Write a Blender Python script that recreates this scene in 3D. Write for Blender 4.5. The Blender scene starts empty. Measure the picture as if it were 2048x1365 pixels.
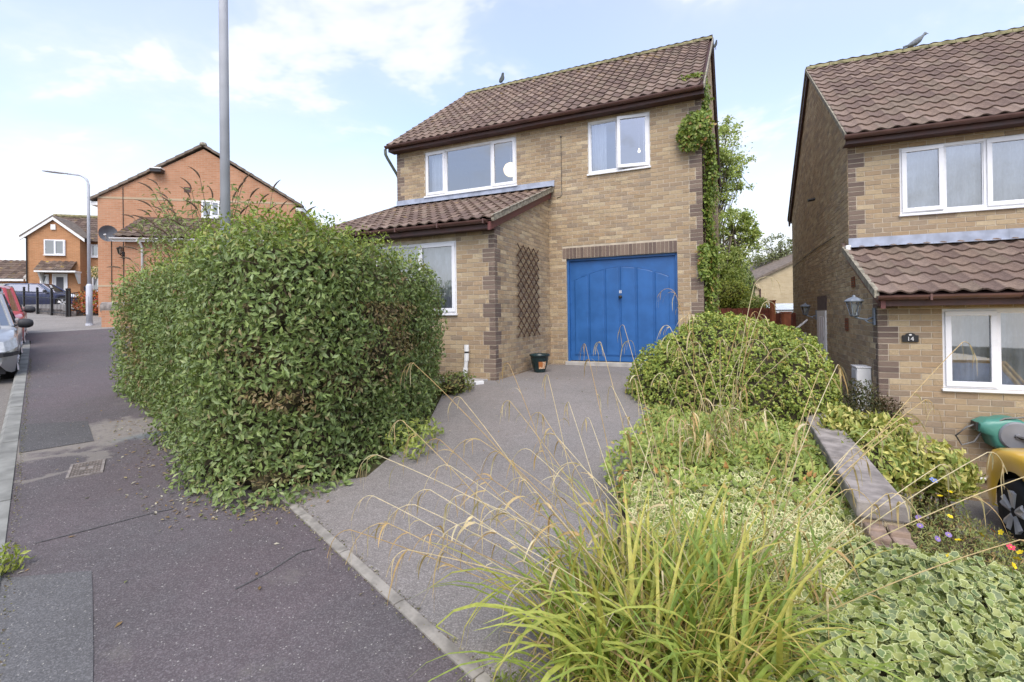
import bpy, bmesh, math, random
import numpy as np
from mathutils import Matrix, Vector

sc = bpy.context.scene
COL = sc.collection
EYE = 1.55
# ------------------------------------------------------------------ camera
PITCH, ROLL, FPX, CYPX = 0.0051, 0.0131, 990.65, 626.24
_c, _s, _cr, _sr = math.cos(PITCH), math.sin(PITCH), math.cos(ROLL), math.sin(ROLL)
_r0, _u0, _f0 = Vector((1, 0, 0)), Vector((0, -_s, _c)), Vector((0, _c, _s))
_right = _cr * _r0 - _sr * _u0
_up = _sr * _r0 + _cr * _u0
cam = bpy.data.objects.new('camera', bpy.data.cameras.new('camera'))
COL.objects.link(cam)
cam.matrix_world = Matrix((( _right.x, _up.x, -_f0.x, 0), (_right.y, _up.y, -_f0.y, 0), (_right.z, _up.z, -_f0.z, EYE), (0, 0, 0, 1)))
cam.data.sensor_width = 36
cam.data.lens = 36 * FPX / 2048
cam.data.shift_y = -(682.5 - CYPX) / 2048
cam.data.clip_start = 0.05
cam.data.clip_end = 2000
sc.camera = cam
# ------------------------------------------------------------------ light
SUN_EL, SUN_AZ = math.radians(52), math.radians(184)      # azimuth clockwise from +Y: behind the camera
w = bpy.data.worlds.new('World'); sc.world = w; w.use_nodes = True
nt = w.node_tree; nt.nodes.clear()
def N(t, **k):
    n = nt.nodes.new(t)
    for a, b in k.items(): setattr(n, a, b)
    return n
def L(a, b): nt.links.new(a, b)
out = N('ShaderNodeOutputWorld'); bg = N('ShaderNodeBackground'); sky = N('ShaderNodeTexSky', sky_type='NISHITA')
sky.sun_disc = False; sky.sun_elevation = SUN_EL; sky.sun_rotation = SUN_AZ; sky.dust_density = 1.5; sky.ozone_density = 1.5; sky.altitude = 50
tc = N('ShaderNodeTexCoord'); sep = N('ShaderNodeSeparateXYZ'); L(tc.outputs['Generated'], sep.inputs[0])
def M(op, a, b=None, c=None):
    n = N('ShaderNodeMath', operation=op)
    for i, v in enumerate((a, b, c)):
        if v is None: continue
        if isinstance(v, (int, float)): n.inputs[i].default_value = v
        else: L(v, n.inputs[i])
    return n.outputs[0]
zc = M('MAXIMUM', sep.outputs[2], 0.0)
den = M('ADD', zc, 0.22)
cmb = N('ShaderNodeCombineXYZ'); L(M('DIVIDE', sep.outputs[0], den), cmb.inputs[0]); L(M('DIVIDE', sep.outputs[1], den), cmb.inputs[1])
def cloud(scale, detail, rough, lo, hi, off, sx=1.0):
    mp = N('ShaderNodeMapping'); mp.inputs['Location'].default_value = off; mp.inputs['Scale'].default_value = (sx, 1, 1)
    L(cmb.outputs[0], mp.inputs[0])
    n = N('ShaderNodeTexNoise'); n.inputs['Scale'].default_value = scale; n.inputs['Detail'].default_value = detail
    n.inputs['Roughness'].default_value = rough; n.inputs['Distortion'].default_value = .25; L(mp.outputs[0], n.inputs['Vector'])
    r = N('ShaderNodeMapRange', interpolation_type='SMOOTHSTEP'); r.inputs[1].default_value = lo; r.inputs[2].default_value = hi
    L(n.outputs[0], r.inputs[0]); return r.outputs[0]
puff = cloud(1.9, 5, .6, .45, .64, (3.1, 1.7, 0))
veil = cloud(.55, 2, .5, .30, .75, (7.3, 2.2, 0), .7)
wisp = cloud(3.4, 4, .66, .5, .85, (1.2, 8.4, 0), .45)
hz = N('ShaderNodeMapRange', interpolation_type='SMOOTHSTEP'); hz.inputs[1].default_value = .50; hz.inputs[2].default_value = 0.04; L(sep.outputs[2], hz.inputs[0])
m1 = M('MULTIPLY', puff, .66)
m2 = M('MULTIPLY_ADD', veil, .36, .13)
m3 = M('MULTIPLY', wisp, .35)
mm = M('MAXIMUM', M('MAXIMUM', m1, m2), m3)
mm = M('MAXIMUM', mm, M('MULTIPLY', hz.outputs[0], .88))
mm = M('MINIMUM', M('ADD', mm, M('MULTIPLY', M('MULTIPLY', puff, m2), .5)), .96)
CLOUD = N('ShaderNodeRGB'); CLOUD.outputs[0].default_value = (5.0, 5.05, 5.15, 1)
SKYG = N('ShaderNodeMix', data_type='RGBA', blend_type='MULTIPLY'); SKYG.inputs[0].default_value = 1
L(sky.outputs[0], SKYG.inputs[6]); SKYG.inputs[7].default_value = (1.68, 1.58, 1.66, 1)
mx = N('ShaderNodeMix', data_type='RGBA'); L(mm, mx.inputs[0]); L(SKYG.outputs[2], mx.inputs[6]); L(CLOUD.outputs[0], mx.inputs[7])
L(mx.outputs[2], bg.inputs[0]); w.cycles.sampling_method = 'MANUAL'; w.cycles.sample_map_resolution = 256; bg.inputs[1].default_value = 0.1; L(bg.outputs[0], out.inputs[0])
sun = bpy.data.objects.new('sun', bpy.data.lights.new('sun', 'SUN')); COL.objects.link(sun)
sun.data.energy = 1.25; sun.data.angle = math.radians(40); sun.data.color = (1, .95, .87)
_sd = Vector((math.sin(SUN_AZ) * math.cos(SUN_EL), math.cos(SUN_AZ) * math.cos(SUN_EL), math.sin(SUN_EL)))
sun.rotation_euler = _sd.to_track_quat('Z', 'Y').to_euler(); sun.location = (0, -5, 20)
sc.view_settings.view_transform = 'Standard'; sc.view_settings.look = 'None'; sc.view_settings.gamma = 1
sc.view_settings.use_curve_mapping = False; sc.view_settings.exposure = 1.18
sc.cycles.use_denoising = True; sc.cycles.max_bounces = 6; sc.cycles.diffuse_bounces = 3; sc.cycles.glossy_bounces = 3
sc.cycles.transparent_max_bounces = 10; sc.cycles.caustics_reflective = False; sc.cycles.caustics_refractive = False

# ------------------------------------------------------------------ helpers
RNG = np.random.default_rng(7)
def project(P):
    P = np.asarray(P, float).reshape(-1, 3) - (0, 0, EYE)
    yf = P[:, 1] * _c + P[:, 2] * _s; zu = -P[:, 1] * _s + P[:, 2] * _c
    yf = np.where(yf < .05, .05, yf)
    a = P[:, 0] / yf * FPX; b = -zu / yf * FPX
    return np.stack([1024 + a * _cr + b * _sr, CYPX - a * _sr + b * _cr, yf], 1)
def in_frame(P, m=0):
    q = project(P); return (q[:, 0] > -m) & (q[:, 0] < 2048 + m) & (q[:, 1] > -m) & (q[:, 1] < 1365 + m) & (q[:, 2] > .1)
def ray(x, y):
    dx, dy = x - 1024, y - CYPX
    a = (dx * _cr - dy * _sr) / FPX; b = (dx * _sr + dy * _cr) / FPX
    v = Vector((a, _c + b * _s, _s - b * _c)); return v / v.y
def at(x, y, Y):
    v = ray(x, y) * Y; v.z += EYE; return v
def zg(X, Y):
    return .088 * (np.minimum(Y, 36) - 2.1) - .011 * np.clip(X, -45, 40)
def zdrive(X, Y):
    z = zg(X, Y); return np.where(z > .5, .5 + .15 * (z - .5), z)
def G(x, y, f=None):
    f = f or zg; v = ray(x, y); lo, hi = .5, 150
    for _ in range(50):
        m = (lo + hi) / 2
        if EYE + v.z * m > f(v.x * m, m): lo = m
        else: hi = m
    return Vector((v.x * lo, lo, EYE + v.z * lo))

def link(o, parent=None):
    COL.objects.link(o)
    if parent is not None: o.parent = parent
    return o
def mk(name, V, F, mat, parent=None, smooth=False, cols=None):
    V = np.asarray(V, np.float32).reshape(-1, 3)
    me = bpy.data.meshes.new(name)
    if isinstance(F, np.ndarray) and F.ndim == 2:
        n, k = F.shape
        me.vertices.add(len(V)); me.vertices.foreach_set('co', V.ravel())
        me.loops.add(n * k); me.loops.foreach_set('vertex_index', F.astype(np.int32).ravel())
        me.polygons.add(n); me.polygons.foreach_set('loop_start', np.arange(0, n * k, k, dtype=np.int32))
        me.update(calc_edges=True)
    else:
        me.from_pydata(V.tolist(), [], [list(f) for f in F]); me.update()
    if cols is not None:
        at_ = me.attributes.new('tint', 'FLOAT_COLOR', 'POINT')
        c = np.ones((len(V), 4), np.float32); c[:, :3] = cols; at_.data.foreach_set('color', c.ravel())
    me.polygons.foreach_set('use_smooth', np.full(len(me.polygons), bool(smooth)))
    if mat: me.materials.append(mat)
    return link(bpy.data.objects.new(name, me), parent)
def empty(name, loc=(0, 0, 0), rz=0, parent=None):
    o = bpy.data.objects.new(name, None); o.location = loc; o.rotation_euler = (0, 0, rz); o.empty_display_size = .2
    return link(o, parent)
def tag(o, label=None, cat=None, group=None, kind=None):
    if label: o['label'] = label
    if cat: o['category'] = cat
    if group: o['group'] = group
    if kind: o['kind'] = kind
    return o
class MB:
    def __init__(s): s.V = []; s.F = []
    def add(s, V, F):
        n = len(s.V); s.V += [tuple(v) for v in V]; s.F += [tuple(i + n for i in f) for f in F]; return s
    def box(s, a, b, m=None):
        (x0, y0, z0), (x1, y1, z1) = a, b
        V = [(x0,y0,z0),(x1,y0,z0),(x1,y1,z0),(x0,y1,z0),(x0,y0,z1),(x1,y0,z1),(x1,y1,z1),(x0,y1,z1)]
        if m is not None: V = [m @ Vector(v) for v in V]
        return s.add(V, [(0,3,2,1),(4,5,6,7),(0,1,5,4),(1,2,6,5),(2,3,7,6),(3,0,4,7)])
    def tube(s, P, r, n=8, cap=True, flat=None):
        P = [Vector(p) for p in P]; k = len(P)
        R = r if isinstance(r, (list, tuple)) else [r] * k
        ref = Vector((0, 0, 1)); rings = []
        for i in range(k):
            t = (P[min(i + 1, k - 1)] - P[max(i - 1, 0)]).normalized()
            if abs(t.dot(ref)) > .95: rf = Vector((0, 1, 0)) if abs(t.y) < .9 else Vector((1, 0, 0))
            else: rf = ref
            a = t.cross(rf).normalized(); b = a.cross(t)
            rings.append([P[i] + (a * math.cos(q) + b * math.sin(q)) * R[i] for q in (2 * math.pi * j / n for j in range(n))])
        V = [v for g in rings for v in g]; F = []
        for i in range(k - 1):
            for j in range(n): F.append((i*n+j, i*n+(j+1)%n, (i+1)*n+(j+1)%n, (i+1)*n+j))
        if cap: F += [tuple(range(n - 1, -1, -1)), tuple(range((k-1)*n, k*n))]
        return s.add(V, F)
    def lathe(s, prof, c=(0, 0, 0), n=20, axis='z'):
        V = []; F = []; k = len(prof)
        for (r, z) in prof:
            for j in range(n):
                q = 2 * math.pi * j / n; x, y = r * math.cos(q), r * math.sin(q)
                V.append((c[0]+x, c[1]+y, c[2]+z) if axis == 'z' else ((c[0]+x, c[1]+z, c[2]+y) if axis == 'y' else (c[0]+z, c[1]+x, c[2]+y)))
        for i in range(k - 1):
            for j in range(n): F.append((i*n+j, i*n+(j+1)%n, (i+1)*n+(j+1)%n, (i+1)*n+j))
        F += [tuple(range(n - 1, -1, -1)), tuple(range((k-1)*n, k*n))]
        return s.add(V, F)
    def prism(s, poly, d0, d1, f):          # f(a,b,d)->xyz ; polygon in (a,b), extruded d0..d1
        n = len(poly); V = [f(a, b, d0) for a, b in poly] + [f(a, b, d1) for a, b in poly]
        return s.add(V, [tuple(range(n - 1, -1, -1)), tuple(range(n, 2 * n))] + [(i, (i+1)%n, n+(i+1)%n, n+i) for i in range(n)])
    def ob(s, name, mat, parent=None, smooth=False, bevel=0, seg=2):
        o = mk(name, s.V, s.F, mat, parent, smooth)
        bm = bmesh.new(); bm.from_mesh(o.data); bmesh.ops.recalc_face_normals(bm, faces=bm.faces); bm.to_mesh(o.data); bm.free()
        if bevel:
            m = o.modifiers.new('bevel', 'BEVEL'); m.width = bevel; m.segments = seg; m.limit_method = 'ANGLE'; m.angle_limit = .6
        return o
def box(name, a, b, mat, parent=None, bevel=0): return MB().box(a, b).ob(name, mat, parent, bevel=bevel)
def autosmooth(o, deg=35):
    o.data.polygons.foreach_set('use_smooth', np.ones(len(o.data.polygons), bool))
    bm = bmesh.new(); bm.from_mesh(o.data); lim = math.radians(deg)
    for e in bm.edges:
        if len(e.link_faces) == 2 and e.calc_face_angle(0) > lim: e.smooth = False
    bm.to_mesh(o.data); bm.free(); return o

# ------------------------------------------------------------------ materials
class NT:
    def __init__(s, name):
        s.m = bpy.data.materials.new(name); s.m.use_nodes = True; s.t = s.m.node_tree; s.t.nodes.clear()
        s.out = s.n('ShaderNodeOutputMaterial'); s.p = s.n('ShaderNodeBsdfPrincipled'); s.l(s.p.outputs[0], s.out.inputs[0])
        s.co = s.n('ShaderNodeTexCoord')
    def n(s, t, **k):
        x = s.t.nodes.new(t)
        for a, b in k.items(): setattr(x, a, b)
        return x
    def l(s, a, b): s.t.links.new(a, b)
    def put(s, v, sock):
        if hasattr(v, 'is_output') or isinstance(v, bpy.types.NodeSocket): s.l(v, sock)
        elif isinstance(v, (tuple, list)): sock.default_value = tuple(v) + ((1,) if len(v) == 3 and len(sock.default_value) == 4 else ())
        else: sock.default_value = v
    def noise(s, scale, detail=4, rough=.55, vec='Object', dist=0, sc3=None, off=None):
        x = s.n('ShaderNodeTexNoise'); x.inputs['Scale'].default_value = scale; x.inputs['Detail'].default_value = detail
        x.inputs['Roughness'].default_value = rough; x.inputs['Distortion'].default_value = dist
        v = s.co.outputs[vec] if isinstance(vec, str) else vec
        if sc3 or off:
            mp = s.n('ShaderNodeMapping')
            if sc3: mp.inputs['Scale'].default_value = sc3
            if off: mp.inputs['Location'].default_value = off
            s.l(v, mp.inputs[0]); v = mp.outputs[0]
        s.l(v, x.inputs['Vector']); return x.outputs[0]
    def voro(s, scale, feature='F1', out='Distance', vec='Object', rnd=1):
        x = s.n('ShaderNodeTexVoronoi', feature=feature); x.inputs['Scale'].default_value = scale; x.inputs['Randomness'].default_value = rnd
        s.l(s.co.outputs[vec], x.inputs['Vector']); return x.outputs[out]
    def rng(s, v, a, b, c=0, d=1, smooth=True):
        x = s.n('ShaderNodeMapRange'); x.interpolation_type = 'SMOOTHSTEP' if smooth else 'LINEAR'
        s.put(v, x.inputs[0]); x.inputs[1].default_value = a; x.inputs[2].default_value = b; x.inputs[3].default_value = c; x.inputs[4].default_value = d
        return x.outputs[0]
    def mix(s, f, a, b, mode='MIX'):
        x = s.n('ShaderNodeMix', data_type='RGBA', blend_type=mode); s.put(f, x.inputs[0]); s.put(a, x.inputs[6]); s.put(b, x.inputs[7]); return x.outputs[2]
    def math(s, op, a, b=0):
        x = s.n('ShaderNodeMath', operation=op); s.put(a, x.inputs[0]); s.put(b, x.inputs[1]); return x.outputs[0]
    def attr(s, name='tint'):
        x = s.n('ShaderNodeAttribute'); x.attribute_name = name; return x.outputs['Color']
    def col(s, v): s.put(v, s.p.inputs['Base Color']); return s
    def rough(s, v): s.put(v, s.p.inputs['Roughness']); return s
    def spec(s, v): s.p.inputs['Specular IOR Level'].default_value = v; return s
    def metal(s, v): s.p.inputs['Metallic'].default_value = v; return s
    def bump(s, h, strength=.3, dist=.01):
        x = s.n('ShaderNodeBump'); x.inputs['Strength'].default_value = strength; x.inputs['Distance'].default_value = dist
        s.l(h, x.inputs['Height']); s.l(x.outputs[0], s.p.inputs['Normal']); return s
def plain(name, col, rough=.5, var=.12, scale=9, metal=0, spec=.5, bump=0):
    t = NT(name); n = t.noise(scale, 3)
    t.col(t.mix(t.rng(n, .3, .7), tuple(c * (1 - var) for c in col), tuple(min(1, c * (1 + var)) for c in col)))
    t.rough(t.rng(n, .3, .7, max(0, rough - .06), min(1, rough + .06))).metal(metal).spec(spec)
    if bump: t.bump(t.noise(scale * 12, 2), bump, .004)
    return t.m
def tarmac(name, base, specks=.10, purple=(1, 1, 1), stain=None, fine=330):
    t = NT(name)
    big = t.noise(.9, 4, .6); mid = t.noise(14, 3, .65); fn = t.noise(fine * .28, 3, .75)
    v = t.voro(fine * .5, out='Color'); vs = t.n('ShaderNodeSeparateColor'); t.l(v, vs.inputs[0])
    c = t.mix(t.rng(big, .35, .65), tuple(b * .90 for b in base), tuple(b * p * 1.10 for b, p in zip(base, purple)))
    c = t.mix(t.rng(mid, .3, .7, 0, .45), c, tuple(b * p * .68 for b, p in zip(base, purple)))
    c = t.mix(t.rng(fn, .35, .65, 0, .5), c, tuple(b * .5 for b in base))
    c = t.mix(t.rng(vs.outputs[0], .5, 1, 0, .42, False), c, tuple(min(.6, b * 1.9 + .01) for b in base))
    c = t.mix(t.rng(t.noise(.45, 3, .6, off=(4, 2, 0)), .42, .62, 0, .30), c, t.mix(1, c, (.70, .67, .64), 'MULTIPLY'))
    c = t.mix(t.rng(t.noise(2.3, 4, .7, off=(1, 7, 0)), .60, .72, 0, .35), c, (.20, .185, .16))
    c = t.mix(t.rng(vs.outputs[1], .990, .994, 0, .75), c, (.42, .40, .36))
    if stain: c = stain(t, c)
    h = t.math('ADD', t.math('MULTIPLY', fn, .9), t.math('MULTIPLY', vs.outputs[0], .45))
    return t.col(c).rough(.88).spec(.3).bump(h, .8, .008).m
def leafmat(name, rough=.5, trans=.3, spec=.35):
    t = NT(name); a = t.attr(); n = t.noise(40, 2)
    c = t.mix(t.rng(n, .3, .7), t.mix(1.0, a, (.82, .85, .8), 'MULTIPLY'), t.mix(1.0, a, (1.12, 1.1, 1.05), 'MULTIPLY'))
    t.col(c).rough(rough).spec(spec)
    tr = t.n('ShaderNodeBsdfTranslucent'); t.l(t.mix(1.0, c, (1.15, 1.1, .6), 'MULTIPLY'), tr.inputs[0])
    ms = t.n('ShaderNodeMixShader'); ms.inputs[0].default_value = trans
    t.l(t.p.outputs[0], ms.inputs[1]); t.l(tr.outputs[0], ms.inputs[2]); t.l(ms.outputs[0], t.out.inputs[0]); return t.m
def glassmat(name, refl=.24, tint=(.9, .94, .97)):
    t = NT(name); t.t.nodes.remove(t.p)
    g = t.n('ShaderNodeBsdfGlossy'); g.inputs['Roughness'].default_value = .015; g.inputs[0].default_value = (.9, .93, .96, 1)
    tr = t.n('ShaderNodeBsdfTransparent'); tr.inputs[0].default_value = (*tint, 1)
    fr = t.n('ShaderNodeFresnel'); fr.inputs[0].default_value = 1.5
    f = t.math('MINIMUM', t.math('ADD', t.math('MULTIPLY', fr.outputs[0], 1.4), refl), .95)
    bp = t.n('ShaderNodeBump'); bp.inputs['Strength'].default_value = .02; bp.inputs['Distance'].default_value = .02
    t.l(t.noise(1.7, 2), bp.inputs['Height']); t.l(bp.outputs[0], g.inputs['Normal'])
    ms = t.n('ShaderNodeMixShader'); t.l(f, ms.inputs[0]); t.l(tr.outputs[0], ms.inputs[1]); t.l(g.outputs[0], ms.inputs[2]); t.l(ms.outputs[0], t.out.inputs[0]); return t.m
def brickmat(name, lichen=0.0):
    t = NT(name); a = t.attr(); n = t.noise(55, 5, .7); n2 = t.noise(7, 4, .6)
    c = t.mix(t.rng(n, .3, .7), t.mix(1, a, (.72, .71, .70), 'MULTIPLY'), t.mix(1, a, (1.22, 1.2, 1.16), 'MULTIPLY'))
    c = t.mix(t.rng(n2, .45, .75, 0, .3), c, (.16, .125, .09))
    c = t.mix(t.rng(t.noise(.7, 3, .6), .42, .66, 0, .35), c, t.mix(1, c, (.78, .76, .74), 'MULTIPLY'))
    if lichen:
        v = t.voro(42, out='Distance'); msk = t.math('MULTIPLY', t.rng(v, .16, .08), t.rng(t.noise(1.1, 3), .48, .62))
        c = t.mix(t.math('MULTIPLY', msk, lichen), c, (.55, .53, .46))
    return t.col(c).rough(.9).spec(.2).bump(n, .5, .006).m
def procbrick(name, c1, c2, mortar, scale=1.0):
    t = NT(name); b = t.n('ShaderNodeTexBrick'); t.l(t.co.outputs['UV'], b.inputs[0])
    b.inputs['Color1'].default_value = (*c1, 1); b.inputs['Color2'].default_value = (*c2, 1); b.inputs['Mortar'].default_value = (*mortar, 1)
    b.inputs['Scale'].default_value = 1; b.inputs['Brick Width'].default_value = .225; b.inputs['Row Height'].default_value = .075; b.inputs['Mortar Size'].default_value = .006
    b.inputs['Bias'].default_value = -.1
    n = t.noise(1.3, 5, .6); c = t.mix(t.rng(n, .35, .7, 0, .5), b.outputs[0], t.mix(1, b.outputs[0], (.72, .7, .68), 'MULTIPLY'))
    c = t.mix(t.rng(t.noise(30, 3), .3, .7, 0, .3), c, t.mix(1, c, (1.25, 1.2, 1.1), 'MULTIPLY'))
    return t.col(c).rough(.9).spec(.2).bump(b.outputs['Fac'], -.4, .01).m

PAVE_PTS = {}
MAT = {}
MAT['brick'] = brickmat('brick_buff', .85)
MAT['brick2'] = brickmat('brick_buff_clean', .15)
MAT['mortar'] = plain('mortar', (.50, .435, .335), .95, .15, 6, spec=.15, bump=.3)
def tilemat(name, lich):
    t = NT(name); a = t.attr(); n = t.noise(38, 5, .7); n3 = t.noise(3.2, 4, .6)
    c = t.mix(t.rng(n, .3, .7), t.mix(1, a, (.75, .75, .75), 'MULTIPLY'), t.mix(1, a, (1.22, 1.2, 1.18), 'MULTIPLY'))
    v = t.voro(13, out='Distance')
    c = t.mix(t.math('MULTIPLY', t.rng(v, .22, .12), t.rng(n3, .46, .6, 0, .8)), c, (.42, .39, .34))
    v2 = t.voro(3.1, out='Distance')
    c = t.mix(t.math('MULTIPLY', t.rng(v2, .34, .14), t.rng(t.noise(2.2, 3), .47, .6, 0, lich)), c, (.42, .29, .07))
    return t.col(c).rough(.9).spec(.2).bump(n, .5, .008).m
MAT['tile'] = tilemat('roof_tile', .35); MAT['tile2'] = tilemat('roof_tile_lichen', .95)
MAT['verge'] = plain('verge_mortar', (.27, .245, .19), .95, .35, 14, spec=.15, bump=.6)
MAT['ridge'] = plain('ridge_moss', (.22, .20, .11), .95, .4, 8, spec=.15, bump=.5)
MAT['lead'] = plain('lead_flashing', (.30, .33, .40), .55, .22, 5, spec=.5, bump=.2)
MAT['brownwood'] = plain('brown_board', (.075, .035, .03), .55, .25, 6)
MAT['redboard'] = plain('red_brown_board', (.13, .045, .04), .55, .2, 6)
MAT['gutter'] = plain('brown_gutter', (.11, .055, .045), .42, .2, 4)
MAT['gutter_old'] = plain('green_grey_pipe', (.10, .12, .09), .6, .25, 10)
MAT['upvc'] = plain('white_upvc', (.80, .81, .83), .32, .03, 3)
MAT['white'] = plain('white_paint', (.78, .78, .76), .45, .05, 3)
MAT['glass'] = glassmat('window_glass')
MAT['room'] = plain('room_wall', (.42, .41, .40), .9, .08, 2)
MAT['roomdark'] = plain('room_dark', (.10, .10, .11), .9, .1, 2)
MAT['blue'] = plain('blue_garage_paint', (.022, .112, .325), .45, .12, 3.5)
MAT['black'] = plain('black_paint', (.012, .012, .013), .45, .2, 9)
MAT['blackplastic'] = plain('black_plastic', (.02, .02, .022), .5, .15, 9)
MAT['steel'] = plain('galvanised_steel', (.52, .54, .585), .55, .12, 2.2)
MAT['concrete'] = plain('concrete', (.40, .385, .36), .92, .18, 5, spec=.2, bump=.4)
MAT['kerb'] = plain('kerb_concrete', (.225, .225, .205), .92, .25, 4, spec=.2, bump=.5)
MAT['coping'] = plain('coping_stone', (.28, .25, .225), .95, .3, 7, spec=.15, bump=.7)
MAT['soil'] = plain('soil', (.075, .06, .042), .98, .35, 6, spec=.1, bump=.8)
MAT['twig'] = plain('twig', (.11, .08, .05), .9, .3, 9)
MAT['bark'] = plain('bark', (.13, .105, .08), .95, .3, 9, bump=.6)
MAT['leaf'] = leafmat('leaf_green', .45, .28, .4)
MAT['leafglossy'] = leafmat('leaf_glossy', .42, .25, .4)
MAT['grass'] = leafmat('grass_blade', .5, .35, .35)
MAT['dry'] = leafmat('dry_grass', .75, .3, .2)
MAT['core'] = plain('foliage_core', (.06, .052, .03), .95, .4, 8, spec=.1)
# ================================================================== ground and street
E_S = Vector((-.69, .7238)).normalized(); E_T = Vector((E_S.y, -E_S.x))          # along / across the street
def st(s, t): return (E_S.x * s + E_T.x * t, E_S.y * s + E_T.y * t)
def s_of(x, y): return E_S.x * x + E_S.y * y
def t_of(x, y): return E_T.x * x + E_T.y * y
H1 = dict(X=-2.7248, Y=11.9194, Z=EYE - .9526, th=-.4341)
H2 = dict(X=5.3877, Y=7.891, Z=EYE - 2.2661, th=-.4047)
def hw(h, u, v, z=0):
    c, s = math.cos(h['th']), math.sin(h['th']); return Vector((h['X'] + u * c - v * s, h['Y'] + u * s + v * c, h['Z'] + z))
LOW = -.80
RW0, RWD = Vector((2.30, 3.10)), Vector((.42, .907)).normalized()                  # retaining line
def rside(x, y): return (x - RW0.x) * RWD.y - (y - RW0.y) * RWD.x                   # >0 : neighbour's side
def terrain(X, Y):
    X = np.asarray(X, float); Y = np.asarray(Y, float)
    main = np.where((X > -4) & (t_of_np(X, Y) > 1.3), zdrive(X, Y), zg(X, Y))
    k = np.clip((rside_np(X, Y) + .02) / .12, 0, 1) * np.clip((t_of_np(X, Y) - 1.3) / .4, 0, 1)
    far = np.clip((Y - 17) / 12, 0, 1)
    return main * (1 - k) + k * (LOW + far * .9) - .03 - .25 * np.clip((-.22 - t_of_np(X, Y)) / .1, 0, 1) * np.clip((30 - Y) / 6, 0, 1)
def t_of_np(X, Y): return E_T.x * X + E_T.y * Y
def rside_np(X, Y): return (X - RW0.x) * RWD.y - (Y - RW0.y) * RWD.x
# one sheet to the horizon, fine near the camera
def axis(lo, hi, near, step):
    a = list(np.arange(-near, near + step / 2, step)); d = step * 1.5; x = near
    while x < hi: x += d; d *= 1.3; a.append(x)
    d = step * 1.5; x = -near
    while x > lo: x -= d; d *= 1.3; a.insert(0, x)
    return np.array(a)
gx, gy = axis(-600, 600, 12, .2), axis(-300, 900, 18, .2)
GX, GY = np.meshgrid(gx, gy); GZ = terrain(GX, GY)
ok_ = np.hypot(GX, GY) > 60; GZ[ok_] = GZ[ok_] * .6
nx, ny = len(gx), len(gy); ii = np.arange(nx * ny).reshape(ny, nx)
gm = NT('ground_turf'); gn = gm.noise(3, 5); gm.col(gm.mix(gm.rng(gn, .35, .65), (.055, .06, .025), (.10, .085, .05))).rough(.97).spec(.1).bump(gm.noise(40, 4), .6, .02)
ground = mk('ground', np.stack([GX, GY, GZ], -1).reshape(-1, 3), np.stack([ii[:-1, :-1], ii[:-1, 1:], ii[1:, 1:], ii[1:, :-1]], -1).reshape(-1, 4), gm.m)
tag(ground, 'turf and bare soil sheet under the street and gardens', 'ground', kind='structure')

def sheet(name, poly, zf, mat, dz=0.0, step=.25, kind='structure', label=None, cat=None, parent=None):
    """a surface following zf inside a polygon (triangulated with inner points)"""
    bm = bmesh.new(); P = []
    for i, (a, b) in enumerate(zip(poly, poly[1:] + poly[:1])):
        n = max(1, int(math.hypot(b[0] - a[0], b[1] - a[1]) / (step * 2)))
        P += [(a[0] + (b[0] - a[0]) * k / n, a[1] + (b[1] - a[1]) * k / n) for k in range(n)]
    vs = [bm.verts.new((x, y, 0)) for x, y in P]; f = bm.faces.new(vs)
    xs = [p[0] for p in P]; ys = [p[1] for p in P]
    for lo, hi, co in ((min(xs), max(xs), (1, 0, 0)), (min(ys), max(ys), (0, 1, 0))):
        n = int((hi - lo) / (step * 2))
        for k in range(1, n + 1):
            v = lo + (hi - lo) * k / (n + 1)
            bmesh.ops.bisect_plane(bm, geom=bm.verts[:] + bm.edges[:] + bm.faces[:], plane_co=tuple(c * v for c in co), plane_no=co)
    for v in bm.verts: v.co.z = float(zf(v.co.x, v.co.y)) + dz
    bmesh.ops.triangulate(bm, faces=bm.faces[:]); bmesh.ops.recalc_face_normals(bm, faces=bm.faces)
    if sum(f.normal.z for f in bm.faces) < 0: bmesh.ops.reverse_faces(bm, faces=bm.faces)
    me = bpy.data.meshes.new(name); bm.to_mesh(me); bm.free(); me.materials.append(mat)
    me.polygons.foreach_set('use_smooth', np.ones(len(me.polygons), bool))
    o = link(bpy.data.objects.new(name, me), parent)
    if label: tag(o, label, cat, kind=kind)
    return o
def band(name, line, zf, mat, **k):  # polygon helper for street coordinates
    return sheet(name, [st(s, t) for s, t in line], zf, mat, **k)
def road_z(x, y):
    return float(zg(x, y)) - .11
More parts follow.
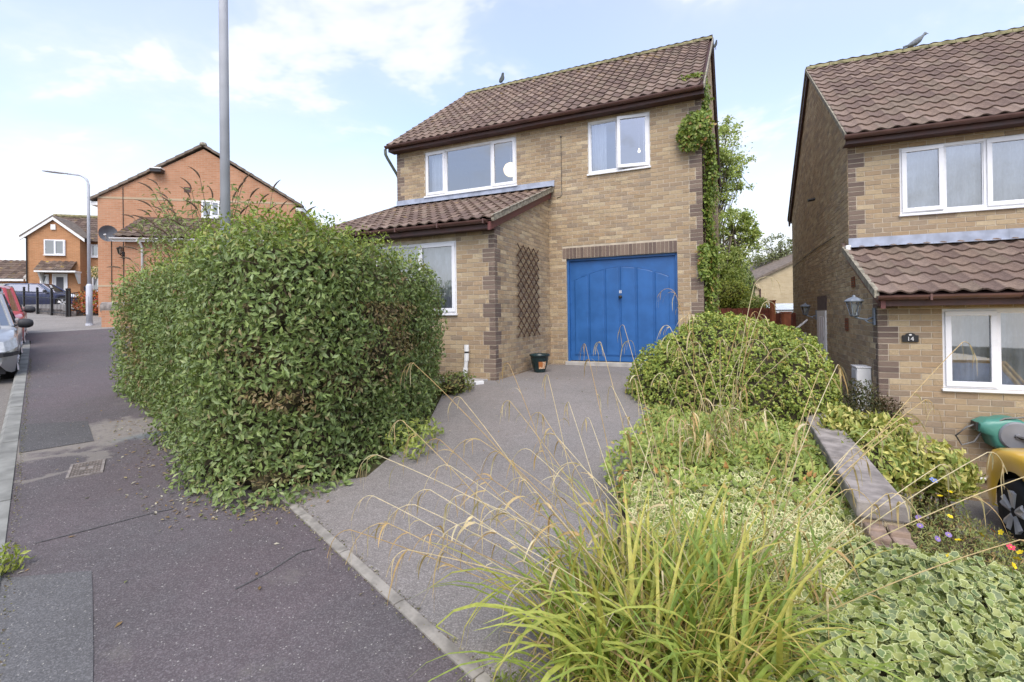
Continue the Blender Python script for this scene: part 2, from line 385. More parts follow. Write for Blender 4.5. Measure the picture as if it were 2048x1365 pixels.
# cement stains round the trench patch and the cover: real stains with a shape of their own
def stains(t, c):
    def blob(cx, cy, rx, ry, ang):
        mp = t.n('ShaderNodeMapping'); mp.vector_type = 'TEXTURE'
        mp.inputs['Location'].default_value = (cx, cy, 0); mp.inputs['Rotation'].default_value = (0, 0, ang); mp.inputs['Scale'].default_value = (rx, ry, 50)
        t.l(t.co.outputs['Object'], mp.inputs[0])
        v = t.n('ShaderNodeVectorMath', operation='LENGTH'); t.l(mp.outputs[0], v.inputs[0]); return v.outputs['Value']
    n = t.noise(5.5, 6, .65); n2 = t.noise(22, 4, .7)
    ang = math.atan2(E_T.y, E_T.x)
    a = blob(-4.55, 5.30, 1.05, .62, ang)
    m = t.rng(t.math('ADD', a, t.math('MULTIPLY', t.math('SUBTRACT', n, .5), 1.5)), 1.0, .62)
    m = t.math('MULTIPLY', m, t.rng(n2, .3, .6, .45, .9))
    c = t.mix(m, c, (.27, .245, .21))
    rg = blob(-4.25, 4.38, .47, .30, ang)
    r2 = t.rng(t.math('ABSOLUTE', t.math('SUBTRACT', t.math('ADD', rg, t.math('MULTIPLY', t.math('SUBTRACT', n, .5), 1.1)), 1.0)), .2, .05)
    c = t.mix(t.math('MULTIPLY', r2, .6), c, (.27, .245, .21))
    bl = blob(-3.75, 5.45, .55, .16, ang)
    c = t.mix(t.rng(t.math('ADD', bl, t.math('MULTIPLY', t.math('SUBTRACT', n, .5), 1.0)), 1.1, .4, 0, .35), c, (.12, .20, .23))
    return c
MAT['pavement'] = tarmac('pavement_tarmac', (.134, .122, .123), .12, (1.0, .87, .90), stains)
MAT['pavement'].diffuse_color = (.1, .1, .1, 1)
MAT['road'] = tarmac('road_tarmac', (.24, .22, .195), .2)
MAT['roadfar'] = tarmac('crossing_tarmac', (.30, .285, .265), .15)
MAT['drivem'] = tarmac('drive_tarmac', (.275, .256, .238), .12, (1.0, .96, .94))
MAT['patch'] = tarmac('trench_patch', (.108, .104, .103), .04)
MAT['patch2'] = tarmac('grey_patch', (.145, .142, .141), .16)
KERB_T, EDGE_T = -.17, 1.32
band('pavement', [(-6, KERB_T), (17.6, KERB_T), (18.9, KERB_T - .55), (19.9, -.2), (19.7, 2.6), (8.6, 1.9), (8.2, 2.2), (3.6, EDGE_T + .02), (-6, EDGE_T + .02)], zg, MAT['pavement'],
     label='dark purplish tarmac pavement rising along the kerb', cat='pavement')
band('road', [(-14, KERB_T - .148), (17.4, KERB_T - .148), (18.6, -.85), (20.0, -6.5), (-14, -6.5)], road_z, MAT['road'], label='grey tarmac road beside the kerb', cat='road')
sheet('crossing', [st(19.7, 2.9), st(19.92, -.2), st(18.75, -.95), st(19.4, -8), st(40, -8), st(40, 2.4), st(26, 3.4)], zg, MAT['roadfar'], dz=-.004, label='pale grey tarmac crossing past the end of the dark pavement', cat='road', step=.5)
_tp = sheet('trench_patch', [tuple(G(*q).xy) for q in ((40, 850), (175, 843), (188, 883), (38, 907))], zg, MAT['patch'], dz=.005, label='dark square tarmac trench patch beside the kerb', cat='patch')
sheet('pavement_patch', [(-3.0, 2.80), (-2.462, 2.884), (-2.30, 2.70), (-1.915, 2.25), (-1.5, 1.75), (-2.1, 1.4), (-3.1, 2.60)], zg, MAT['patch2'], dz=.005, label='lighter grey tarmac patch nearest the camera by the kerb', cat='patch')
# tarmac joints: narrow dark grooves
for nm, pts, lb in (('tarmac_joint', ((70, 1088), (180, 1060), (310, 1026), (345, 1019)), 'dark joint line across the pavement below the cover'),
                ('tarmac_joint', ((470, 1180), (530, 1150), (600, 1105), (632, 1098)), 'short crack in the tarmac by the drive edging')):
    Pp = [G(*q) for q in pts]; mb = MB()
    for a, b in zip(Pp, Pp[1:]):
        d = (b - a).xy.normalized(); nn = Vector((-d.y, d.x, 0)) * .006
        mb.add([a + nn + Vector((0, 0, .004)), a - nn + Vector((0, 0, .004)), b - nn + Vector((0, 0, .004)), b + nn + Vector((0, 0, .004))], [(0, 1, 2, 3)])
    tag(mb.ob(nm, MAT['patch']), lb, 'joint', kind='structure')
# kerb of separate stones
kerb = empty('kerb', (*st(5, KERB_T), float(zg(*st(5, KERB_T))))); tag(kerb, 'pale concrete kerb between pavement and road', 'kerb', kind='structure')
kl = kerb.location
def kerbline():
    P = [(s, KERB_T) for s in np.arange(-5.6, 17.0, .915)]
    P += [(17.75, -.20), (18.35, -.42), (18.85, -.95), (19.15, -1.75)]
    return P
KP = kerbline(); rk = random.Random(3)
for (s0, t0), (s1, t1) in zip(KP, KP[1:]):
    a, b = Vector((*st(s0, t0), 0)), Vector((*st(s1, t1), 0)); d = (b - a).normalized(); o_ = Vector((d.y, -d.x, 0)); 
    if o_.xy.dot(E_T) > 0: o_ = -o_                                    # towards the road
    a += d * .006; b -= d * .006; z0, z1 = float(zg(a.x, a.y)), float(zg(b.x, b.y)); j = rk.uniform(-.004, .004)
    V = []
    for p, z in ((a, z0), (b, z1)):
        for off, hh in ((0, -.3), (0, .008), (.118, .006), (.147, -.025), (.152, -.3)):
            q = p + o_ * off; V.append((q.x - kl.x, q.y - kl.y, z + hh + j - kl.z))
    o = mk('kerb_stone', V, [(i, i + 1, i + 6, i + 5) for i in range(4)] + [(0, 1, 2, 3, 4), (9, 8, 7, 6, 5)], MAT['kerb'], kerb)
    bm = bmesh.new(); bm.from_mesh(o.data); bmesh.ops.recalc_face_normals(bm, faces=bm.faces); bm.to_mesh(o.data); bm.free()
# drive
MAT['edging'] = plain('mossy_edging', (.27, .25, .215), .95, .3, 9, spec=.2, bump=.5)
DR = [(2.35, 9.0), (1.86, 7.0), (1.60, 5.6), (1.06, 4.45), (.82, 3.94), (.62, 3.0), (.45, 2.0), (.42, 1.45)]
dpoly = [st(s_of(.42, 1.45), EDGE_T + .055), st(4.2, EDGE_T + .055), (-1.25, 4.2), (-.98, 5.6), (-1.0, 7.2), (-.9, 7.9)] + \
        [tuple(hw(H1, 3.4, -2.54).xy), tuple(hw(H1, 3.885, -2.53).xy), tuple(hw(H1, 3.885, -.02).xy), tuple(hw(H1, 6.45, -.02).xy)] + DR
sheet('driveway', dpoly, zdrive, MAT['drivem'], label='grey tarmac driveway rising to the blue garage door', cat='driveway')
edging = empty('edging', (*st(3, EDGE_T), float(zg(*st(3, EDGE_T))))); tag(edging, 'narrow pale concrete edging between pavement and driveway', 'edging', kind='structure'); el = edging.location
for k in range(9):
    s0 = -1.6 + k * .65; V = []
    for s_ in (s0 + .004, s0 + .646):
        for tt, hh in ((EDGE_T, -.2), (EDGE_T, .010), (EDGE_T + .03, .012), (EDGE_T + .06, .010), (EDGE_T + .06, -.2)):
            x, y = st(s_, tt); V.append((x - el.x, y - el.y, float(zg(x, y)) + hh - el.z))
    o = mk('edging_stone', V, [(i + 1, i, i + 5, i + 6) for i in range(4)] + [(0, 1, 2, 3, 4), (9, 8, 7, 6, 5)], MAT['edging'], edging)
# neighbour's yard
nb = [(RW0 + RWD * k) for k in (-1.2, 12)]
MAT['yard'] = tarmac('yard_concrete', (.25, .24, .225), .1)
sheet('neighbour_yard', [(nb[0].x + .12, nb[0].y), tuple(st(-2.2, 1.5)), tuple(st(-14, 1.5)), (14, 4), (14, 9), (nb[1].x + .2, nb[1].y)], lambda x, y: LOW, MAT['yard'], label='grey concrete yard below the retaining wall', cat='yard')
# flower bed soil between drive and wall
def zbed(x, y):
    return min(.21, float(zdrive(x, y)) + .05)
bedp = DR[::-1] + [tuple((RW0 + RWD * 6.4).xy), tuple((RW0 + RWD * -1.6).xy)]
bedp = [tuple(p) for p in [(.40, 1.42)] + DR[::-1][1:] + [tuple(RW0 + RWD * 6.2), tuple(RW0 + RWD * 0), tuple(RW0 + RWD * -1.75)]]
sheet('garden_bed', bedp, zbed, MAT['soil'], label='soil of the raised planting bed beside the driveway', cat='bed')
# service cover in the pavement
cv = [G(*q) for q in ((137, 930), (205, 922), (210, 945), (140, 957))]
cc = sum(cv, Vector()) / 4; ax = ((cv[1] + cv[2]) - (cv[0] + cv[3])).normalized(); ax.rotate(Matrix.Rotation(math.radians(9), 3, 'Z')); az = Vector((.011, -.088, 1)).normalized(); ax = (ax - az * ax.dot(az)).normalized(); ay = az.cross(ax)
cover = empty('service_cover', cc); cover.rotation_euler = Matrix((ax, ay, az)).transposed().to_euler()
tag(cover, 'small rectangular studded metal cover set in the pavement', 'cover')
MAT['iron'] = plain('worn_iron', (.13, .11, .095), .85, .3, 20, spec=.2)
MAT['ironpale'] = plain('worn_iron_rim', (.23, .205, .185), .85, .25, 20, spec=.2)
cw, ch = .122, .19
f = MB()
for a, b in (((-cw, -ch), (cw, -ch + .015)), ((-cw, ch - .015), (cw, ch)), ((-cw, -ch + .015), (-cw + .02, ch - .015)), ((cw - .02, -ch + .015), (cw, ch - .015))): f.box((*a, -.02), (*b, .009))
f.ob('frame', MAT['ironpale'], cover)
box('lid', (-cw + .021, -ch + .016, -.02), (cw - .021, ch - .016, .005), MAT['iron'], cover)
for i in range(9):
    for j in range(7):
        if 3 <= i <= 5 and 2 <= j <= 4: continue
        x, y = -cw + .035 + i * .0218, -ch + .037 + j * .0508; box('stud', (x - .005, y - .006, .004), (x + .005, y + .006, .0085), MAT['ironpale'], cover)
box('raised_pad', (-.045, -.03, .004), (-.008, .035, .008), MAT['ironpale'], cover); box('raised_pad', (.012, -.03, .004), (.045, .035, .008), MAT['ironpale'], cover)
MB().lathe([(.012, .004), (.012, .0062), (.001, .0062)], (0, .085, 0), 10).ob('key_hole', MAT['black'], cover)
# ================================================================== brick houses
BUFF = np.array([(.40, .285, .155), (.45, .335, .185), (.34, .235, .13), (.30, .205, .12), (.37, .25, .135), (.50, .39, .23), (.42, .30, .165), (.31, .225, .145), (.36, .235, .115), (.26, .19, .125)])
BUFF = BUFF * .80 + .20 * BUFF.mean(0); BUFF = (BUFF * .92 + BUFF.mean(1, keepdims=True) * .08) * 1.04 + np.array((.026, .036, .042))
BUFFP = np.array([.17, .13, .13, .09, .12, .07, .14, .06, .05, .04])
QUO = np.array([(.185, .14, .115), (.215, .165, .135), (.165, .125, .108), (.24, .185, .15)])
TILEC = np.array([(.175, .118, .098), (.20, .138, .112), (.155, .105, .09), (.22, .155, .13), (.18, .13, .105), (.145, .098, .085)]) * 1.10 * np.array((.98, 1.04, 1.0))
UB_V = np.array([(-.5, 0, -.5), (.5, 0, -.5), (.5, 0, .5), (-.5, 0, .5), (-.492, 1, -.475), (.492, 1, -.475), (.492, 1, .475), (-.492, 1, .475)])
UB_F = np.array([(4, 5, 6, 7), (0, 1, 5, 4), (1, 2, 6, 5), (2, 3, 7, 6), (3, 0, 4, 7)])
def unit_variants(V, F, mat, cols, name):
    r = []
    for c in cols:
        o = mk(name, V, F, mat, cols=np.tile(c, (len(V), 1))); me = o.data; bpy.data.objects.remove(o); r.append(me)
    return r
def lay_courses(a0, a1, z0, z1, holes=(), ql=False, qr=False, clip=None, rr=None, tint=1.0):
    out = []; i = 0
    while z0 + i * .075 < z1 - .02:
        z = z0 + i * .075; zt = min(z + .065, z1); lo, hi = a0, a1
        if clip: lo, hi = clip(z + .06)
        if hi - lo > .05:
            spans = [(lo, hi)]
            for (h0, h1, b0, b1) in holes:
                if zt > b0 + .012 and z < b1 - .012:
                    ns = []
                    for s0, s1 in spans:
                        if h1 <= s0 or h0 >= s1: ns.append((s0, s1)); continue
                        if h0 - s0 > .02: ns.append((s0, h0 - .004))
                        if s1 - h1 > .02: ns.append((h1 + .004, s1))
                    spans = ns
            g = (i // 3) % 2; L_ = .215 if g == 0 else .1025
            for s0, s1 in spans:
                x0, x1 = s0, s1
                if ql and abs(s0 - a0) < 1e-6: out.append((s0, s0 + L_, z, zt, 1)); x0 = s0 + L_ + .01
                if qr and abs(s1 - a1) < 1e-6: out.append((s1 - L_, s1, z, zt, 1)); x1 = s1 - L_ - .01
                off = a0 - .225 + (.1125 if i % 2 else 0); k0 = int((x0 - off) // .225)
                k = k0
                while True:
                    b0 = off + k * .225; b1 = b0 + .215; k += 1
                    if b0 > x1: break
                    c0, c1 = max(b0, x0), min(b1, x1)
                    if c1 - c0 > .03: out.append((c0, c1, z, zt, 0))
        i += 1
    return out
class Brickwork:
    def __init__(s, H, root, mat, seed):
        s.H = H; s.root = root; s.mat = mat; s.rng = np.random.default_rng(seed); s.items = []      # (wall, centre(3), rotz, len, depth, height, class)
    def face(s, wall, O, U, pieces, depth=.006):
        ang = math.atan2(U[1], U[0])
        for a0, a1, z0, z1, q in pieces:
            m = (a0 + a1) / 2; s.items.append((wall, (O[0] + U[0] * m, O[1] + U[1] * m, (z0 + z1) / 2), ang, a1 - a0, depth, z1 - z0, q))
    def build(s, limit, hide=lambda px: np.zeros(len(px), bool)):
        it = s.items; n = len(it); C_ = np.array([i[1] for i in it]); A = np.array([i[2] for i in it]); D = np.array([(i[3], i[4], i[5]) for i in it]); q = np.array([i[6] for i in it])
        c, sn = math.cos(s.H['th']), math.sin(s.H['th'])
        Wp = np.stack([s.H['X'] + C_[:, 0] * c - C_[:, 1] * sn, s.H['Y'] + C_[:, 0] * sn + C_[:, 1] * c, s.H['Z'] + C_[:, 2]], 1)
        px = project(Wp); nrm_ang = A + s.H['th'] - math.pi / 2; view = -(Wp - (0, 0, EYE)); view /= np.linalg.norm(view, axis=1)[:, None]
        facing = np.clip(np.cos(nrm_ang) * view[:, 0] + np.sin(nrm_ang) * view[:, 1], 0, 1)
        score = facing * D[:, 0] * D[:, 2] / px[:, 2] ** 2 * in_frame(Wp, -6) * (~hide(px))
        ci = np.where(q == 1, len(BUFF) + s.rng.integers(0, len(QUO), n), s.rng.choice(len(BUFF), n, p=BUFFP / BUFFP.sum()))
        pal = np.concatenate([BUFF, QUO])
        top = set(np.argsort(-score)[:limit][score[np.argsort(-score)[:limit]] > 0].tolist())
        key = 'bv_' + s.mat.name
        if key not in MAT: MAT[key] = unit_variants(UB_V * (1, -1, 1), UB_F[:, ::-1], s.mat, pal, 'brick')
        jit = s.rng.uniform(.6, 1.25, n)
        for i in sorted(top):
            o = bpy.data.objects.new('brick', MAT[key][ci[i]]); o.location = it[i][1]; o.rotation_euler = (0, 0, A[i]); o.scale = (D[i, 0], D[i, 1] * jit[i], D[i, 2]); link(o, it[i][0])
        idx = np.array([i for i in range(n) if i not in top])
        V = UB_V * (1, -1, 1); P = V[None] * np.stack([D[idx, 0], D[idx, 1] * jit[idx], D[idx, 2]], 1)[:, None, :]
        ca, sa = np.cos(A[idx])[:, None], np.sin(A[idx])[:, None]
        X = P[..., 0] * ca - P[..., 1] * sa + C_[idx, 0:1]; Y = P[..., 0] * sa + P[..., 1] * ca + C_[idx, 1:2]; Z = P[..., 2] + C_[idx, 2:3]
        F = (UB_F[:, ::-1][None] + (np.arange(len(idx)) * 8)[:, None, None]).reshape(-1, 4)
        cols = np.repeat(pal[ci[idx]] * s.rng.uniform(.9, 1.1, (len(idx), 1)), 8, 0)
        o = mk('brickwork', np.stack([X, Y, Z], -1).reshape(-1, 3), F, s.mat, s.root, cols=cols); o['kind'] = 'stuff'
# ---- tiles
TW, TG = .204, .315
def tile_template(k=8):
    V = []; F = []
    for j, (s_, dz) in enumerate(((0, .029), (.36, .004))):
        for i in range(k + 1):
            x = i / k; h = .017 * math.cos(2 * math.pi * (x - .12)) + (.004 if x > .9 else 0)
            V.append((x * TW * 1.02, s_, h + dz))
    for i in range(k + 1):
        x = i / k; V.append((x * TW * 1.02, .004, .017 * math.cos(2 * math.pi * (x - .12)) - .004 + .012))
    n = k + 1
    for i in range(k): F += [(i, i + 1, n + i + 1, n + i), (2 * n + i, 2 * n + i + 1, i + 1, i)]
    return np.array(V), np.array(F)
TV, TF = tile_template()
class Tiling:
    def __init__(s, H, root, mat, seed): s.H = H; s.root = root; s.mat = mat; s.rng = np.random.default_rng(seed); s.items = []
    def plane(s, part, O, U, S, nc, nr):
        U = Vector(U).normalized(); S = Vector(S).normalized(); Nn = U.cross(S)
        R = np.array([[U.x, S.x, Nn.x], [U.y, S.y, Nn.y], [U.z, S.z, Nn.z]])
        for r in range(nr):
            for c in range(nc): s.items.append((part, np.array(O) + R @ np.array((c * TW, r * TG, 0)), R))
    def build(s, limit, hide=lambda px: np.zeros(len(px), bool)):
        it = s.items; n = len(it); P = np.array([i[1] for i in it]); c, sn = math.cos(s.H['th']), math.sin(s.H['th'])
        Wp = np.stack([s.H['X'] + P[:, 0] * c - P[:, 1] * sn, s.H['Y'] + P[:, 0] * sn + P[:, 1] * c, s.H['Z'] + P[:, 2]], 1); px = project(Wp)
        nz = np.array([i[2][:, 2] for i in it]); nw = np.stack([nz[:, 0] * c - nz[:, 1] * sn, nz[:, 0] * sn + nz[:, 1] * c, nz[:, 2]], 1)
        view = -(Wp - (0, 0, EYE)); view /= np.linalg.norm(view, axis=1)[:, None]
        sc_ = np.clip((nw * view).sum(1), 0, 1) / px[:, 2] ** 2 * in_frame(Wp) * (~hide(px))
        od = np.argsort(-sc_)[:limit]; top = set(od[sc_[od] > 0].tolist()); ci = s.rng.integers(0, len(TILEC), n)
        key = 'tv_' + s.mat.name
        if key not in MAT: MAT[key] = unit_variants(TV, TF, s.mat, TILEC, 'tile')
        jt = s.rng.uniform(-.004, .004, (n, 3)); jt[:, 2] = abs(jt[:, 2])
        for i in sorted(top):
            o = bpy.data.objects.new('tile', MAT[key][ci[i]]); R = it[i][2]; p = P[i] + R @ jt[i]
            o.matrix_basis = Matrix(((R[0, 0], R[0, 1], R[0, 2], p[0]), (R[1, 0], R[1, 1], R[1, 2], p[1]), (R[2, 0], R[2, 1], R[2, 2], p[2]), (0, 0, 0, 1))); link(o, it[i][0])
        idx = [i for i in range(n) if i not in top]
        if idx:
            V = np.concatenate([TV @ it[i][2].T + P[i] + it[i][2] @ jt[i] for i in idx]); F = (TF[None] + (np.arange(len(idx)) * len(TV))[:, None, None]).reshape(-1, 4)
            cols = np.repeat(TILEC[ci[idx]] * s.rng.uniform(.88, 1.12, (len(idx), 1)), len(TV), 0)
            o = mk('tile_field', V, F, s.mat, s.root, cols=cols); o['kind'] = 'stuff'
def wall_sheet(name, root, O, U, a0, a1, z0, z1, holes, mat, gable=None, reveal=.12, uv=False):
    """flat wall with real openings; Nn is outward = U rotated -90deg. reveals go inward"""
    xs = sorted({a0, a1, *[h[0] for h in holes], *[h[1] for h in holes]}); zs = sorted({z0, z1, *[h[2] for h in holes], *[h[3] for h in holes]})
    mb = MB(); Ix, Iy = -U[1], U[0]
    def p(a, z, d=0): return (O[0] + U[0] * a + Ix * d, O[1] + U[1] * a + Iy * d, z)
    for x0, x1 in zip(xs, xs[1:]):
        for b0, b1 in zip(zs, zs[1:]):
            cx, cz = (x0 + x1) / 2, (b0 + b1) / 2
            if any(h[0] < cx < h[1] and h[2] < cz < h[3] for h in holes): continue
            mb.add([p(x0, b0), p(x1, b0), p(x1, b1), p(x0, b1)], [(0, 1, 2, 3)])
    for h in holes:
        a, b, c, d = h[:4]
        for q in (((a, c), (a, d)), ((a, d), (b, d)), ((b, d), (b, c)), ((b, c), (a, c))):
            mb.add([p(*q[0]), p(*q[1]), p(*q[1], reveal), p(*q[0], reveal)], [(0, 1, 2, 3)])
    if gable: mb.add([p(a, z) for a, z in gable], [tuple(range(len(gable)))])
    return mk(name, mb.V, mb.F, mat, root)
def bars(mb, x0, x1, z0, z1, t, f, d0, d1):
    """rectangular ring of bars; f(a,z,d)"""
    for a0, a1, c0, c1 in ((x0, x1, z0, z0 + t), (x0, x1, z1 - t, z1), (x0, x0 + t, z0 + t, z1 - t), (x1 - t, x1, z0 + t, z1 - t)):
        V = [f(a, c, d) for d in (d0, d1) for a, c in ((a0, c0), (a1, c0), (a1, c1), (a0, c1))]
        mb.add(V, [(0, 1, 2, 3), (7, 6, 5, 4), (0, 4, 5, 1), (1, 5, 6, 2), (2, 6, 7, 3), (3, 7, 4, 0)])
def window(root, O, U, a0, a1, z0, z1, panes, name='window', inset=.035, sill=True, ft=.05, mats=None, georgian=None):
    """panes: list of (x0,x1,opens,angle_deg) as fractions. Outward direction is U turned -90deg"""
    w = empty(name, (O[0] + U[0] * a0, O[1] + U[1] * a0, z0), 0, root)
    ang = math.atan2(U[1], U[0]); w.rotation_euler = (0, 0, ang)        # local: x along wall, -y outward, z up
    W_, Hh = a1 - a0, z1 - z0; up = MAT['upvc']
    def f(a, z, d): return (a, d, z)
    mb = MB(); bars(mb, 0, W_, 0.0, Hh, ft, f, inset - .02, inset + .05)
    for q in panes[1:]:
        x = q[0] * W_; mb.box((x - .028, inset - .02, ft), (x + .028, inset + .05, Hh - ft))
    mb.ob('frame', up, w, bevel=.006)
    if sill: box('sill', (-.02, -.045, -.035), (W_ + .02, inset + .0, -.002), up, w, .006)
    for q in panes:
        x0, x1 = q[0] * W_, q[1] * W_
        x0 += ft if q[0] == 0 else .028; x1 -= ft if q[1] == 1 else .028
        g0, g1, b0, b1 = x0, x1, ft, Hh - ft
        if q[2]:
            hin, rot = ((x1 if q[3] >= 0 else x0), inset - .024, 0), (0, 0, math.radians(q[3]))
            ox = x1 if q[3] >= 0 else x0
            mb = MB(); bars(mb, x0 - .022 - ox, x1 + .022 - ox, b0 - .022, b1 + .022, .062, f, -.02, .03); sh = mb.ob('sash', up, w, bevel=.006); sh.location = hin; sh.rotation_euler = rot
            gl = mk('pane', [(x0 + .04 - ox, .006, b0 + .04), (x1 - .04 - ox, .006, b0 + .04), (x1 - .04 - ox, .006, b1 - .04), (x0 + .04 - ox, .006, b1 - .04)], [(0, 1, 2, 3)], MAT['glass'], w); gl.location = hin; gl.rotation_euler = rot
        else:
            mk('pane', [(g0, inset + .01, b0), (g1, inset + .01, b0), (g1, inset + .01, b1), (g0, inset + .01, b1)], [(0, 1, 2, 3)], MAT['glass'], w)
            gb = MB(); bars(gb, g0, g1, b0, b1, .012, f, inset - .004, inset + .02); gb.ob('bead', up, w)
    return w
def room(root, O, U, a0, a1, z0, z1, dep=2.2, mat=None):
    Ix, Iy = -U[1], U[0]; a0 -= .12; a1 += .12; z0 -= .3; z1 += .12
    def p(a, z, d): return (O[0] + U[0] * a + Ix * d, O[1] + U[1] * a + Iy * d, z)
    V = [p(a, z, d) for d in (.13, dep) for a, z in ((a0, z0), (a1, z0), (a1, z1), (a0, z1))]
    return mk('room', V, [(4, 5, 6, 7), (0, 1, 5, 4), (1, 2, 6, 5), (2, 3, 7, 6), (3, 0, 4, 7)], mat or MAT['room'], root)
MAT['net'] = None
def netmat():
    t = NT('net_curtain'); t.t.nodes.remove(t.p)
    d = t.n('ShaderNodeBsdfDiffuse'); d.inputs[0].default_value = (.86, .88, .92, 1)
    tl = t.n('ShaderNodeBsdfTranslucent'); tl.inputs[0].default_value = (.8, .82, .86, 1)
    a = t.n('ShaderNodeMixShader'); a.inputs[0].default_value = .3; t.l(d.outputs[0], a.inputs[1]); t.l(tl.outputs[0], a.inputs[2])
    tr = t.n('ShaderNodeBsdfTransparent'); ms = t.n('ShaderNodeMixShader')
    t.l(t.rng(t.noise(6, 4, .6, sc3=(1, 1, .35)), .35, .7, .55, .97), ms.inputs[0]); t.l(tr.outputs[0], ms.inputs[1]); t.l(a.outputs[0], ms.inputs[2]); t.l(ms.outputs[0], t.out.inputs[0]); return t.m
MAT['net'] = netmat(); MAT['cloth'] = plain('white_curtain_cloth', (.72, .72, .74), .9, .06, 5, spec=.1)
def curtain(H, O, U, a0, a1, z0, z1, d, label, mat=None, folds=9, amp=.03, seed=0, scallop=0):
    rr = random.Random(seed); n = folds * 8; rows = 6
    o0 = hw(H, O[0] + U[0] * a0 - U[1] * d, O[1] + U[1] * a0 + U[0] * d, z0)
    V = []; ph = rr.uniform(0, 6)
    for r in range(rows + 1):
        for i in range(n + 1):
            x = (a1 - a0) * i / n; q = i / n * folds * 2 * math.pi + ph; k = .6 + .4 * (1 - r / rows)
            zz = (z1 - z0) * r / rows + (scallop * abs(math.sin(q / 2)) if r == 0 else 0)
            V.append((x + .01 * math.sin(q * .5 + 1), amp * k * (math.sin(q) + .4 * math.sin(q * .37 + 2)), zz))
    F = np.array([(r * (n + 1) + i, r * (n + 1) + i + 1, (r + 1) * (n + 1) + i + 1, (r + 1) * (n + 1) + i) for r in range(rows) for i in range(n)])
    o = mk('curtain', V, F, mat or MAT['net'], smooth=True); o.location = o0; o.rotation_euler = (0, 0, H['th'] + math.atan2(U[1], U[0]))
    return tag(o, label, 'curtain')
def half_gutter(name, P0, P1, r, mat, root, out):
    """half-round gutter from P0 to P1, open at the top; out = outward horizontal unit vector"""
    P0, P1, out = Vector(P0), Vector(P1), Vector(out); V = []; F = []; n = 8; d = (P1 - P0); 
    segs = 2
    for i in range(segs):
        P = P0 + d * (i / (segs - 1))
        for rr_ in (r, r - .006):
            for j in range(n + 1):
                q = math.pi + math.pi * j / n; V.append(P + out * (r + rr_ * math.cos(q)) + Vector((0, 0, rr_ * math.sin(q))))
    m = 2 * (n + 1)
    for j in range(n): F += [(j, j + 1, m + j + 1, m + j), (n + 1 + j + 1, n + 1 + j, m + n + 1 + j, m + n + 2 + j)]
    F += [(0, m, m + n + 1, n + 1), (n, 2 * n + 1, m + 2 * n + 1, m + n)]
    for b in (0, m): F.append(tuple(b + j for j in range(n + 1)))
    return mk(name, V, F, mat, root, smooth=False)
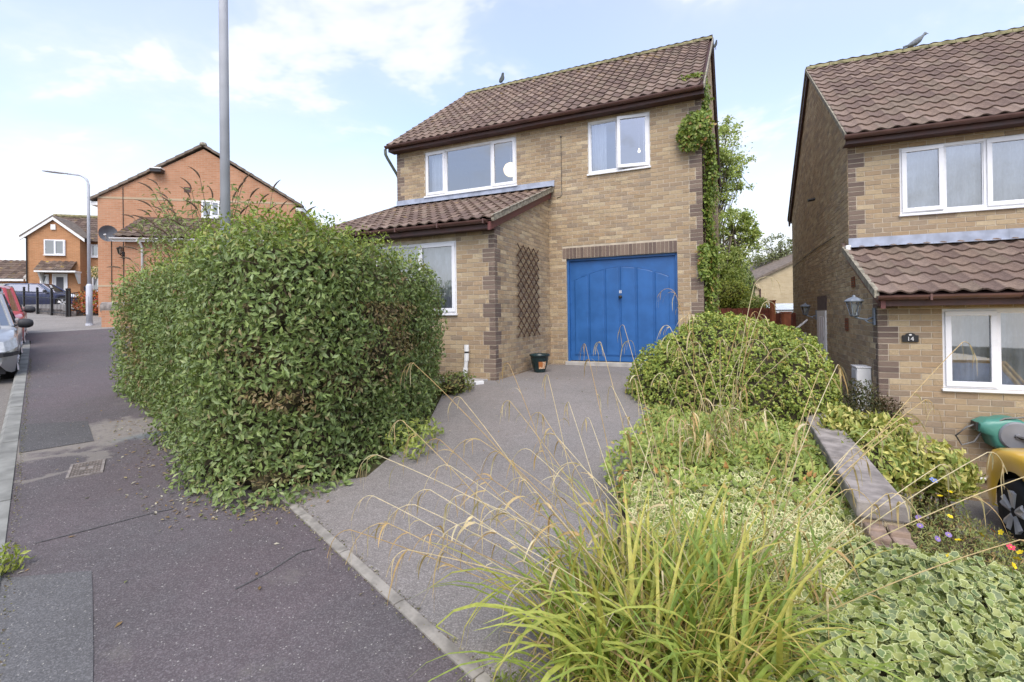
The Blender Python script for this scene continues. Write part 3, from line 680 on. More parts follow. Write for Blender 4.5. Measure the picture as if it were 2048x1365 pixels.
def build_house(H, name, label, d, tz, pv_eave, pz_eave, pz_top, holes_front, holes_porch, bm_, tm_, sides, seed, quo_shift=0):
    W, wp, D = 6.862, 3.875, 7.03; ze, vo = 5.03, .234; slope = (7.72 - ze) / (D / 2 + vo)
    root = empty(name, hw(H, 0, 0, 0), H['th']); tag(root, label, 'house')
    zb = -.35; ztop = 4.98
    U0, Us = (1, 0), (0, 1)
    zr = ze + slope * (D / 2 + vo)
    def roofz(v): return ze + slope * (v + vo) - .06 if v <= D / 2 else ze + slope * (D - v + vo) - .06
    bw = Brickwork(H, root, bm_, seed)
    # front
    g = holes_front
    wf = wall_sheet('wall', root, (0, 0), U0, 0, W, zb, ztop, g, MAT['mortar']); z0 = tz - math.ceil((tz - zb) / .075) * .075
    gar = g[0]
    sol = [h for h in g]; 
    soldier = (gar[0] - .075, gar[1], gar[3], gar[3] + .222)
    bw.face(wf, (0, 0), U0, lay_courses(0, W, z0, ztop, sol + [soldier, (-.01, wp, -9, pz_top)], True, True))
    ns = 30
    bw.face(wf, (0, 0), U0, [(soldier[0] + (soldier[1] - soldier[0]) * i / ns + .004, soldier[0] + (soldier[1] - soldier[0]) * (i + 1) / ns - .004, gar[3] + .003, gar[3] + .218, 1) for i in range(ns)])
    # porch
    pf = wall_sheet('wall', root, (0, -d), U0, 0, wp, zb, pz_eave, holes_porch, MAT['mortar'])
    bw.face(pf, (0, -d), U0, lay_courses(0, wp, z0, pz_eave + .02, holes_porch, True, True))
    psl = (pz_top - pz_eave) / (-pv_eave)
    def pz(v): return pz_eave + psl * (v - pv_eave)
    pr = wall_sheet('wall', root, (wp, 0), Us, -d, 0, zb, pz(-d) - .05, [], MAT['mortar'], gable=[(-d, pz(-d) - .05), (0, pz(-d) - .05), (0, pz_top - .05)])
    def pclip(z):
        if z < pz(-d) - .06: return (-d, 0)
        return ((z + .05 - pz_eave) / psl + pv_eave, 0)
    if 'R' in sides: bw.face(pr, (wp, 0), Us, [p if p[0] > -d + 1e-6 or p[4] else p for p in lay_courses(-d, 0, z0, pz_top, (), True, False, pclip)])
    # gables
    def gclip(z):
        if z <= roofz(0): return (0, D)
        k = (z - ze + .06) / slope - vo; return (k, D - k)
    for u, side, Ud in ((0, 'L', (0, -1)), (W, 'R', (0, 1))):
        Og = (u, 0)
        if side == 'L':     # runs from back to front: a = -v
            a0, a1 = -D, (d if side in sides else 0)
            wl = wall_sheet('wall', root, Og, Ud, -D, d, zb, pz(-d) - .05, [], MAT['mortar'])
            w2 = wall_sheet('wall', root, Og, Ud, -D, 0, pz(-d) - .05, roofz(0), [], MAT['mortar'], gable=[(-D, roofz(0)), (0, roofz(0)), (-D / 2, roofz(D / 2))])
            w3 = mk('wall', [(u, -d, pz(-d) - .05), (u, 0, pz(-d) - .05), (u, 0, pz_top - .05)], [(0, 1, 2)], MAT['mortar'], root)
            if 'L' in sides:
                def lclip(z):
                    fr = d if z < pz(-d) - .06 else (-((z + .05 - pz_eave) / psl + pv_eave) if z < pz_top - .06 else 0)
                    g0, g1 = gclip(z); return (-g1, fr if g0 <= 0 else -g0)
                bw.face(wl, Og, Ud, lay_courses(-D, d, z0, roofz(D / 2) - .05, (), False, True, lclip))
        else:
            wl = wall_sheet('wall', root, Og, Ud, 0, D, zb, roofz(0), [], MAT['mortar'], gable=[(0, roofz(0)), (D, roofz(0)), (D / 2, roofz(D / 2))])
            if 'R' in sides: bw.face(wl, Og, Ud, lay_courses(0, D, z0, roofz(D / 2) - .05, (), True, False, gclip))
    wall_sheet('wall', root, (W, D), (-1, 0), 0, W, zb, ztop, [], MAT['mortar'])
    # main roof
    tl = Tiling(H, root, tm_, seed + 1); ov = .07
    rf = empty('roof', (0, 0, 0), 0, root)
    for sgn, v0 in ((1, -vo - .05), (-1, D + vo + .05)):
        zz = ze - slope * .05
        mk('underlay', [(-ov, v0, zz - .035), (W + ov, v0, zz - .035), (W + ov, D / 2, zr - .035), (-ov, D / 2, zr - .035)], [(0, 1, 2, 3) if sgn > 0 else (3, 2, 1, 0)], MAT['brownwood'], rf)
        nc = int(round((W + 2 * ov) / TW)); nr = int((D / 2 + vo + .05) / math.cos(math.atan(slope)) / TG) + 1
        if sgn > 0: tl.plane(rf, (-ov, v0, zz), (1, 0, 0), (0, 1, slope), nc, nr)
        else: tl.plane(rf, (W + ov, v0, zz), (-1, 0, 0), (0, -1, slope), nc, nr)
    nrid = 16
    for i in range(nrid):
        x0 = -ov + (W + 2 * ov) * i / nrid; x1 = -ov + (W + 2 * ov) * (i + 1) / nrid - .008; V = []
        for x in (x0, x1):
            for j in range(9): q = math.pi * j / 8; V.append((x, D / 2 + .12 * math.cos(q), zr - .045 + .105 * math.sin(q) + (.004 if i % 2 else 0)))
        mk('ridge_tile', V, [(j, j + 1, 10 + j, 9 + j) for j in range(8)] + [tuple(range(9)), tuple(range(17, 8, -1))], MAT['ridge'], rf, smooth=False)
    # verges: mortar line + barge strip on both gables, fascia, soffit and gutter at both eaves
    for u, sg in ((-ov, -1), (W + ov, 1)):
        for sgn in (1, -1):
            va = -vo - .05 if sgn > 0 else D + vo + .05; mb = MB(); mc = MB()
            for m_, o0, o1, h0, h1 in ((mb, -.006, .02, -.055, .03), (mc, -.05, -.008, -.21, -.058)):
                V = [(u + sg * o, v, z + h) for (v, z) in ((va, ze - slope * .05), (D / 2, zr)) for o, h in ((o0, h0), (o1, h0), (o1, h1), (o0, h1))]
                m_.add(V, [(0, 1, 2, 3), (7, 6, 5, 4), (0, 4, 5, 1), (1, 5, 6, 2), (2, 6, 7, 3), (3, 7, 4, 0)])
            mb.ob('verge', MAT['verge'], rf)
            if sgn < 0: mc.ob('barge_board', MAT['brownwood'], rf)
    for va, sg in ((-vo, 1), (D + vo, -1)):
        box('fascia', (-.07, min(va + .0 * sg, va + .02 * sg), ze - .17), (W + .07, max(va, va + .02 * sg), ze - .03), MAT['brownwood'], root)
        box('soffit', (-.07, min(va + .021 * sg, 0 if sg > 0 else D), ze - .165), (W + .07, max(va + .021 * sg, 0 if sg > 0 else D) - .003, ze - .15), MAT['brownwood'], root)
        half_gutter('gutter', (-.10 if sg > 0 else W + .1, va - .001 * sg, ze - .05), (W + .07 if sg > 0 else -.07, va - .001 * sg, ze - .05), .058, MAT['gutter'], root, (0, -sg, 0))
    # porch roof
    pr_ = empty('porch_roof', (0, 0, 0), 0, root); pv = pv_eave
    nc = int(round((wp + .17) / TW)); nr = int(math.hypot(pv, pz_top - pz_eave) / TG) + 1
    gs = math.hypot(pv, pz_top - pz_eave + .05)
    tl.plane(pr_, (-.07, pv - .04, pz_eave - .015), (1, 0, 0), (0, 1, psl), nc, nr)
    mk('underlay', [(-.07, pv - .04, pz_eave - .05), (wp + .1, pv - .04, pz_eave - .05), (wp + .1, -.002, pz_top - .035), (-.07, -.002, pz_top - .035)], [(0, 1, 2, 3)], MAT['brownwood'], pr_)
    for u, sg in ((-.07, -1), (wp + .10, 1)):
        for nm, mt, o0, o1, h0, h1 in (('verge', MAT['verge'], -.02, .03, -.065, .035), ('barge_board', MAT['redboard'], -.085, -.035, -.20, -.068)):
            V = [(u + sg * o, v, z + h) for (v, z) in ((pv - .03, pz_eave), (-.012, pz_top)) for o, h in ((o0, h0), (o1, h0), (o1, h1), (o0, h1))]
            MB().add(V, [(0, 1, 2, 3), (7, 6, 5, 4), (0, 4, 5, 1), (1, 5, 6, 2), (2, 6, 7, 3), (3, 7, 4, 0)]).ob(nm, mt, pr_)
    box('fascia', (-.05, pv, pz_eave - .17), (wp + .05, pv + .02, pz_eave - .03), MAT['brownwood'], pr_)
    box('soffit', (-.05, pv + .021, pz_eave - .165), (wp + .05, -d - .003, pz_eave - .15), MAT['brownwood'], pr_)
    half_gutter('gutter', (-.08, pv - .001, pz_eave - .04), (wp + .02, pv - .001, pz_eave - .04), .056, MAT['gutter'], pr_, (0, -1, 0))
    for x in np.arange(.45, wp, .85): box('gutter_bracket', (x - .012, pv - .118, pz_eave - .104), (x + .012, pv - .002, pz_eave - .03), MAT['gutter'], pr_)
    # lead flashing in lapped lengths
    rr = random.Random(seed); x = -.01
    while x < wp + .1:
        x2 = min(x + rr.uniform(.7, 1.0), wp + .13); h = rr.uniform(.0, .012)
        mb = MB(); V = [(x, -.014 - h * .3, pz_top + .16), (x2 + .01, -.013 - h * .3, pz_top + .16), (x2 + .01, -.02 - h, pz_top + .02), (x, -.02 - h, pz_top + .02), (x2 + .01, -.17, pz_top - .17 * psl + .062 + h), (x, -.17, pz_top - .17 * psl + .062 + h)]
        mb.add(V, [(1, 0, 3, 2), (2, 3, 5, 4)]); mb.ob('flashing', MAT['lead'], pr_); x = x2
    return root, bw, tl, dict(W=W, wp=wp, D=D, ze=ze, slope=slope, vo=vo, zr=zr, pz=pz)
# ---------------------------------------------------------------- main house
garage = (4.238, 6.413, 0.0, 2.093)
wL = (.8075, 3.1556, 3.752, 4.793); wR = (4.732, 5.944, 3.759, 4.814); pW = (1.45, 3.16, 1.0, 2.225)
def hide1(px):
    x, y = px[:, 0], px[:, 1]
    return ((x < 880) & (y > 470)) | ((x > 1275) & (y > 640)) | ((x > 1400))
h1, bw1, tl1, I1 = build_house(H1, 'brick_house', 'buff brick house with blue garage door and tiled lean-to porch', 2.53, 2.1302, -2.75, 2.50, 3.575, [garage, wL, wR], [pW], MAT['brick'], MAT['tile'], 'R', 11)
bw1.build(300, hide1); tl1.build(300, lambda px: (px[:, 0] < 770))
U0 = (1, 0)
window(h1, (0, 0), U0, *wL, [(0, .235, True, -.01), (.235, .745, False, 0), (.745, 1, True, .01)])
window(h1, (0, 0), U0, *wR, [(0, .49, False, 0), (.49, 1, True, 9)])
window(h1, (0, -2.53), U0, *pW, [(0, .56, False, 0), (.56, 1, True, .01)])
for q, O in ((wL, (0, 0)), (wR, (0, 0)), (pW, (0, -2.53))): room(h1, O, U0, *q, dep=2.2 if q is not pW else 2.0)
curtain(H1, (0, 0), U0, .87, 1.34, 3.72, 4.78, .16, 'white curtain drawn beside the wide upper window', MAT['cloth'], 5, .03, 1)
curtain(H1, (0, 0), U0, 4.79, 5.08, 3.72, 4.78, .16, 'white curtain at the fixed pane of the small upper window', MAT['cloth'], 4, .035, 2)
curtain(H1, (0, 0), U0, 5.77, 5.90, 3.72, 4.78, .18, 'narrow white curtain behind the open upper casement', MAT['cloth'], 2, .03, 3)
curtain(H1, (0, -2.53), U0, 1.5, 3.12, .98, 2.2, .17, 'net curtain in the porch window behind the hedge', MAT['net'], 12, .02, 4)
lp = MB(); lp.lathe([(.001, -.16)] + [(.16 * math.sin(math.pi * k / 12), -.16 * math.cos(math.pi * k / 12)) for k in range(1, 12)] + [(.001, .16)], (0, 0, 0), 20)
lampm = NT('paper_lantern'); lampm.col((.85, .72, .5)).rough(.8); lampm.p.inputs['Emission Color'].default_value = (1, .72, .38, 1); lampm.p.inputs['Emission Strength'].default_value = .9
pl = empty('paper_lantern', hw(H1, 2.83, .40, 4.22)); tag(pl, 'round cream paper lantern hanging inside the wide upper window', 'lantern')
lp.ob('shade', lampm.m, pl, smooth=True); MB().tube([(0, 0, .16), (0, 0, .9)], .006).ob('cord', MAT['white'], pl)
bl_ = empty('ceiling_bulb', hw(H1, 5.66, .45, 4.22)); tag(bl_, 'small white bulb seen through the open upper casement', 'bulb')
bulm = NT('bulb'); bulm.col((.9, .88, .8)); bulm.p.inputs['Emission Color'].default_value = (1, .93, .8, 1); bulm.p.inputs['Emission Strength'].default_value = 1.0
MB().lathe([(.001, -.03), (.02, -.022), (.03, 0), (.022, .022), (.013, .04), (.012, .06)], (0, 0, 0), 14).ob('glass', bulm.m, bl_, smooth=True); MB().tube([(0, 0, .08), (0, 0, .7)], .005).ob('cord', MAT['white'], bl_)
# garage door: a leaf with six raised panels under an arched line
gd = empty('garage_door', (4.238, .085, 0), 0, h1); gw, gh = 2.175, 2.093
for nm, a, b in (('jamb', (0, -.03, 0), (.045, .06, gh)), ('jamb', (gw - .045, -.03, 0), (gw, .06, gh)), ('head', (.046, -.03, gh - .05), (gw - .046, .06, gh))): box(nm, a, b, MAT['blue'], gd, .004)
box('leaf', (.047, .012, .015), (gw - .047, .05, gh - .053), MAT['blue'], gd)
def arch(u): return 1.885 - .235 * (abs(u - 1.085) / .95) ** 1.75
edges = [.135, .445, .775, 1.075, 1.395, 1.735, 2.03]
for a, b in zip(edges, edges[1:]):
    a += .012; b -= .022; top = [(b - (b - a) * k / 6, arch(b - (b - a) * k / 6)) for k in range(7)]
    poly = [(a, .13), (b, .13)] + top
    mb = MB(); cx = (a + b) / 2; cz = 1.0; n = len(poly)
    inn = [(cx + (x - cx) * (1 - .032 / (b - a)), (z + .016 if z < .5 else z - .016)) for x, z in poly]
    V = [(x, .0122, z) for x, z in poly] + [(x, .0042, z) for x, z in inn]
    mb.add(V, [tuple(range(n, 2 * n))] + [(i, (i + 1) % n, n + (i + 1) % n, n + i) for i in range(n)]); mb.ob('panel', MAT['blue'], gd)
    g2 = MB()      # bead round the panel
    for (p, q) in zip(poly, poly[1:] + poly[:1]):
        d = Vector((q[0] - p[0], q[1] - p[1])); l_ = d.length; d /= l_; nn = Vector((d.y, -d.x)) * .007
        g2.add([(p[0] + s_ * nn.x + e * d.x * l_, y, p[1] + s_ * nn.y + e * d.y * l_) for y in (.0115, .004) for e, s_ in ((0, 0), (1, 0), (1, 1), (0, 1))], [(4, 5, 6, 7), (0, 4, 7, 3), (0, 1, 5, 4), (1, 2, 6, 5), (3, 7, 6, 2)])
    g2.ob('moulding', MAT['blue'], gd)
MB().lathe([(.034, 0), (.034, -.008), (.012, -.012), (.012, -.04), (.028, -.044), (.03, -.06), (.012, -.066)], (1.085, .012, 1.29), 16, 'y').ob('handle', MAT['black'], gd); box('lock_plate', (1.06, .004, 1.36), (1.11, .0118, 1.42), MAT['steel'], gd, .003)
box('door_step', (4.2, -.03, -.16), (6.45, .12, -.004), MAT['concrete'], h1, .008)
MB().box((3.90, -2.62, -.3), (3.9, -2.6, -.1))
# rainwater pipe at the far end, stub pipe, cable
dp = empty('downpipe', (-.13, -.27, 4.93), 0, h1)
MB().tube([(0, 0, 0), (.0, .01, -.12), (.02, .05, -.2), (.06, .36, -.52), (.07, .40, -.6), (.07, .40, -5.0)], .034, 10).ob('pipe', MAT['gutter_old'], dp, smooth=True)
sp = empty('waste_pipe', hw(H1, 3.355, -2.62, -.08), H1['th']); tag(sp, 'short white plastic waste pipe standing by the porch wall', 'pipe')
MB().tube([(0, 0, -.02), (0, 0, .09), (.005, 0, .1), (.03, 0, .33), (.035, 0, .36), (.035, 0, .53)], .033, 12).ob('tube', MAT['white'], sp, smooth=True)
MB().tube([(-.002, 0, .08), (.012, 0, .18)], .041, 12).ob('socket', MAT['white'], sp); MB().tube([(.028, 0, .30), (.035, 0, .42)], .040, 12).ob('socket', MAT['white'], sp)
MB().tube([(.035, 0, .425), (.035, 0, .45)], .036, 12).ob('band', MAT['black'], sp); MB().tube([(.035, 0, .455), (.035, 0, .56)], .042, 12).ob('socket', MAT['white'], sp)
cb = MB().tube([(4.168, -.012, 4.60), (4.17, -.014, 3.75), (4.172, -.013, 3.42), (4.15, -.013, 3.38), (4.06, -.013, 3.36)], .005, 6).ob('cable', MAT['blackplastic'], h1)
box('cable_clip', (4.157, -.03, 4.59), (4.18, -.01, 4.62), MAT['black'], h1)
# concrete slab and edging kerb by the porch corner
slab = box('paving_slab', (-.5, -.3, -.09), (.36, .27, .01), MAT['concrete'], None, .008); slab.location = hw(H1, 3.4, -2.85, -.075); slab.rotation_euler = (0, 0, H1['th']); tag(slab, 'grey concrete slab on the ground by the porch corner', 'slab')
ed2 = box('edging_kerb', (-.42, -.02, -.1), (.42, .02, .022), MAT['white'], None, .006); _p = hw(H1, 3.58, -3.2, -.08); ed2.location = _p; ed2.rotation_euler = (0, 0, H1['th'] + .95); tag(ed2, 'pale concrete edging kerb along the slab by the hedge', 'kerb')
# trellis on the porch side wall: two layers of laths
MAT['trellis'] = plain('dark_trellis', (.085, .045, .025), .8, .3, 12)
tr = empty('trellis', hw(H1, 3.90, -1.20, .58), H1['th']); tag(tr, 'dark brown diamond trellis fixed to the porch side wall', 'trellis')
tw, th_, k = .98, 1.62, 1.36
for layer, sg in ((0, 1), (1, -1)):
    c0 = -th_ / 1.0
    for i in range(-14, 14):
        # line v = i*.24 + sg * z*k clipped to the panel
        pts = []
        for z in np.linspace(0, th_, 160):
            v = (i * .245 + sg * z * k) + (0 if sg > 0 else tw)
            if 0 <= v <= tw: pts.append((v, z))
        if len(pts) < 3: continue
        (v0, z0), (v1, z1) = pts[0], pts[-1]; d = Vector((v1 - v0, z1 - z0)); l_ = d.length; d /= l_; e = .03; nn = Vector((-d.y, d.x)) * .0105
        x0, x1 = (.004, .014) if layer == 0 else (.0145, .0245)
        V = [(x, -tw / 2 + v0 + d.x * a + nn.x * b, z0 + d.y * a + nn.y * b) for x in (x0, x1) for a, b in ((-e, -1), (l_ + e, -1), (l_ + e, 1), (-e, 1))]
        MB().add(V, [(0, 1, 2, 3), (7, 6, 5, 4), (0, 4, 5, 1), (1, 5, 6, 2), (2, 6, 7, 3), (3, 7, 4, 0)]).ob('lath', MAT['trellis'], tr)
# flower pot with picture tile
MAT['pot'] = plain('dark_green_glaze', (.012, .03, .032), .22, .3, 6)
pt = empty('plant_pot', (.49, 9.0, float(zdrive(.49, 9.0)))); tag(pt, 'dark green glazed plant pot with orange flower picture beside the porch wall', 'pot')
MB().lathe([(.10, .0), (.105, .02), (.145, .16), (.162, .25), (.166, .29), (.185, .295), (.187, .325), (.172, .33), (.165, .30), (.15, .27), (.001, .26)], (0, 0, 0), 32).ob('bowl', MAT['pot'], pt, smooth=True)
pic = NT('pot_picture'); v = pic.voro(38, out='Distance'); g_ = pic.n('ShaderNodeTexGradient', gradient_type='SPHERICAL'); mp = pic.n('ShaderNodeMapping'); mp.inputs['Location'].default_value = (-.0, 0, -2.3); mp.inputs['Scale'].default_value = (15, 0, 15); pic.l(pic.co.outputs['Object'], mp.inputs[0]); pic.l(mp.outputs[0], g_.inputs[0])
pic.col(pic.mix(pic.rng(pic.math('ADD', g_.outputs[0], pic.math('MULTIPLY', v, .8)), .2, .75), (.72, .55, .38), (.45, .16, .05))).rough(.3)
V = []
for j in range(7):
    for z in (.07, .20):
        q = math.radians(-90 + 16 + (j - 3) * 8.5); r = .107 + (z - .0) * .27 + .004; V.append((r * math.cos(q), r * math.sin(q), z))
mk('picture_tile', V, [(2 * j, 2 * j + 2, 2 * j + 3, 2 * j + 1) for j in range(6)], pic.m, pt)
# bird on the ridge, small object on the gable apex
MAT['feather'] = plain('grey_feather', (.17, .19, .20), .8, .35, 25); MAT['featherd'] = plain('dark_feather', (.05, .06, .06), .8, .3, 25)
def bird(name, loc, rz, label, sc_=1, mat=None, upright=0):
    b = empty(name, loc, rz); tag(b, label, 'bird'); V = []; n = 12
    path = [(-.19, .02, .004, .02), (-.12, .035, .014, .02), (-.05, .06, .05, .05), (.02, .09, .062, .062), (.075, .125, .05, .052), (.105, .165, .034, .034), (.125, .20, .031, .033), (.15, .203, .022, .024), (.165, .20, .008, .008), (.19, .195, .002, .002)]
    if upright: path = [(x * .55, z * 1.5 + max(0, (x + .05)) * .2, w * 1.5, h * 1.25) for x, z, w, h in path]
    for x, z, w, h in path:
        for j in range(n): q = 2 * math.pi * j / n; V.append((x * sc_, w * math.cos(q) * sc_, (z + h * math.sin(q)) * sc_))
    F = [(i * n + j, i * n + (j + 1) % n, (i + 1) * n + (j + 1) % n, (i + 1) * n + j) for i in range(len(path) - 1) for j in range(n)] + [tuple(range(n - 1, -1, -1)), tuple(range((len(path) - 1) * n, len(path) * n))]
    mk('body', V, F, mat or MAT['feather'], b, smooth=True)
    for s_ in (-1, 1): MB().tube([(.0, s_ * .02 * sc_, .05 * sc_), (.01 * sc_, s_ * .022 * sc_, -.03)], .005, 6).ob('leg', MAT['redboard'], b)
    return b
bird('perched_bird', hw(H1, 1.13, 3.52, I1['zr'] + .085), H1['th'] + 1.45, 'small dark bird perched upright on the ridge of the house with the blue door', 1.0, MAT['featherd'], 1)
bird('perched_bird', hw(H1, 6.98, 3.75, I1['zr'] - .14), H1['th'] + .9, 'small dark bird at the gable peak of the house with the blue door', .6, MAT['featherd'], 1)
# ---------------------------------------------------------------- neighbouring house (right)
g2_ = (4.238, 6.413, 0.0, 2.093); uW = (.671, 3.10, 3.74, 4.775); lW = (.666, 2.36, 1.285, 2.2775)
h2, bw2, tl2, I2 = build_house(H2, 'brick_house', 'buff brick neighbouring house with dark quoins, set lower down, cut off by the photo edge', 1.5409, 2.2152, -1.80, 2.49, 3.26, [g2_, uW], [lW], MAT['brick2'], MAT['tile2'], 'L', 23)
bw2.build(300, lambda px: (px[:, 1] > 800) & (px[:, 0] < 1760)); tl2.build(300)
window(h2, (0, 0), U0, *uW, [(0, .222, True, -4), (.222, .425, False, 0), (.425, .66, True, .01), (.66, 1, False, 0)])
window(h2, (0, -1.5409), U0, *lW, [(0, .315, True, -.01), (.315, .69, False, 0), (.69, 1, True, .01)])
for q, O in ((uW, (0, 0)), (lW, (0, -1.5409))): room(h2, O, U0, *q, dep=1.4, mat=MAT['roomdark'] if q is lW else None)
for a, b, sd, lb in ((.72, 1.19, 11, 'net curtain behind the open casement of the neighbour upper window'), (1.22, 1.68, 12, 'scalloped net curtain in the second pane of the neighbour upper window'), (1.72, 3.05, 13, 'net curtain in the last panes of the neighbour upper window')):
    curtain(H2, (0, 0), U0, a, b, 3.76, 4.76, .14, lb, None, max(4, int((b - a) * 9)), .018, sd, .03)
curtain(H2, (0, -1.5409), U0, .72, 1.17, 1.29, 2.25, .15, 'sheer net curtain with leaf motifs in the neighbour ground floor window', None, 4, .02, 14)
curtain(H2, (0, -1.5409), U0, 1.2, 2.3, 1.29, 2.25, .15, 'sheer net curtain in the wide pane of the neighbour ground floor window', None, 9, .02, 15)
gd2 = empty('garage_door', (4.238, .085, 0), 0, h2); box('leaf', (0, 0, 0), (2.175, .05, 2.093), MAT['white'], gd2)
bird('pigeon', hw(H2, 1.93, 3.52, I2['zr'] + .075), H2['th'] + .1, 'grey pigeon standing on the roof ridge of the neighbouring house', 1.2)
# side door, lanterns, vents, meter box, plaque, pipes
sdn = empty('side_door', (-.012, 2.9, 0), 0, h2)
box('door_leaf', (-.02, -.95, -.2), (.02, 0, 2.28), MAT['white'], sdn, .004)
for v in (-.83, -.6, -.37): box('door_panel', (-.028, v, -.1), (-.0205, v + .2, 2.15), MAT['upvc'], sdn, .003)
box('lintel_bricks', (-.012, 1.90, 2.29), (-.0005, 2.95, 2.58), plain('lintel_brown', (.12, .085, .075), .9, .3, 9), h2)
MAT['lampm'] = plain('grey_lamp_metal', (.19, .22, .26), .5, .2, 9); MAT['lampglass'] = glassmat('lamp_glass', .12, (.85, .88, .85))
def wall_lantern(loc, rz, label, sc_=1, mat=None):
    """local +x points away from the wall"""
    m_ = mat or MAT['lampm']; l_ = empty('wall_lantern', loc, rz); tag(l_, label, 'lantern'); S = sc_
    box('back_plate', (0, -.035 * S, -.11 * S), (.02 * S, .035 * S, .09 * S), m_, l_, .006)
    MB().tube([(.02 * S, 0, -.02 * S), (.08 * S, 0, -.045 * S), (.15 * S, 0, -.03 * S), (.2 * S, 0, -.01 * S)], .011 * S, 8).ob('arm', m_, l_, smooth=True)
    MB().tube([(.02 * S, 0, -.085 * S), (.07 * S, 0, -.075 * S), (.1 * S, 0, -.045 * S)], .008 * S, 6).ob('scroll', m_, l_, smooth=True)
    c = (.2 * S, 0, 0); hd_ = empty('lamp_head', c, 0, l_)
    MB().lathe([(.03 * S, -.01 * S), (.045 * S, .0), (.05 * S, .012 * S), (.03 * S, .014 * S)], (0, 0, 0), 6).ob('base_ring', m_, hd_)
    MB().lathe([(.098 * S, .165 * S), (.1 * S, .175 * S), (.06 * S, .205 * S), (.02 * S, .22 * S), (.012 * S, .24 * S), (.002 * S, .245 * S)], (0, 0, 0), 6).ob('cap', m_, hd_)
    g = MB(); V = [(r * math.cos(q) * S, r * math.sin(q) * S, z * S) for r, z in ((.042, .014), (.078, .165)) for q in (math.pi / 3 * j for j in range(6))]
    g.add(V, [(j, (j + 1) % 6, 6 + (j + 1) % 6, 6 + j) for j in range(6)]); g.ob('glass', MAT['lampglass'], hd_)
    for j in range(6):
        q = math.pi / 3 * j; MB().tube([(.043 * S * math.cos(q), .043 * S * math.sin(q), .012 * S), (.08 * S * math.cos(q), .08 * S * math.sin(q), .168 * S)], .005 * S, 5).ob('glazing_bar', m_, hd_)
    MB().lathe([(.012 * S, .014 * S), (.014 * S, .06 * S), (.028 * S, .09 * S), (.03 * S, .12 * S), (.012 * S, .145 * S)], (0, 0, 0), 10).ob('bulb', MAT['white'], hd_, smooth=True)
    return l_
wall_lantern(hw(H2, -.012, -1.46, 2.20), H2['th'] + math.pi, 'grey metal carriage lantern at the front corner of the neighbour side wall', 1.15)
wall_lantern(hw(H2, -.012, 3.02, 2.20), H2['th'] + math.pi, 'grey metal carriage lantern beyond the side door of the neighbouring house', 1.05)
MAT['terra'] = plain('terracotta', (.22, .075, .035), .85, .2, 9)
for v0, v1, z0, z1 in ((.08, .30, 1.945, 2.15), (-.40, -.19, 2.63, 2.79)):
    vt = empty('air_brick', (-.012, v0, z0), 0, h2); box('plate', (-.008, 0, 0), (.0, v1 - v0, z1 - z0), MAT['terra'], vt)
    for j in range(4): box('slot', (-.0095, .02, .02 + j * (z1 - z0) / 4.2), (-.0085, v1 - v0 - .02, .035 + j * (z1 - z0) / 4.2), MAT['black'], vt)
mbx = empty('meter_box', hw(H2, -.012, -.95, .76), H2['th']); tag(mbx, 'white upright meter box on the neighbour side wall above the conifers', 'meter box')
box('case', (-.17, -.30, 0), (0, 0, .72), MAT['white'], mbx, .012); box('lid', (-.18, -.31, .721), (0, .01, .74), MAT['white'], mbx, .006); box('door', (-.176, -.28, .03), (-.1705, -.02, .69), MAT['upvc'], mbx, .002)
MB().tube([(0, 3.07, 4.70), (-.14, 3.07, 4.68)], .03, 10).ob('overflow_pipe', MAT['black'], h2)
MB().tube([(-.014, 1.0, 3.6), (-.014, 3.6, 3.62), (-.014, 6.9, 3.55)], .006, 5).ob('cable', MAT['black'], h2)
box('security_sensor', (-.07, -.14, 3.22), (.0, -.05, 3.30), MAT['white'], h2, .01)
pq = empty('house_number_plaque', hw(H2, .333, -1.556, 1.86), H2['th']); tag(pq, 'black arched house number plaque reading 14', 'plaque')
poly = [(-.085, .0), (.085, 0), (.085, .085), (.052, .088)] + [(.052 * math.cos(q), .088 + .028 * math.sin(q)) for q in np.linspace(.3, math.pi - .3, 7)] + [(-.052, .088), (-.085, .085)]
MB().prism(poly, 0, -.012, lambda a, b, d: (a, d, b)).ob('plate', MAT['black'], pq)
fc = bpy.data.curves.new('numeral', 'FONT'); fc.body = '14'; fc.size = .075; fc.align_x = 'CENTER'; fc.extrude = .001
_t = bpy.data.objects.new('numeral_curve', fc); COL.objects.link(_t); bpy.context.view_layer.update()
_me = bpy.data.meshes.new_from_object(_t.evaluated_get(bpy.context.evaluated_depsgraph_get())); bpy.data.objects.remove(_t); _me.materials.clear(); _me.materials.append(MAT['white'])
tx = bpy.data.objects.new('numeral', _me); link(tx, pq); tx.location = (0, -.0135, .016); tx.rotation_euler = (math.pi / 2, 0, 0)
MB().prism([(.016 * math.cos(q), .092 + .011 * math.sin(q)) for q in np.linspace(0, 2 * math.pi, 12, False)], -.0121, -.014, lambda a, b, d: (a, d, b)).ob('emblem', MAT['white'], pq)
MB().tube([(.55, -1.575, .245), (1.0, -1.575, .20), (2.4, -1.575, .19)], .018, 8).ob('waste_pipe', MAT['white'], h2, smooth=True)
MB().tube([(.97, -1.553, 4.25), (.9, -1.553, 3.9), (.75, -1.553, 3.75)], .001, 4)
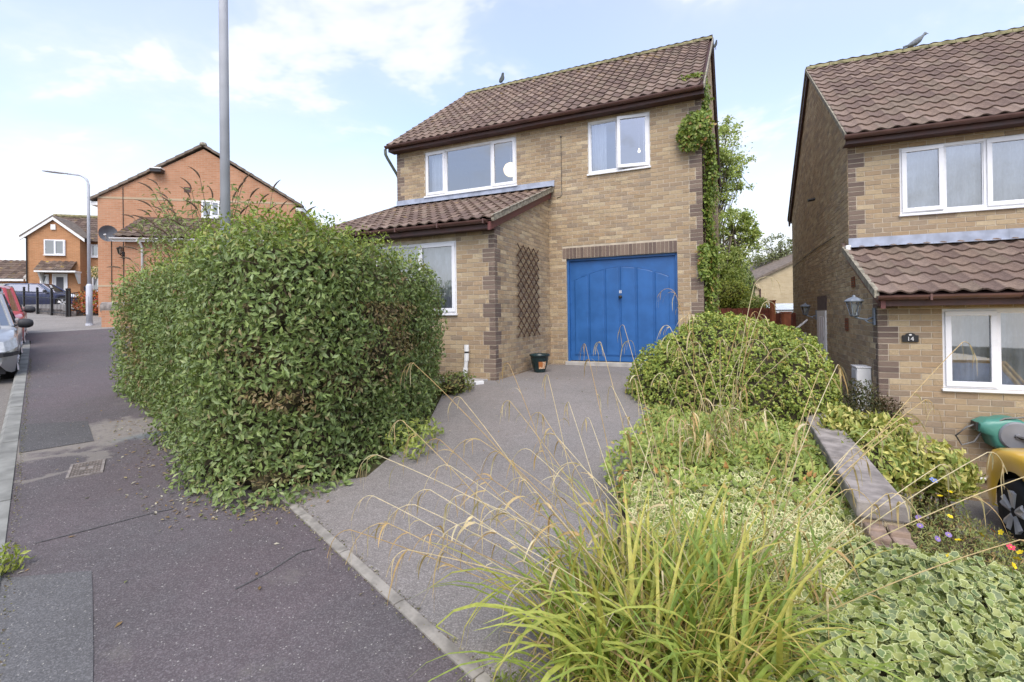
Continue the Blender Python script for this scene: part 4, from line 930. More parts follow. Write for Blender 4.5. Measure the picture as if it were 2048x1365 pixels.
# hose reel
MAT['reelg'] = plain('green_plastic', (.07, .25, .20), .35, .12, 3); MAT['reelgrey'] = plain('grey_translucent_plastic', (.20, .21, .23), .3, .15, 3); MAT['hose'] = plain('grey_hose', (.16, .16, .15), .5, .2, 8)
hr = empty('hose_reel', hw(H2, 1.21, -1.56, .79), H2['th']); tag(hr, 'green and grey wall mounted hose reel under the neighbour window', 'hose reel')
poly = [(.22 * math.cos(q) * (1.25 if math.cos(q) > 0 else 1.0), .20 * math.sin(q)) for q in np.linspace(-1.15 * math.pi / 2 * 1.0, 1.1 * math.pi / 1.55, 16)]
poly = [(.24 * math.cos(q), .20 * math.sin(q)) for q in np.linspace(-2.3, 2.1, 18)] + [(-.20, .17), (-.285, .12), (-.29, .02), (-.2, -.03)]
mb = MB(); n = len(poly)
V = [(a * k, d, b * k) for k, d in ((1, -.0), (1, -.12), (.93, -.19), (.72, -.215)) for a, b in poly]
mb.add(V, [(r * n + i, r * n + (i + 1) % n, (r + 1) * n + (i + 1) % n, (r + 1) * n + i) for r in range(3) for i in range(n)] + [tuple(range(3 * n, 4 * n))]); autosmooth(mb.ob('case', MAT['reelg'], hr), 50)
MB().lathe([(.165, -.20), (.165, -.225), (.15, -.24), (.03, -.245), (.028, -.26), (.002, -.262)], (.05, 0, -.005), 28, 'y').ob('side_disc', MAT['reelgrey'], hr, smooth=False)
MB().box((-.30, -.16, .03), (-.20, -.03, .12)).ob('hose_guide', MAT['blackplastic'], hr)
MB().tube([(.02, -.245, .0), (.12, -.275, -.03), (.16, -.28, -.05)], .016, 8).ob('crank_handle', MAT['blackplastic'], hr)
MB().tube([(-.26, -.1, .1), (-.38, -.13, .05), (-.48, -.13, -.06), (-.42, -.12, -.17), (-.3, -.12, -.12), (-.22, -.14, .04), (-.05, -.2, .19), (.12, -.2, .215), (.3, -.18, .19)], .011, 8).ob('hose', MAT['hose'], hr, smooth=True)
# ================================================================== street furniture, far houses, cars
def lamp_column(base, height, label, head_dir, r_low=.085, r_up=.05, arm=.6):
    o = empty('lamp_post', base); tag(o, label, 'lamp post', 'street lamps along the pavement')
    MB().tube([(0, 0, -.05), (0, 0, .06)], r_low + .02, 16).ob('foot', MAT['steel'], o)
    MB().tube([(0, 0, 0), (0, 0, 1.30), (0, 0, 1.36)], [r_low, r_low, r_up + .006], 18).ob('base_section', MAT['steel'], o, smooth=True)
    box('access_door', (-.04, -r_low - .006, .35), (.04, -r_low + .01, .95), MAT['steel'], o, .004)
    d = Vector((*head_dir, 0)).normalized(); zt = height - .42
    P = [Vector((0, 0, 1.34)), Vector((0, 0, zt))] + [Vector((0, 0, zt)) + d * (.34 * (1 - math.cos(q))) + Vector((0, 0, .34 * math.sin(q))) for q in np.linspace(.2, 1.45, 7)]
    P += [P[-1] + d * arm * .55 + Vector((0, 0, .03))]
    R = [r_up, r_up * .86] + [r_up * .7] * 7 + [r_up * .6]
    MB().tube(P, R, 16).ob('column', MAT['steel'], o, smooth=True)
    e = P[-1]; m = Matrix.Translation(e) @ Matrix(((d.x, -d.y, 0, 0), (d.y, d.x, 0, 0), (0, 0, 1, 0), (0, 0, 0, 1))) @ Matrix.Rotation(-.10, 4, 'Y')
    mb = MB(); V = []; F = []; n = 10
    prof = [(-.05, .03, .03), (.05, .06, .04), (.25, .11, .05), (.5, .12, .045), (.68, .09, .03), (.74, .03, .012)]
    for x, w_, h in prof:
        for j in range(n): q = 2 * math.pi * j / n; V.append(m @ Vector((x, w_ * math.cos(q), h * math.sin(q) * (1 if math.sin(q) > 0 else .5))))
    for i in range(len(prof) - 1):
        for j in range(n): F.append((i * n + j, i * n + (j + 1) % n, (i + 1) * n + (j + 1) % n, (i + 1) * n + j))
    F += [tuple(range(n - 1, -1, -1)), tuple(range((len(prof) - 1) * n, len(prof) * n))]
    mb.add(V, F).ob('lamp_head', MAT['steel'], o, smooth=True); return o
_b = at(453, 640, 5.95); lamp_column((_b.x, _b.y, float(zg(_b.x, _b.y))), 6.4, 'tall grey steel lamp post rising out of the clipped hedge', (-.6, -.8), .075, .056)
_b = G(179, 651); lamp_column(_b, 5.05, 'grey street lamp with curved arm standing at the far end of the pavement', (-1, -.12), .085, .048)
# ---- wall planes measured against the photograph
class Plane:
    def __init__(s, P, ang): s.o = Vector((P[0], P[1])); s.d = Vector((math.cos(ang), math.sin(ang))); s.n = Vector((s.d.y, -s.d.x)); s.ang = ang   # n: towards camera
    def hit(s, x, y, off=0.0):
        r = ray(x, y); o = s.o + s.n * off; k = o.dot(s.n) / Vector((r.x, r.y)).dot(s.n); p = Vector((r.x * k, r.y * k)); return ((p - o).dot(s.d), EYE + r.z * k)
def uvmap(o):   # metres along the wall / height, for brick textures
    me = o.data; uv = me.uv_layers.new(name='UVMap')
    for pl in me.polygons:
        n = pl.normal; t = Vector((0, 0, 1)).cross(n); t = t.normalized() if t.length > .1 else Vector((1, 0, 0)); b = n.cross(t)
        for li in pl.loop_indices:
            co = me.vertices[me.loops[li].vertex_index].co; uv.data[li].uv = (co.dot(t), co.dot(b) if abs(n.z) > .9 else co.z)
    return o
MAT['obrick'] = procbrick('orange_brick', (.48, .255, .155), (.42, .21, .12), (.44, .33, .24)); MAT['obrick2'] = procbrick('orange_brick_far', (.48, .24, .12), (.40, .19, .09), (.43, .31, .19))
MAT['vergetile'] = plain('verge_tile', (.17, .135, .105), .9, .25, 6)
MAT['ybrick'] = procbrick('buff_brick_far', (.52, .43, .28), (.46, .37, .23), (.50, .43, .31)); MAT['creamband'] = procbrick('cream_band', (.55, .42, .25), (.50, .37, .22), (.45, .36, .25))
def far_tiles(name, root, O, U, S, nc, nr, mat, seed=1, parent=None):
    rg = np.random.default_rng(seed); U = Vector(U).normalized(); S = Vector(S).normalized(); Nn = U.cross(S); R = np.array([[U.x, S.x, Nn.x], [U.y, S.y, Nn.y], [U.z, S.z, Nn.z]]); V = []; cs = []
    T2 = TV * (1.47, 1, 1)
    for r in range(nr):
        for c in range(nc):
            V.append(T2 @ R.T + np.array(O) + R @ np.array((c * TW * 1.47, r * TG, 0))); cs.append(np.tile(TILEC[rg.integers(0, len(TILEC))] * rg.uniform(.5, .85), (len(TV), 1)))
    o = mk(name, np.concatenate(V), (TF[None] + (np.arange(nc * nr) * len(TV))[:, None, None]).reshape(-1, 4), mat, root, cols=np.concatenate(cs)); o['kind'] = 'stuff'; return o
# ---- orange gable house
p0 = at(197, 640, 19.5); OP = Plane(p0, math.radians(12.3)); gz = float(zg(p0.x, p0.y)) - .1
oh = empty('gable_house', (p0.x, p0.y, gz), OP.ang); tag(oh, 'orange brick house with plain gable end behind the hedge', 'house')
zz = lambda z: z - gz
kR = OP.hit(592, 500)[0]; kA, zA = OP.hit(407, 293); zE = 6.42
dep = 9.0
def owall(nm, V, F, mt): return uvmap(mk(nm, V, F, mt, oh))
owall('wall', [(0, 0, 0), (kR, 0, 0), (kR, 0, zz(zE)), (kA, 0, zz(zA) - .12), (0, 0, zz(zE))], [(0, 1, 2, 3, 4)], MAT['obrick'])
owall('wall', [(0, dep, 0), (0, 0, 0), (0, 0, zz(zE)), (0, dep, zz(zE))], [(0, 1, 2, 3)], MAT['obrick'])
owall('wall', [(kR, 0, 0), (kR, dep, 0), (kR, dep, zz(zE)), (kR, 0, zz(zE))], [(0, 1, 2, 3)], MAT['obrick'])
for zb_ in (395, 572):
    z_ = zz(OP.hit(200, zb_)[1]); MB().box((.002, -.012, z_ - .04), (kR - .002, -.001, z_ + .035)).ob('string_course', MAT['creamband'], oh); uvmap(oh.children[-1])
for sg, kE in ((-1, -.25), (1, kR + .28)):
    zt_, ze_ = zz(zA) + .0, zz(zE) - .14; n = 12
    for i in range(n):      # stepped verge tiles
        a, b = i / n, (i + 1) / n; x0, x1 = kE + (kA - kE) * a, kE + (kA - kE) * b; z0_, z1_ = ze_ + (zt_ - ze_) * a, ze_ + (zt_ - ze_) * b
        V = [(x, y, z + h) for y in (-.10, .35) for x, z, h in ((x0, z0_, .0), (x1, z1_, -.02), (x1, z1_, .085), (x0, z0_, .11))]
        MB().add(V, [(0, 1, 2, 3), (7, 6, 5, 4), (0, 4, 5, 1), (1, 5, 6, 2), (2, 6, 7, 3), (3, 7, 4, 0)]).ob('verge_tile', MAT['vergetile'], oh)
    V = [(kE, .3, ze_ + .05), (kA, .3, zt_ + .05), (kA, dep, zt_ + .05), (kE, dep, ze_ + .05)]; mk('roof', V, [(0, 1, 2, 3)], MAT['vergetile'], oh)
    xf = 0 if sg < 0 else kR
    MB().box((min(kE, xf), .02, ze_ - .16), (max(kE, xf), dep, ze_ - .02)).ob('eaves_box', MAT['white'], oh)
MB().lathe([(.02, -.02), (.13, .0), (.14, .06), (.11, .13), (.03, .16)], (kA, -.02, zz(zA)), 14).ob('ridge_end_tile', MAT['verge'], oh, smooth=True)
# rear wing roof with mossy ridge behind the left slope
far_tiles('wing_roof', oh, (-.35, 3.2, zz(zE) + .1), (1, 0, 0), (0, .8, .6), 9, 5, MAT['tile2'], 4)
# things on the gable wall
sk, sz = OP.hit(318, 342); sl = empty('floodlight', (0, 0, 0)); sl.parent = None
_w = OP.o + OP.d * sk; sl.location = (_w.x + OP.n.x * .02, _w.y + OP.n.y * .02, sz); sl.rotation_euler = (0, 0, OP.ang); tag(sl, 'white topped box light high on the orange gable wall', 'light')
box('hood', (-.22, -.34, .0), (.22, 0, .05), MAT['white'], sl, .01); box('housing', (-.2, -.3, -.12), (.2, 0, -.002), MAT['blackplastic'], sl, .01)
vk, vz = OP.hit(375, 380); box('vent', (vk - .12, -.02, zz(vz) - .1), (vk + .12, -.001, zz(vz) + .1), MAT['brownwood'], oh)
for xk in (247, 223):
    k_ = OP.hit(xk, 480)[0]; MB().tube([(k_, -.015, .1), (k_, -.015, zz(OP.hit(xk, 375 if xk == 247 else 470)[1]))], .014, 5).ob('cable', MAT['black'], oh)
wk0, wz1 = OP.hit(404, 402); wk1, wz0 = OP.hit(432, 425); window(oh, (0, -.1), (1, 0), wk0, wk1 + .2, zz(wz0) - .25, zz(wz1), [(0, .5, False, 0), (.5, 1, True, .01)], ft=.06)
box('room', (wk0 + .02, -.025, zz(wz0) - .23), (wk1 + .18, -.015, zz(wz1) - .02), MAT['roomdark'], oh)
# lean-to in front of the gable
lk0, lz0 = OP.hit(226, 474, 2.2); lk1 = OP.hit(540, 470, 2.2)[0]; zt0 = lz0 + 1.15
lt = empty('lean_to', (lk0, -2.2, 0), 0, oh); ll = lk1 - lk0
uvmap(MB().box((.25, .25, 0), (ll - .1, 2.19, zz(lz0) - .12)).ob('lean_to_wall', MAT['obrick'], lt))
far_tiles('lean_to_tiles', lt, (.0, -.02, zz(lz0) + .03), (1, 0, 0), (0, 2.2, 1.15), int(ll / (TW * 1.47)), 7, MAT['tile'], 5)
mk('underlay', [(0, 0, zz(lz0) - .01), (ll, 0, zz(lz0) - .01), (ll, 2.19, zz(zt0) - .01), (0, 2.19, zz(zt0) - .01)], [(0, 1, 2, 3)], MAT['brownwood'], lt)
box('fascia', (-.05, .03, zz(lz0) - .16), (ll, .06, zz(lz0) - .012), MAT['white'], lt); half_gutter('gutter', (-.1, .029, zz(lz0) - .03), (ll, .029, zz(lz0) - .03), .06, MAT['white'], lt, (0, -1, 0))
MB().tube([(.75, -.03, zz(lz0) - .08), (.82, .1, zz(lz0) - .22), (.82, .2, zz(lz0) - .34), (.82, .2, .2)], .04, 10).ob('downpipe', MAT['white'], lt, smooth=True)
dk, dz_ = OP.hit(216, 466, .35); dish = empty('satellite_dish', (0, 0, 0)); _w = OP.o + OP.d * dk + OP.n * .35; dish.location = (_w.x, _w.y, dz_); dish.rotation_euler = (0, 0, OP.ang); tag(dish, 'grey satellite dish on the corner of the orange gable house', 'satellite dish')
mdish = plain('dish_grey', (.16, .17, .19), .5, .1, 5); mb = MB(); V = []
for r in range(5):
    for j in range(20): q = 2 * math.pi * j / 20; rr_ = .30 * r / 4; V.append((rr_ * math.cos(q), -.10 - .12 * (1 - (r / 4) ** 2) * -1 - .12, rr_ * 1.05 * math.sin(q)))
F = [(i * 20 + j, i * 20 + (j + 1) % 20, (i + 1) * 20 + (j + 1) % 20, (i + 1) * 20 + j) for i in range(4) for j in range(20)]
ds = mk('reflector', V, F, mdish, dish, smooth=True); ds.rotation_euler = (.25, 0, .5)
MB().tube([(0, .02, -.05), (0, .34, -.12)], .02, 8).ob('bracket', MAT['steel'], dish); MB().tube([(0, -.1, -.28), (.1, -.42, -.14)], .012, 6).ob('feed_arm', MAT['white'], dish); MB().tube([(.08, -.40, -.14), (.14, -.46, -.13)], .03, 8).ob('receiver', MAT['white'], dish)
k_, z_ = OP.hit(246, 510, .05); _w = OP.o + OP.d * k_; wall_lantern((_w.x, _w.y, z_), OP.ang - math.pi / 2, 'small black wall lantern on the orange gable house', 1.3, MAT['black'])
# low boundary wall with rounded coping
bp = G(203, 655); bwl = empty('garden_wall', bp, OP.ang); tag(bwl, 'low orange brick garden wall with rounded stone coping', 'wall')
uvmap(MB().box((0, 0, -.15), (3.2, .34, .56)).ob('brick_face', MAT['obrick'], bwl)); MB().tube([(-.04, .17, .62), (3.2, .17, .62)], .19, 14).ob('coping', MAT['coping'], bwl, smooth=True)
pl2 = box('pillar_cap', (0, 0, 0), (.01, .01, .01), MAT['coping'], bwl); bpy.data.objects.remove(pl2)
# ---- far orange house with gabled bay
q0 = at(53, 600, 30.0); FP = Plane(q0, math.radians(17)); fz = 2.45
fh = empty('gabled_house', (q0.x, q0.y, fz), FP.ang); tag(fh, 'far orange brick house with white front door and gabled bay', 'house')
fk = lambda x, y, o=0: (FP.hit(x, y, o)[0], FP.hit(x, y, o)[1] - fz)
bk1, _z = fk(160, 500); zg0 = fk(60, 474)[1]; kap, zap = fk(108, 440)
def fwall(nm, V, F, mt=None): return uvmap(mk(nm, V, F, mt or MAT['obrick2'], fh))
fwall('wall', [(0, 0, -.3), (bk1, 0, -.3), (bk1, 0, zg0), (kap, 0, zap), (0, 0, zg0)], [(0, 1, 2, 3, 4)])
fwall('wall', [(0, 6, -.3), (0, 0, -.3), (0, 0, zg0), (0, 3.2, zg0 + 2.0), (0, 6, zg0)], [(0, 1, 2, 3, 4)]); fwall('wall', [(bk1, 0, -.3), (bk1, 1.0, -.3), (bk1, 1.0, zg0), (bk1, 0, zg0)], [(0, 1, 2, 3)])
fwall('wall', [(bk1, .9, -.3), (bk1 + 6, .9, -.3), (bk1 + 6, .9, zg0), (bk1, .9, zg0)], [(0, 1, 2, 3)])
far_tiles('main_roof_tiles', fh, (-.2, .55, zg0 - .12), (1, 0, 0), (0, 1, .72), 30, 11, MAT['tile'], 6)
mk('underlay', [(-.2, .55, zg0 - .15), (bk1 + 6, .55, zg0 - .15), (bk1 + 6, 3.35, zg0 + 1.85), (-.2, 3.35, zg0 + 1.85)], [(0, 1, 2, 3)], MAT['brownwood'], fh)
MB().tube([(-.2, 3.3, zg0 + 1.9), (bk1 + 6, 3.3, zg0 + 1.9)], .13, 8).ob('ridge', MAT['ridge'], fh)
for sg, kE in ((-1, -.25), (1, bk1 + .3)):
    zE_ = zg0 - .05
    for nm, h0, h1, y0, y1, mt in (('barge_board', -.2, 0, -.16, -.1, MAT['white']), ('roof_edge', .005, .09, -.18, 2.0, MAT['vergetile'])):
        V = [(x, y, z + h) for y in (y0, y1) for x, z, h in ((kE, zE_, h0), (kap, zap + .18, h0), (kap, zap + .18, h1), (kE, zE_, h1))]
        MB().add(V, [(0, 1, 2, 3), (7, 6, 5, 4), (0, 4, 5, 1), (1, 5, 6, 2), (2, 6, 7, 3), (3, 7, 4, 0)]).ob(nm, mt, fh)
def fwin(x0, x1, y0, y1, off, panes, **kw):
    a, z1_ = fk(x0, y0, off); b, z0_ = fk(x1, y1, off); window(fh, (0, -off), (1, 0), a, b, z0_, z1_, panes, ft=.06, **kw); box('room', (a + .03, -off + .066, z0_ + .03), (b - .03, -off + .075, z1_ - .03), MAT['room'], fh)
fwin(87, 130, 479, 511, .1, [(0, .5, False, 0), (.5, 1, True, .01)]); fwin(79, 97, 549, 572, .1, [(0, 1, True, .01)]); fwin(181, 199, 489, 515, -.80, [(0, 1, True, .01)]); fwin(170, 199, 553, 585, -.80, [(0, .5, False, 0), (.5, 1, True, .01)])
a, z1_ = fk(105, 548, .02); b, z0_ = fk(136, 612, .02); fd = empty('front_door', (a, -.03, z0_), 0, fh); dw_, dh_ = b - a, z1_ - z0_
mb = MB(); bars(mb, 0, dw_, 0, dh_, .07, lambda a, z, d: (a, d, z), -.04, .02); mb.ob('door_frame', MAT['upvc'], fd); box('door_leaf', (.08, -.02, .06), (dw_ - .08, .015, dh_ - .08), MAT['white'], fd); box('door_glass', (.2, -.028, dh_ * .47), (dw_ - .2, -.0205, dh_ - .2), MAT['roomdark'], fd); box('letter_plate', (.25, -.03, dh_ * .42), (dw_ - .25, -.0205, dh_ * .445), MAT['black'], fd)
ca, cz = fk(68, 541, .7); cb_, _ = fk(151, 543, .7); cn = empty('door_canopy', (ca, -.7, cz), 0, fh); cl = cb_ - ca
far_tiles('canopy_tiles', cn, (0, -.05, .02), (1, 0, 0), (0, .75, .62), int(cl / (TW * 1.47)), 3, MAT['tile2'], 8); box('canopy_board', (0, -.03, -.1), (cl, .7, .0), MAT['white'], cn)
for x in (.05, cl - .15): MB().prism([(-.0, -.1), (.0, -.75), (-.08, -.75), (-.5, -.1)], x, x + .1, lambda a, b, d: (d, a + .69, b)).ob('bracket', MAT['white'], cn)
box('alarm_box', (kap - .14, -.08, zap - .62), (kap + .1, -.001, zap - .3), MAT['white'], fh); MB().tube([(.05, -.06, -.2), (.05, -.06, zg0)], .035, 6).ob('downpipe', MAT['black'], fh)
# garage left of it
gg = empty('garage', (q0.x, q0.y, fz), FP.ang); tag(gg, 'low brick garage with white door and red brown tiled roof beside the far house', 'garage')
a0, zt_ = fk(-40, 562, -1.2); a1, _ = fk(42, 562, -1.2); a2 = fk(51, 560, -1.2)[0]
uvmap(MB().box((a1, 1.2, -.3), (a2 - .03, 1.5, zt_)).ob('wall', MAT['obrick2'], gg)); uvmap(MB().box((a0 - 2, 1.3, -.3), (a2 - .03, 6, zt_ - .01)).ob('wall', MAT['obrick2'], gg))
box('garage_door', (a0, 1.21, -.3), (a1, 1.28, zt_ - .15), MAT['white'], gg); box('fascia', (a0 - 2, 1.0, zt_ - .02), (a2, 1.2, zt_ + .12), MAT['white'], gg)
far_tiles('garage_tiles', gg, (a2 - 22 * TW * 1.47, 1.0, zt_ + .14), (1, 0, 0), (0, 1, .62), 22, 8, MAT['tile'], 9); mk('underlay', [(a0 - 2, 1, zt_ + .1), (a2, 1, zt_ + .1), (a2, 3.1, zt_ + 1.4), (a0 - 2, 3.1, zt_ + 1.4)], [(0, 1, 2, 3)], MAT['brownwood'], gg)
MB().add([(a2 - .02, 1, zt_ + .1), (a2 + .13, 1, zt_ + .1), (a2 + .13, 3.1, zt_ + 1.55), (a2 - .02, 3.1, zt_ + 1.55), (a2 - .02, 1, zt_ + .24), (a2 + .13, 1, zt_ + .24), (a2 + .13, 3.1, zt_ + 1.7), (a2 - .02, 3.1, zt_ + 1.7)], [(0, 3, 2, 1), (4, 5, 6, 7), (0, 1, 5, 4), (1, 2, 6, 5), (2, 3, 7, 6), (3, 0, 4, 7)]).ob('verge', MAT['concrete'], gg)
# ---- iron railings
def railing(P, Q, n, h, label):
    P, Q = Vector(P), Vector(Q); d = Q - P; L_ = d.xy.length; r_ = empty('railing', P, math.atan2(d.y, d.x)); tag(r_, label, 'railing'); sl_ = d.z / L_
    for i in range(n + 1): x = L_ * i / n; box('post', (x - .035, -.035, x * sl_ - .2), (x + .035, .035, x * sl_ + h + .12), MAT['black'], r_); MB().lathe([(.02, 0), (.05, .03), (.05, .06), (.02, .09)], (x, 0, x * sl_ + h + .12), 8).ob('finial', MAT['black'], r_)
    for z in (.12, h - .22, h): MB().tube([(0, 0, z), (L_, 0, z + sl_ * L_)], .018, 5).ob('rail', MAT['black'], r_)
    m = int(L_ / .13)
    for i in range(m): x = L_ * (i + .5) / m; MB().tube([(x, 0, x * sl_ + .12), (x, 0, x * sl_ + h)], .009, 4, cap=False).ob('bar', MAT['black'], r_)
ra, rb, rc = G(0, 621), G(109, 631), G(134, 634); rd = at(199, 622, 21.5)
railing(ra, rc, 5, .92, 'black iron railing along the road in front of the blue car'); railing(rc + Vector((.06, .05, 0)), rd, 2, .92, 'black iron railing running back to the orange gable house')
sw = empty('stone_wall', ra, math.atan2((rc - ra).y, (rc - ra).x)); tag(sw, 'low rough stone wall under the black railing', 'wall'); mst = plain('rough_stone', (.20, .18, .17), .95, .4, 9, bump=.8); rs = random.Random(5); x = 0; Lw = (rc - ra).xy.length; sl_ = (rc - ra).z / Lw
while x < Lw:
    w_ = rs.uniform(.18, .4); h_ = rs.uniform(.16, .24); box('stone', (x, .08, x * sl_ - .1), (x + w_ - .02, .3, x * sl_ + h_), mst, sw, .03); x += w_
# planter
pp = at(172, 634, 20.2); pn = empty('planter', pp, .3); tag(pn, 'dark wooden trough planter with red leaved plants by the railing', 'planter'); mw = plain('dark_wood', (.05, .04, .035), .8, .3, 9)
for z in (.0, .17): box('board', (-.55, -.2, z), (.55, -.16, z + .15), mw, pn)
box('trough', (-.54, -.155, 0), (.54, .2, .3), mw, pn)
# ---- cars
MAT['rimdark'] = plain('rim_dish', (.13, .13, .135), .5, .1, 6)
MAT['tyre'] = plain('tyre_rubber', (.014, .014, .015), .8, .2, 12); MAT['alloy'] = plain('alloy', (.62, .63, .65), .35, .1, 5, metal=.4); MAT['carglass'] = glassmat('car_glass', .30, (.25, .30, .32)); MAT['lens'] = plain('headlamp_lens', (.62, .66, .70), .12, .15, 14); MAT['cartrim'] = plain('car_black_trim', (.03, .03, .033), .6, .2, 9)
def carpaint(nm, c, metal=.3): 
    t = NT(nm); t.col(c).rough(.28).metal(metal); t.p.inputs['Coat Weight'].default_value = .7; t.p.inputs['Coat Roughness'].default_value = .05; return t.m
def car(name, loc, rz, label, paint, Lc=4.1, Wc=1.72, Hc=1.48, bon=.88, wheel=.31, fw=.82, rw=.70, ws0=.95, ws1=.28, rr1=-1.35, rr0=-1.75, trim=False, roofrack=False, spoke=5, lamps=True):
    """x forward. fw/rw: front/rear axle distance from the ends"""
    c = empty(name, loc, rz); tag(c, label, 'car'); X0, X1 = -Lc / 2, Lc / 2; ax = (X1 - fw, X0 + rw); R_ = wheel + .065
    xs = sorted(set(list(np.linspace(X0, X1, 46)) + [a + R_ * math.cos(q) for a in ax for q in np.linspace(0, math.pi, 11)]))
    V = []; n = 0; F = []
    belt = bon + .04
    for x in xs:
        t = (x - X0) / Lc; e = min(1, (1 - abs(2 * t - 1)) / .16); hwid = Wc / 2 * (.80 + .20 * math.sin(e * math.pi / 2))
        zl = .22 + .14 * (1 - min(1, (1 - abs(2 * t - 1)) / .06)) 
        for a in ax:
            if abs(x - a) < R_: zl = max(zl, wheel + math.sqrt(max(0, R_ ** 2 - (x - a) ** 2)))
        zt = belt if x < ws0 else belt - .04 - .17 * ((x - ws0) / (X1 - ws0)) ** 1.6
        if x > X1 - .16: zt -= .28 * ((x - X1 + .16) / .16) ** 2
        if x < X0 + .12: zt -= .18 * ((X0 + .12 - x) / .12) ** 2
        zt = max(zt, zl + .1); ring = []
        for k, (f_, b_) in enumerate(((0, .965), (.18, .985), (.45, 1.0), (.72, .995), (.88, .97), (.96, .93), (1.0, .86))): ring.append((hwid * b_, zl + (zt - zl) * f_))
        top = [(hwid * f_, zt + .035 * (1 - (f_ / .86) ** 2)) for f_ in (.6, .3, 0)]
        half = ring + top; full = [(y, z) for y, z in half] + [(-y, z) for y, z in half[-2::-1]]
        V += [(x, y, z) for y, z in full]; n = len(full)
    m = len(xs)
    F = [(i * n + j, i * n + j + 1, (i + 1) * n + j + 1, (i + 1) * n + j) for i in range(m - 1) for j in range(n - 1)] + [tuple(range(n)), tuple((m - 1) * n + j for j in range(n - 1, -1, -1))]
    b = MB().add(V, F).ob('body', paint, c); autosmooth(b, 40)
    # underside / arch liner
    box('underbody', (X0 + .15, -Wc / 2 + .14, .2), (X1 - .15, Wc / 2 - .14, belt - .2), MAT['cartrim'], c)
    # glasshouse
    wb, wr = Wc / 2 * .90, Wc / 2 * .70
    B = [(ws0, wb * .78), (ws0 - .25, wb), (-.2, wb), (rr0 + .3, wb), (rr0, wb * .85)]; T = [(ws1, wr * .8), (ws1 - .18, wr), (-.3, wr), (rr1 + .2, wr), (rr1, wr * .85)]
    Bf = B + [(x, -y) for x, y in B[::-1]]; Tf = T + [(x, -y) for x, y in T[::-1]]; k = len(Bf)
    gV = [(x, y, belt - .03) for x, y in Bf] + [(x, y, Hc - .055) for x, y in Tf]
    MB().add(gV, [(i, (i + 1) % k, k + (i + 1) % k, k + i) for i in range(k)]).ob('windows', MAT['carglass'], c)
    rV = [(x * 1.02 - .0, y * 1.03, Hc - .065) for x, y in Tf] + [(x * .97, y * .86, Hc - .012) for x, y in Tf] + [(x * .6, y * .4, Hc) for x, y in Tf]
    rf_ = MB().add(rV, [(r * k + i, r * k + (i + 1) % k, (r + 1) * k + (i + 1) % k, (r + 1) * k + i) for r in range(2) for i in range(k)] + [tuple(range(2 * k, 3 * k)), tuple(range(k - 1, -1, -1))]).ob('roof_panel', paint, c); autosmooth(rf_, 60)
    for i in (0, 1, 2, 4, 5, 7, 8, 9): MB().tube([gV[i], gV[k + i]], .036 if i not in (2, 7) else .03, 6).ob('pillar', paint if i not in (2, 7) else MAT['cartrim'], c)
    box('dashboard', (rr0 + .4, -wb + .1, belt - .3), (ws0 - .1, wb - .1, belt - .06), MAT['cartrim'], c)
    for a in ax:
        for s_ in (-1, 1):
            w_ = empty('wheel', (a, s_ * (Wc / 2 - .11), wheel), 0, c)
            MB().lathe([(wheel * .66, -.095), (wheel * .93, -.1), (wheel, -.06), (wheel, .06), (wheel * .93, .1), (wheel * .66, .095)], (0, 0, 0), 28, 'y').ob('tyre', MAT['tyre'], w_, smooth=True)
            o_ = s_ * .085; MB().lathe([(wheel * .67, o_ * 1.02), (wheel * .67, o_ * .9), (wheel * .6, o_ * .75), (wheel * .58, o_ * .2), (.001, o_ * .15)], (0, 0, 0), 28, 'y').ob('rim', MAT['rimdark'], w_, smooth=True)
            rim = MB(); rim.lathe([(wheel * .20, o_ * .6), (wheel * .2, o_ * .95), (.001, o_ * 1.0)], (0, 0, 0), 16, 'y')
            for q in range(spoke):
                an = 2 * math.pi * q / spoke + .3
                for da in (-.16, .16):
                    P_ = [(math.cos(an + da * .5) * wheel * .15, o_ * .88, math.sin(an + da * .5) * wheel * .15), (math.cos(an + da) * wheel * .64, o_ * .97, math.sin(an + da) * wheel * .64)]
                    rim.tube(P_, [.034, .040], 6)
            rim.ob('spokes', MAT['alloy'], w_)
            rg_ = MB(); V_ = [(r * math.cos(q), y, r * math.sin(q)) for q in np.linspace(0, 2 * math.pi, 28, False) for r, y in ((wheel * .69, o_ * 1.0), (wheel * .62, o_ * 1.03))]
            rg_.add(V_, [(2 * i, 2 * ((i + 1) % 28), 2 * ((i + 1) % 28) + 1, 2 * i + 1) for i in range(28)]); rg_.ob('rim_lip', MAT['alloy'], w_)
    for s_ in (-1, 1):
        hl = MB(); V_ = []
        if not lamps and s_ > 0: continue
        for i, x in enumerate((X1 - .48, X1 - .3, X1 - .14, X1 - .035)):
            t = (x - X0) / Lc; e = min(1, (1 - abs(2 * t - 1)) / .16); hwid = Wc / 2 * (.80 + .20 * math.sin(e * math.pi / 2)) + .012
            for z, f_ in ((bon - .30 + .03 * (3 - i), 1), (bon - .13 + .02 * (3 - i), .965)): V_.append((x + .01, s_ * hwid * f_, z))
        V_ += [(X1 + .012, s_ * Wc / 2 * .50, bon - .31), (X1 - .02, s_ * Wc / 2 * .48, bon - .16)]
        hl.add(V_, [(2 * i, 2 * i + 2, 2 * i + 3, 2 * i + 1) for i in range(4)]); hl.ob('headlight', MAT['lens'], c)
        mr = empty('door_mirror', (ws0 - .32, s_ * (Wc / 2 - .02), belt + .03), 0, c)
        sh = MB(); sh.lathe([(.02, 0), (.07, .012), (.085, .06), (.085, .15), (.06, .2), (.02, .215)], (0, 0, 0), 12, 'y')
        o_ = sh.ob('shell', MAT['cartrim'], mr, smooth=True); o_.scale = (.8, s_ * 1, 1)
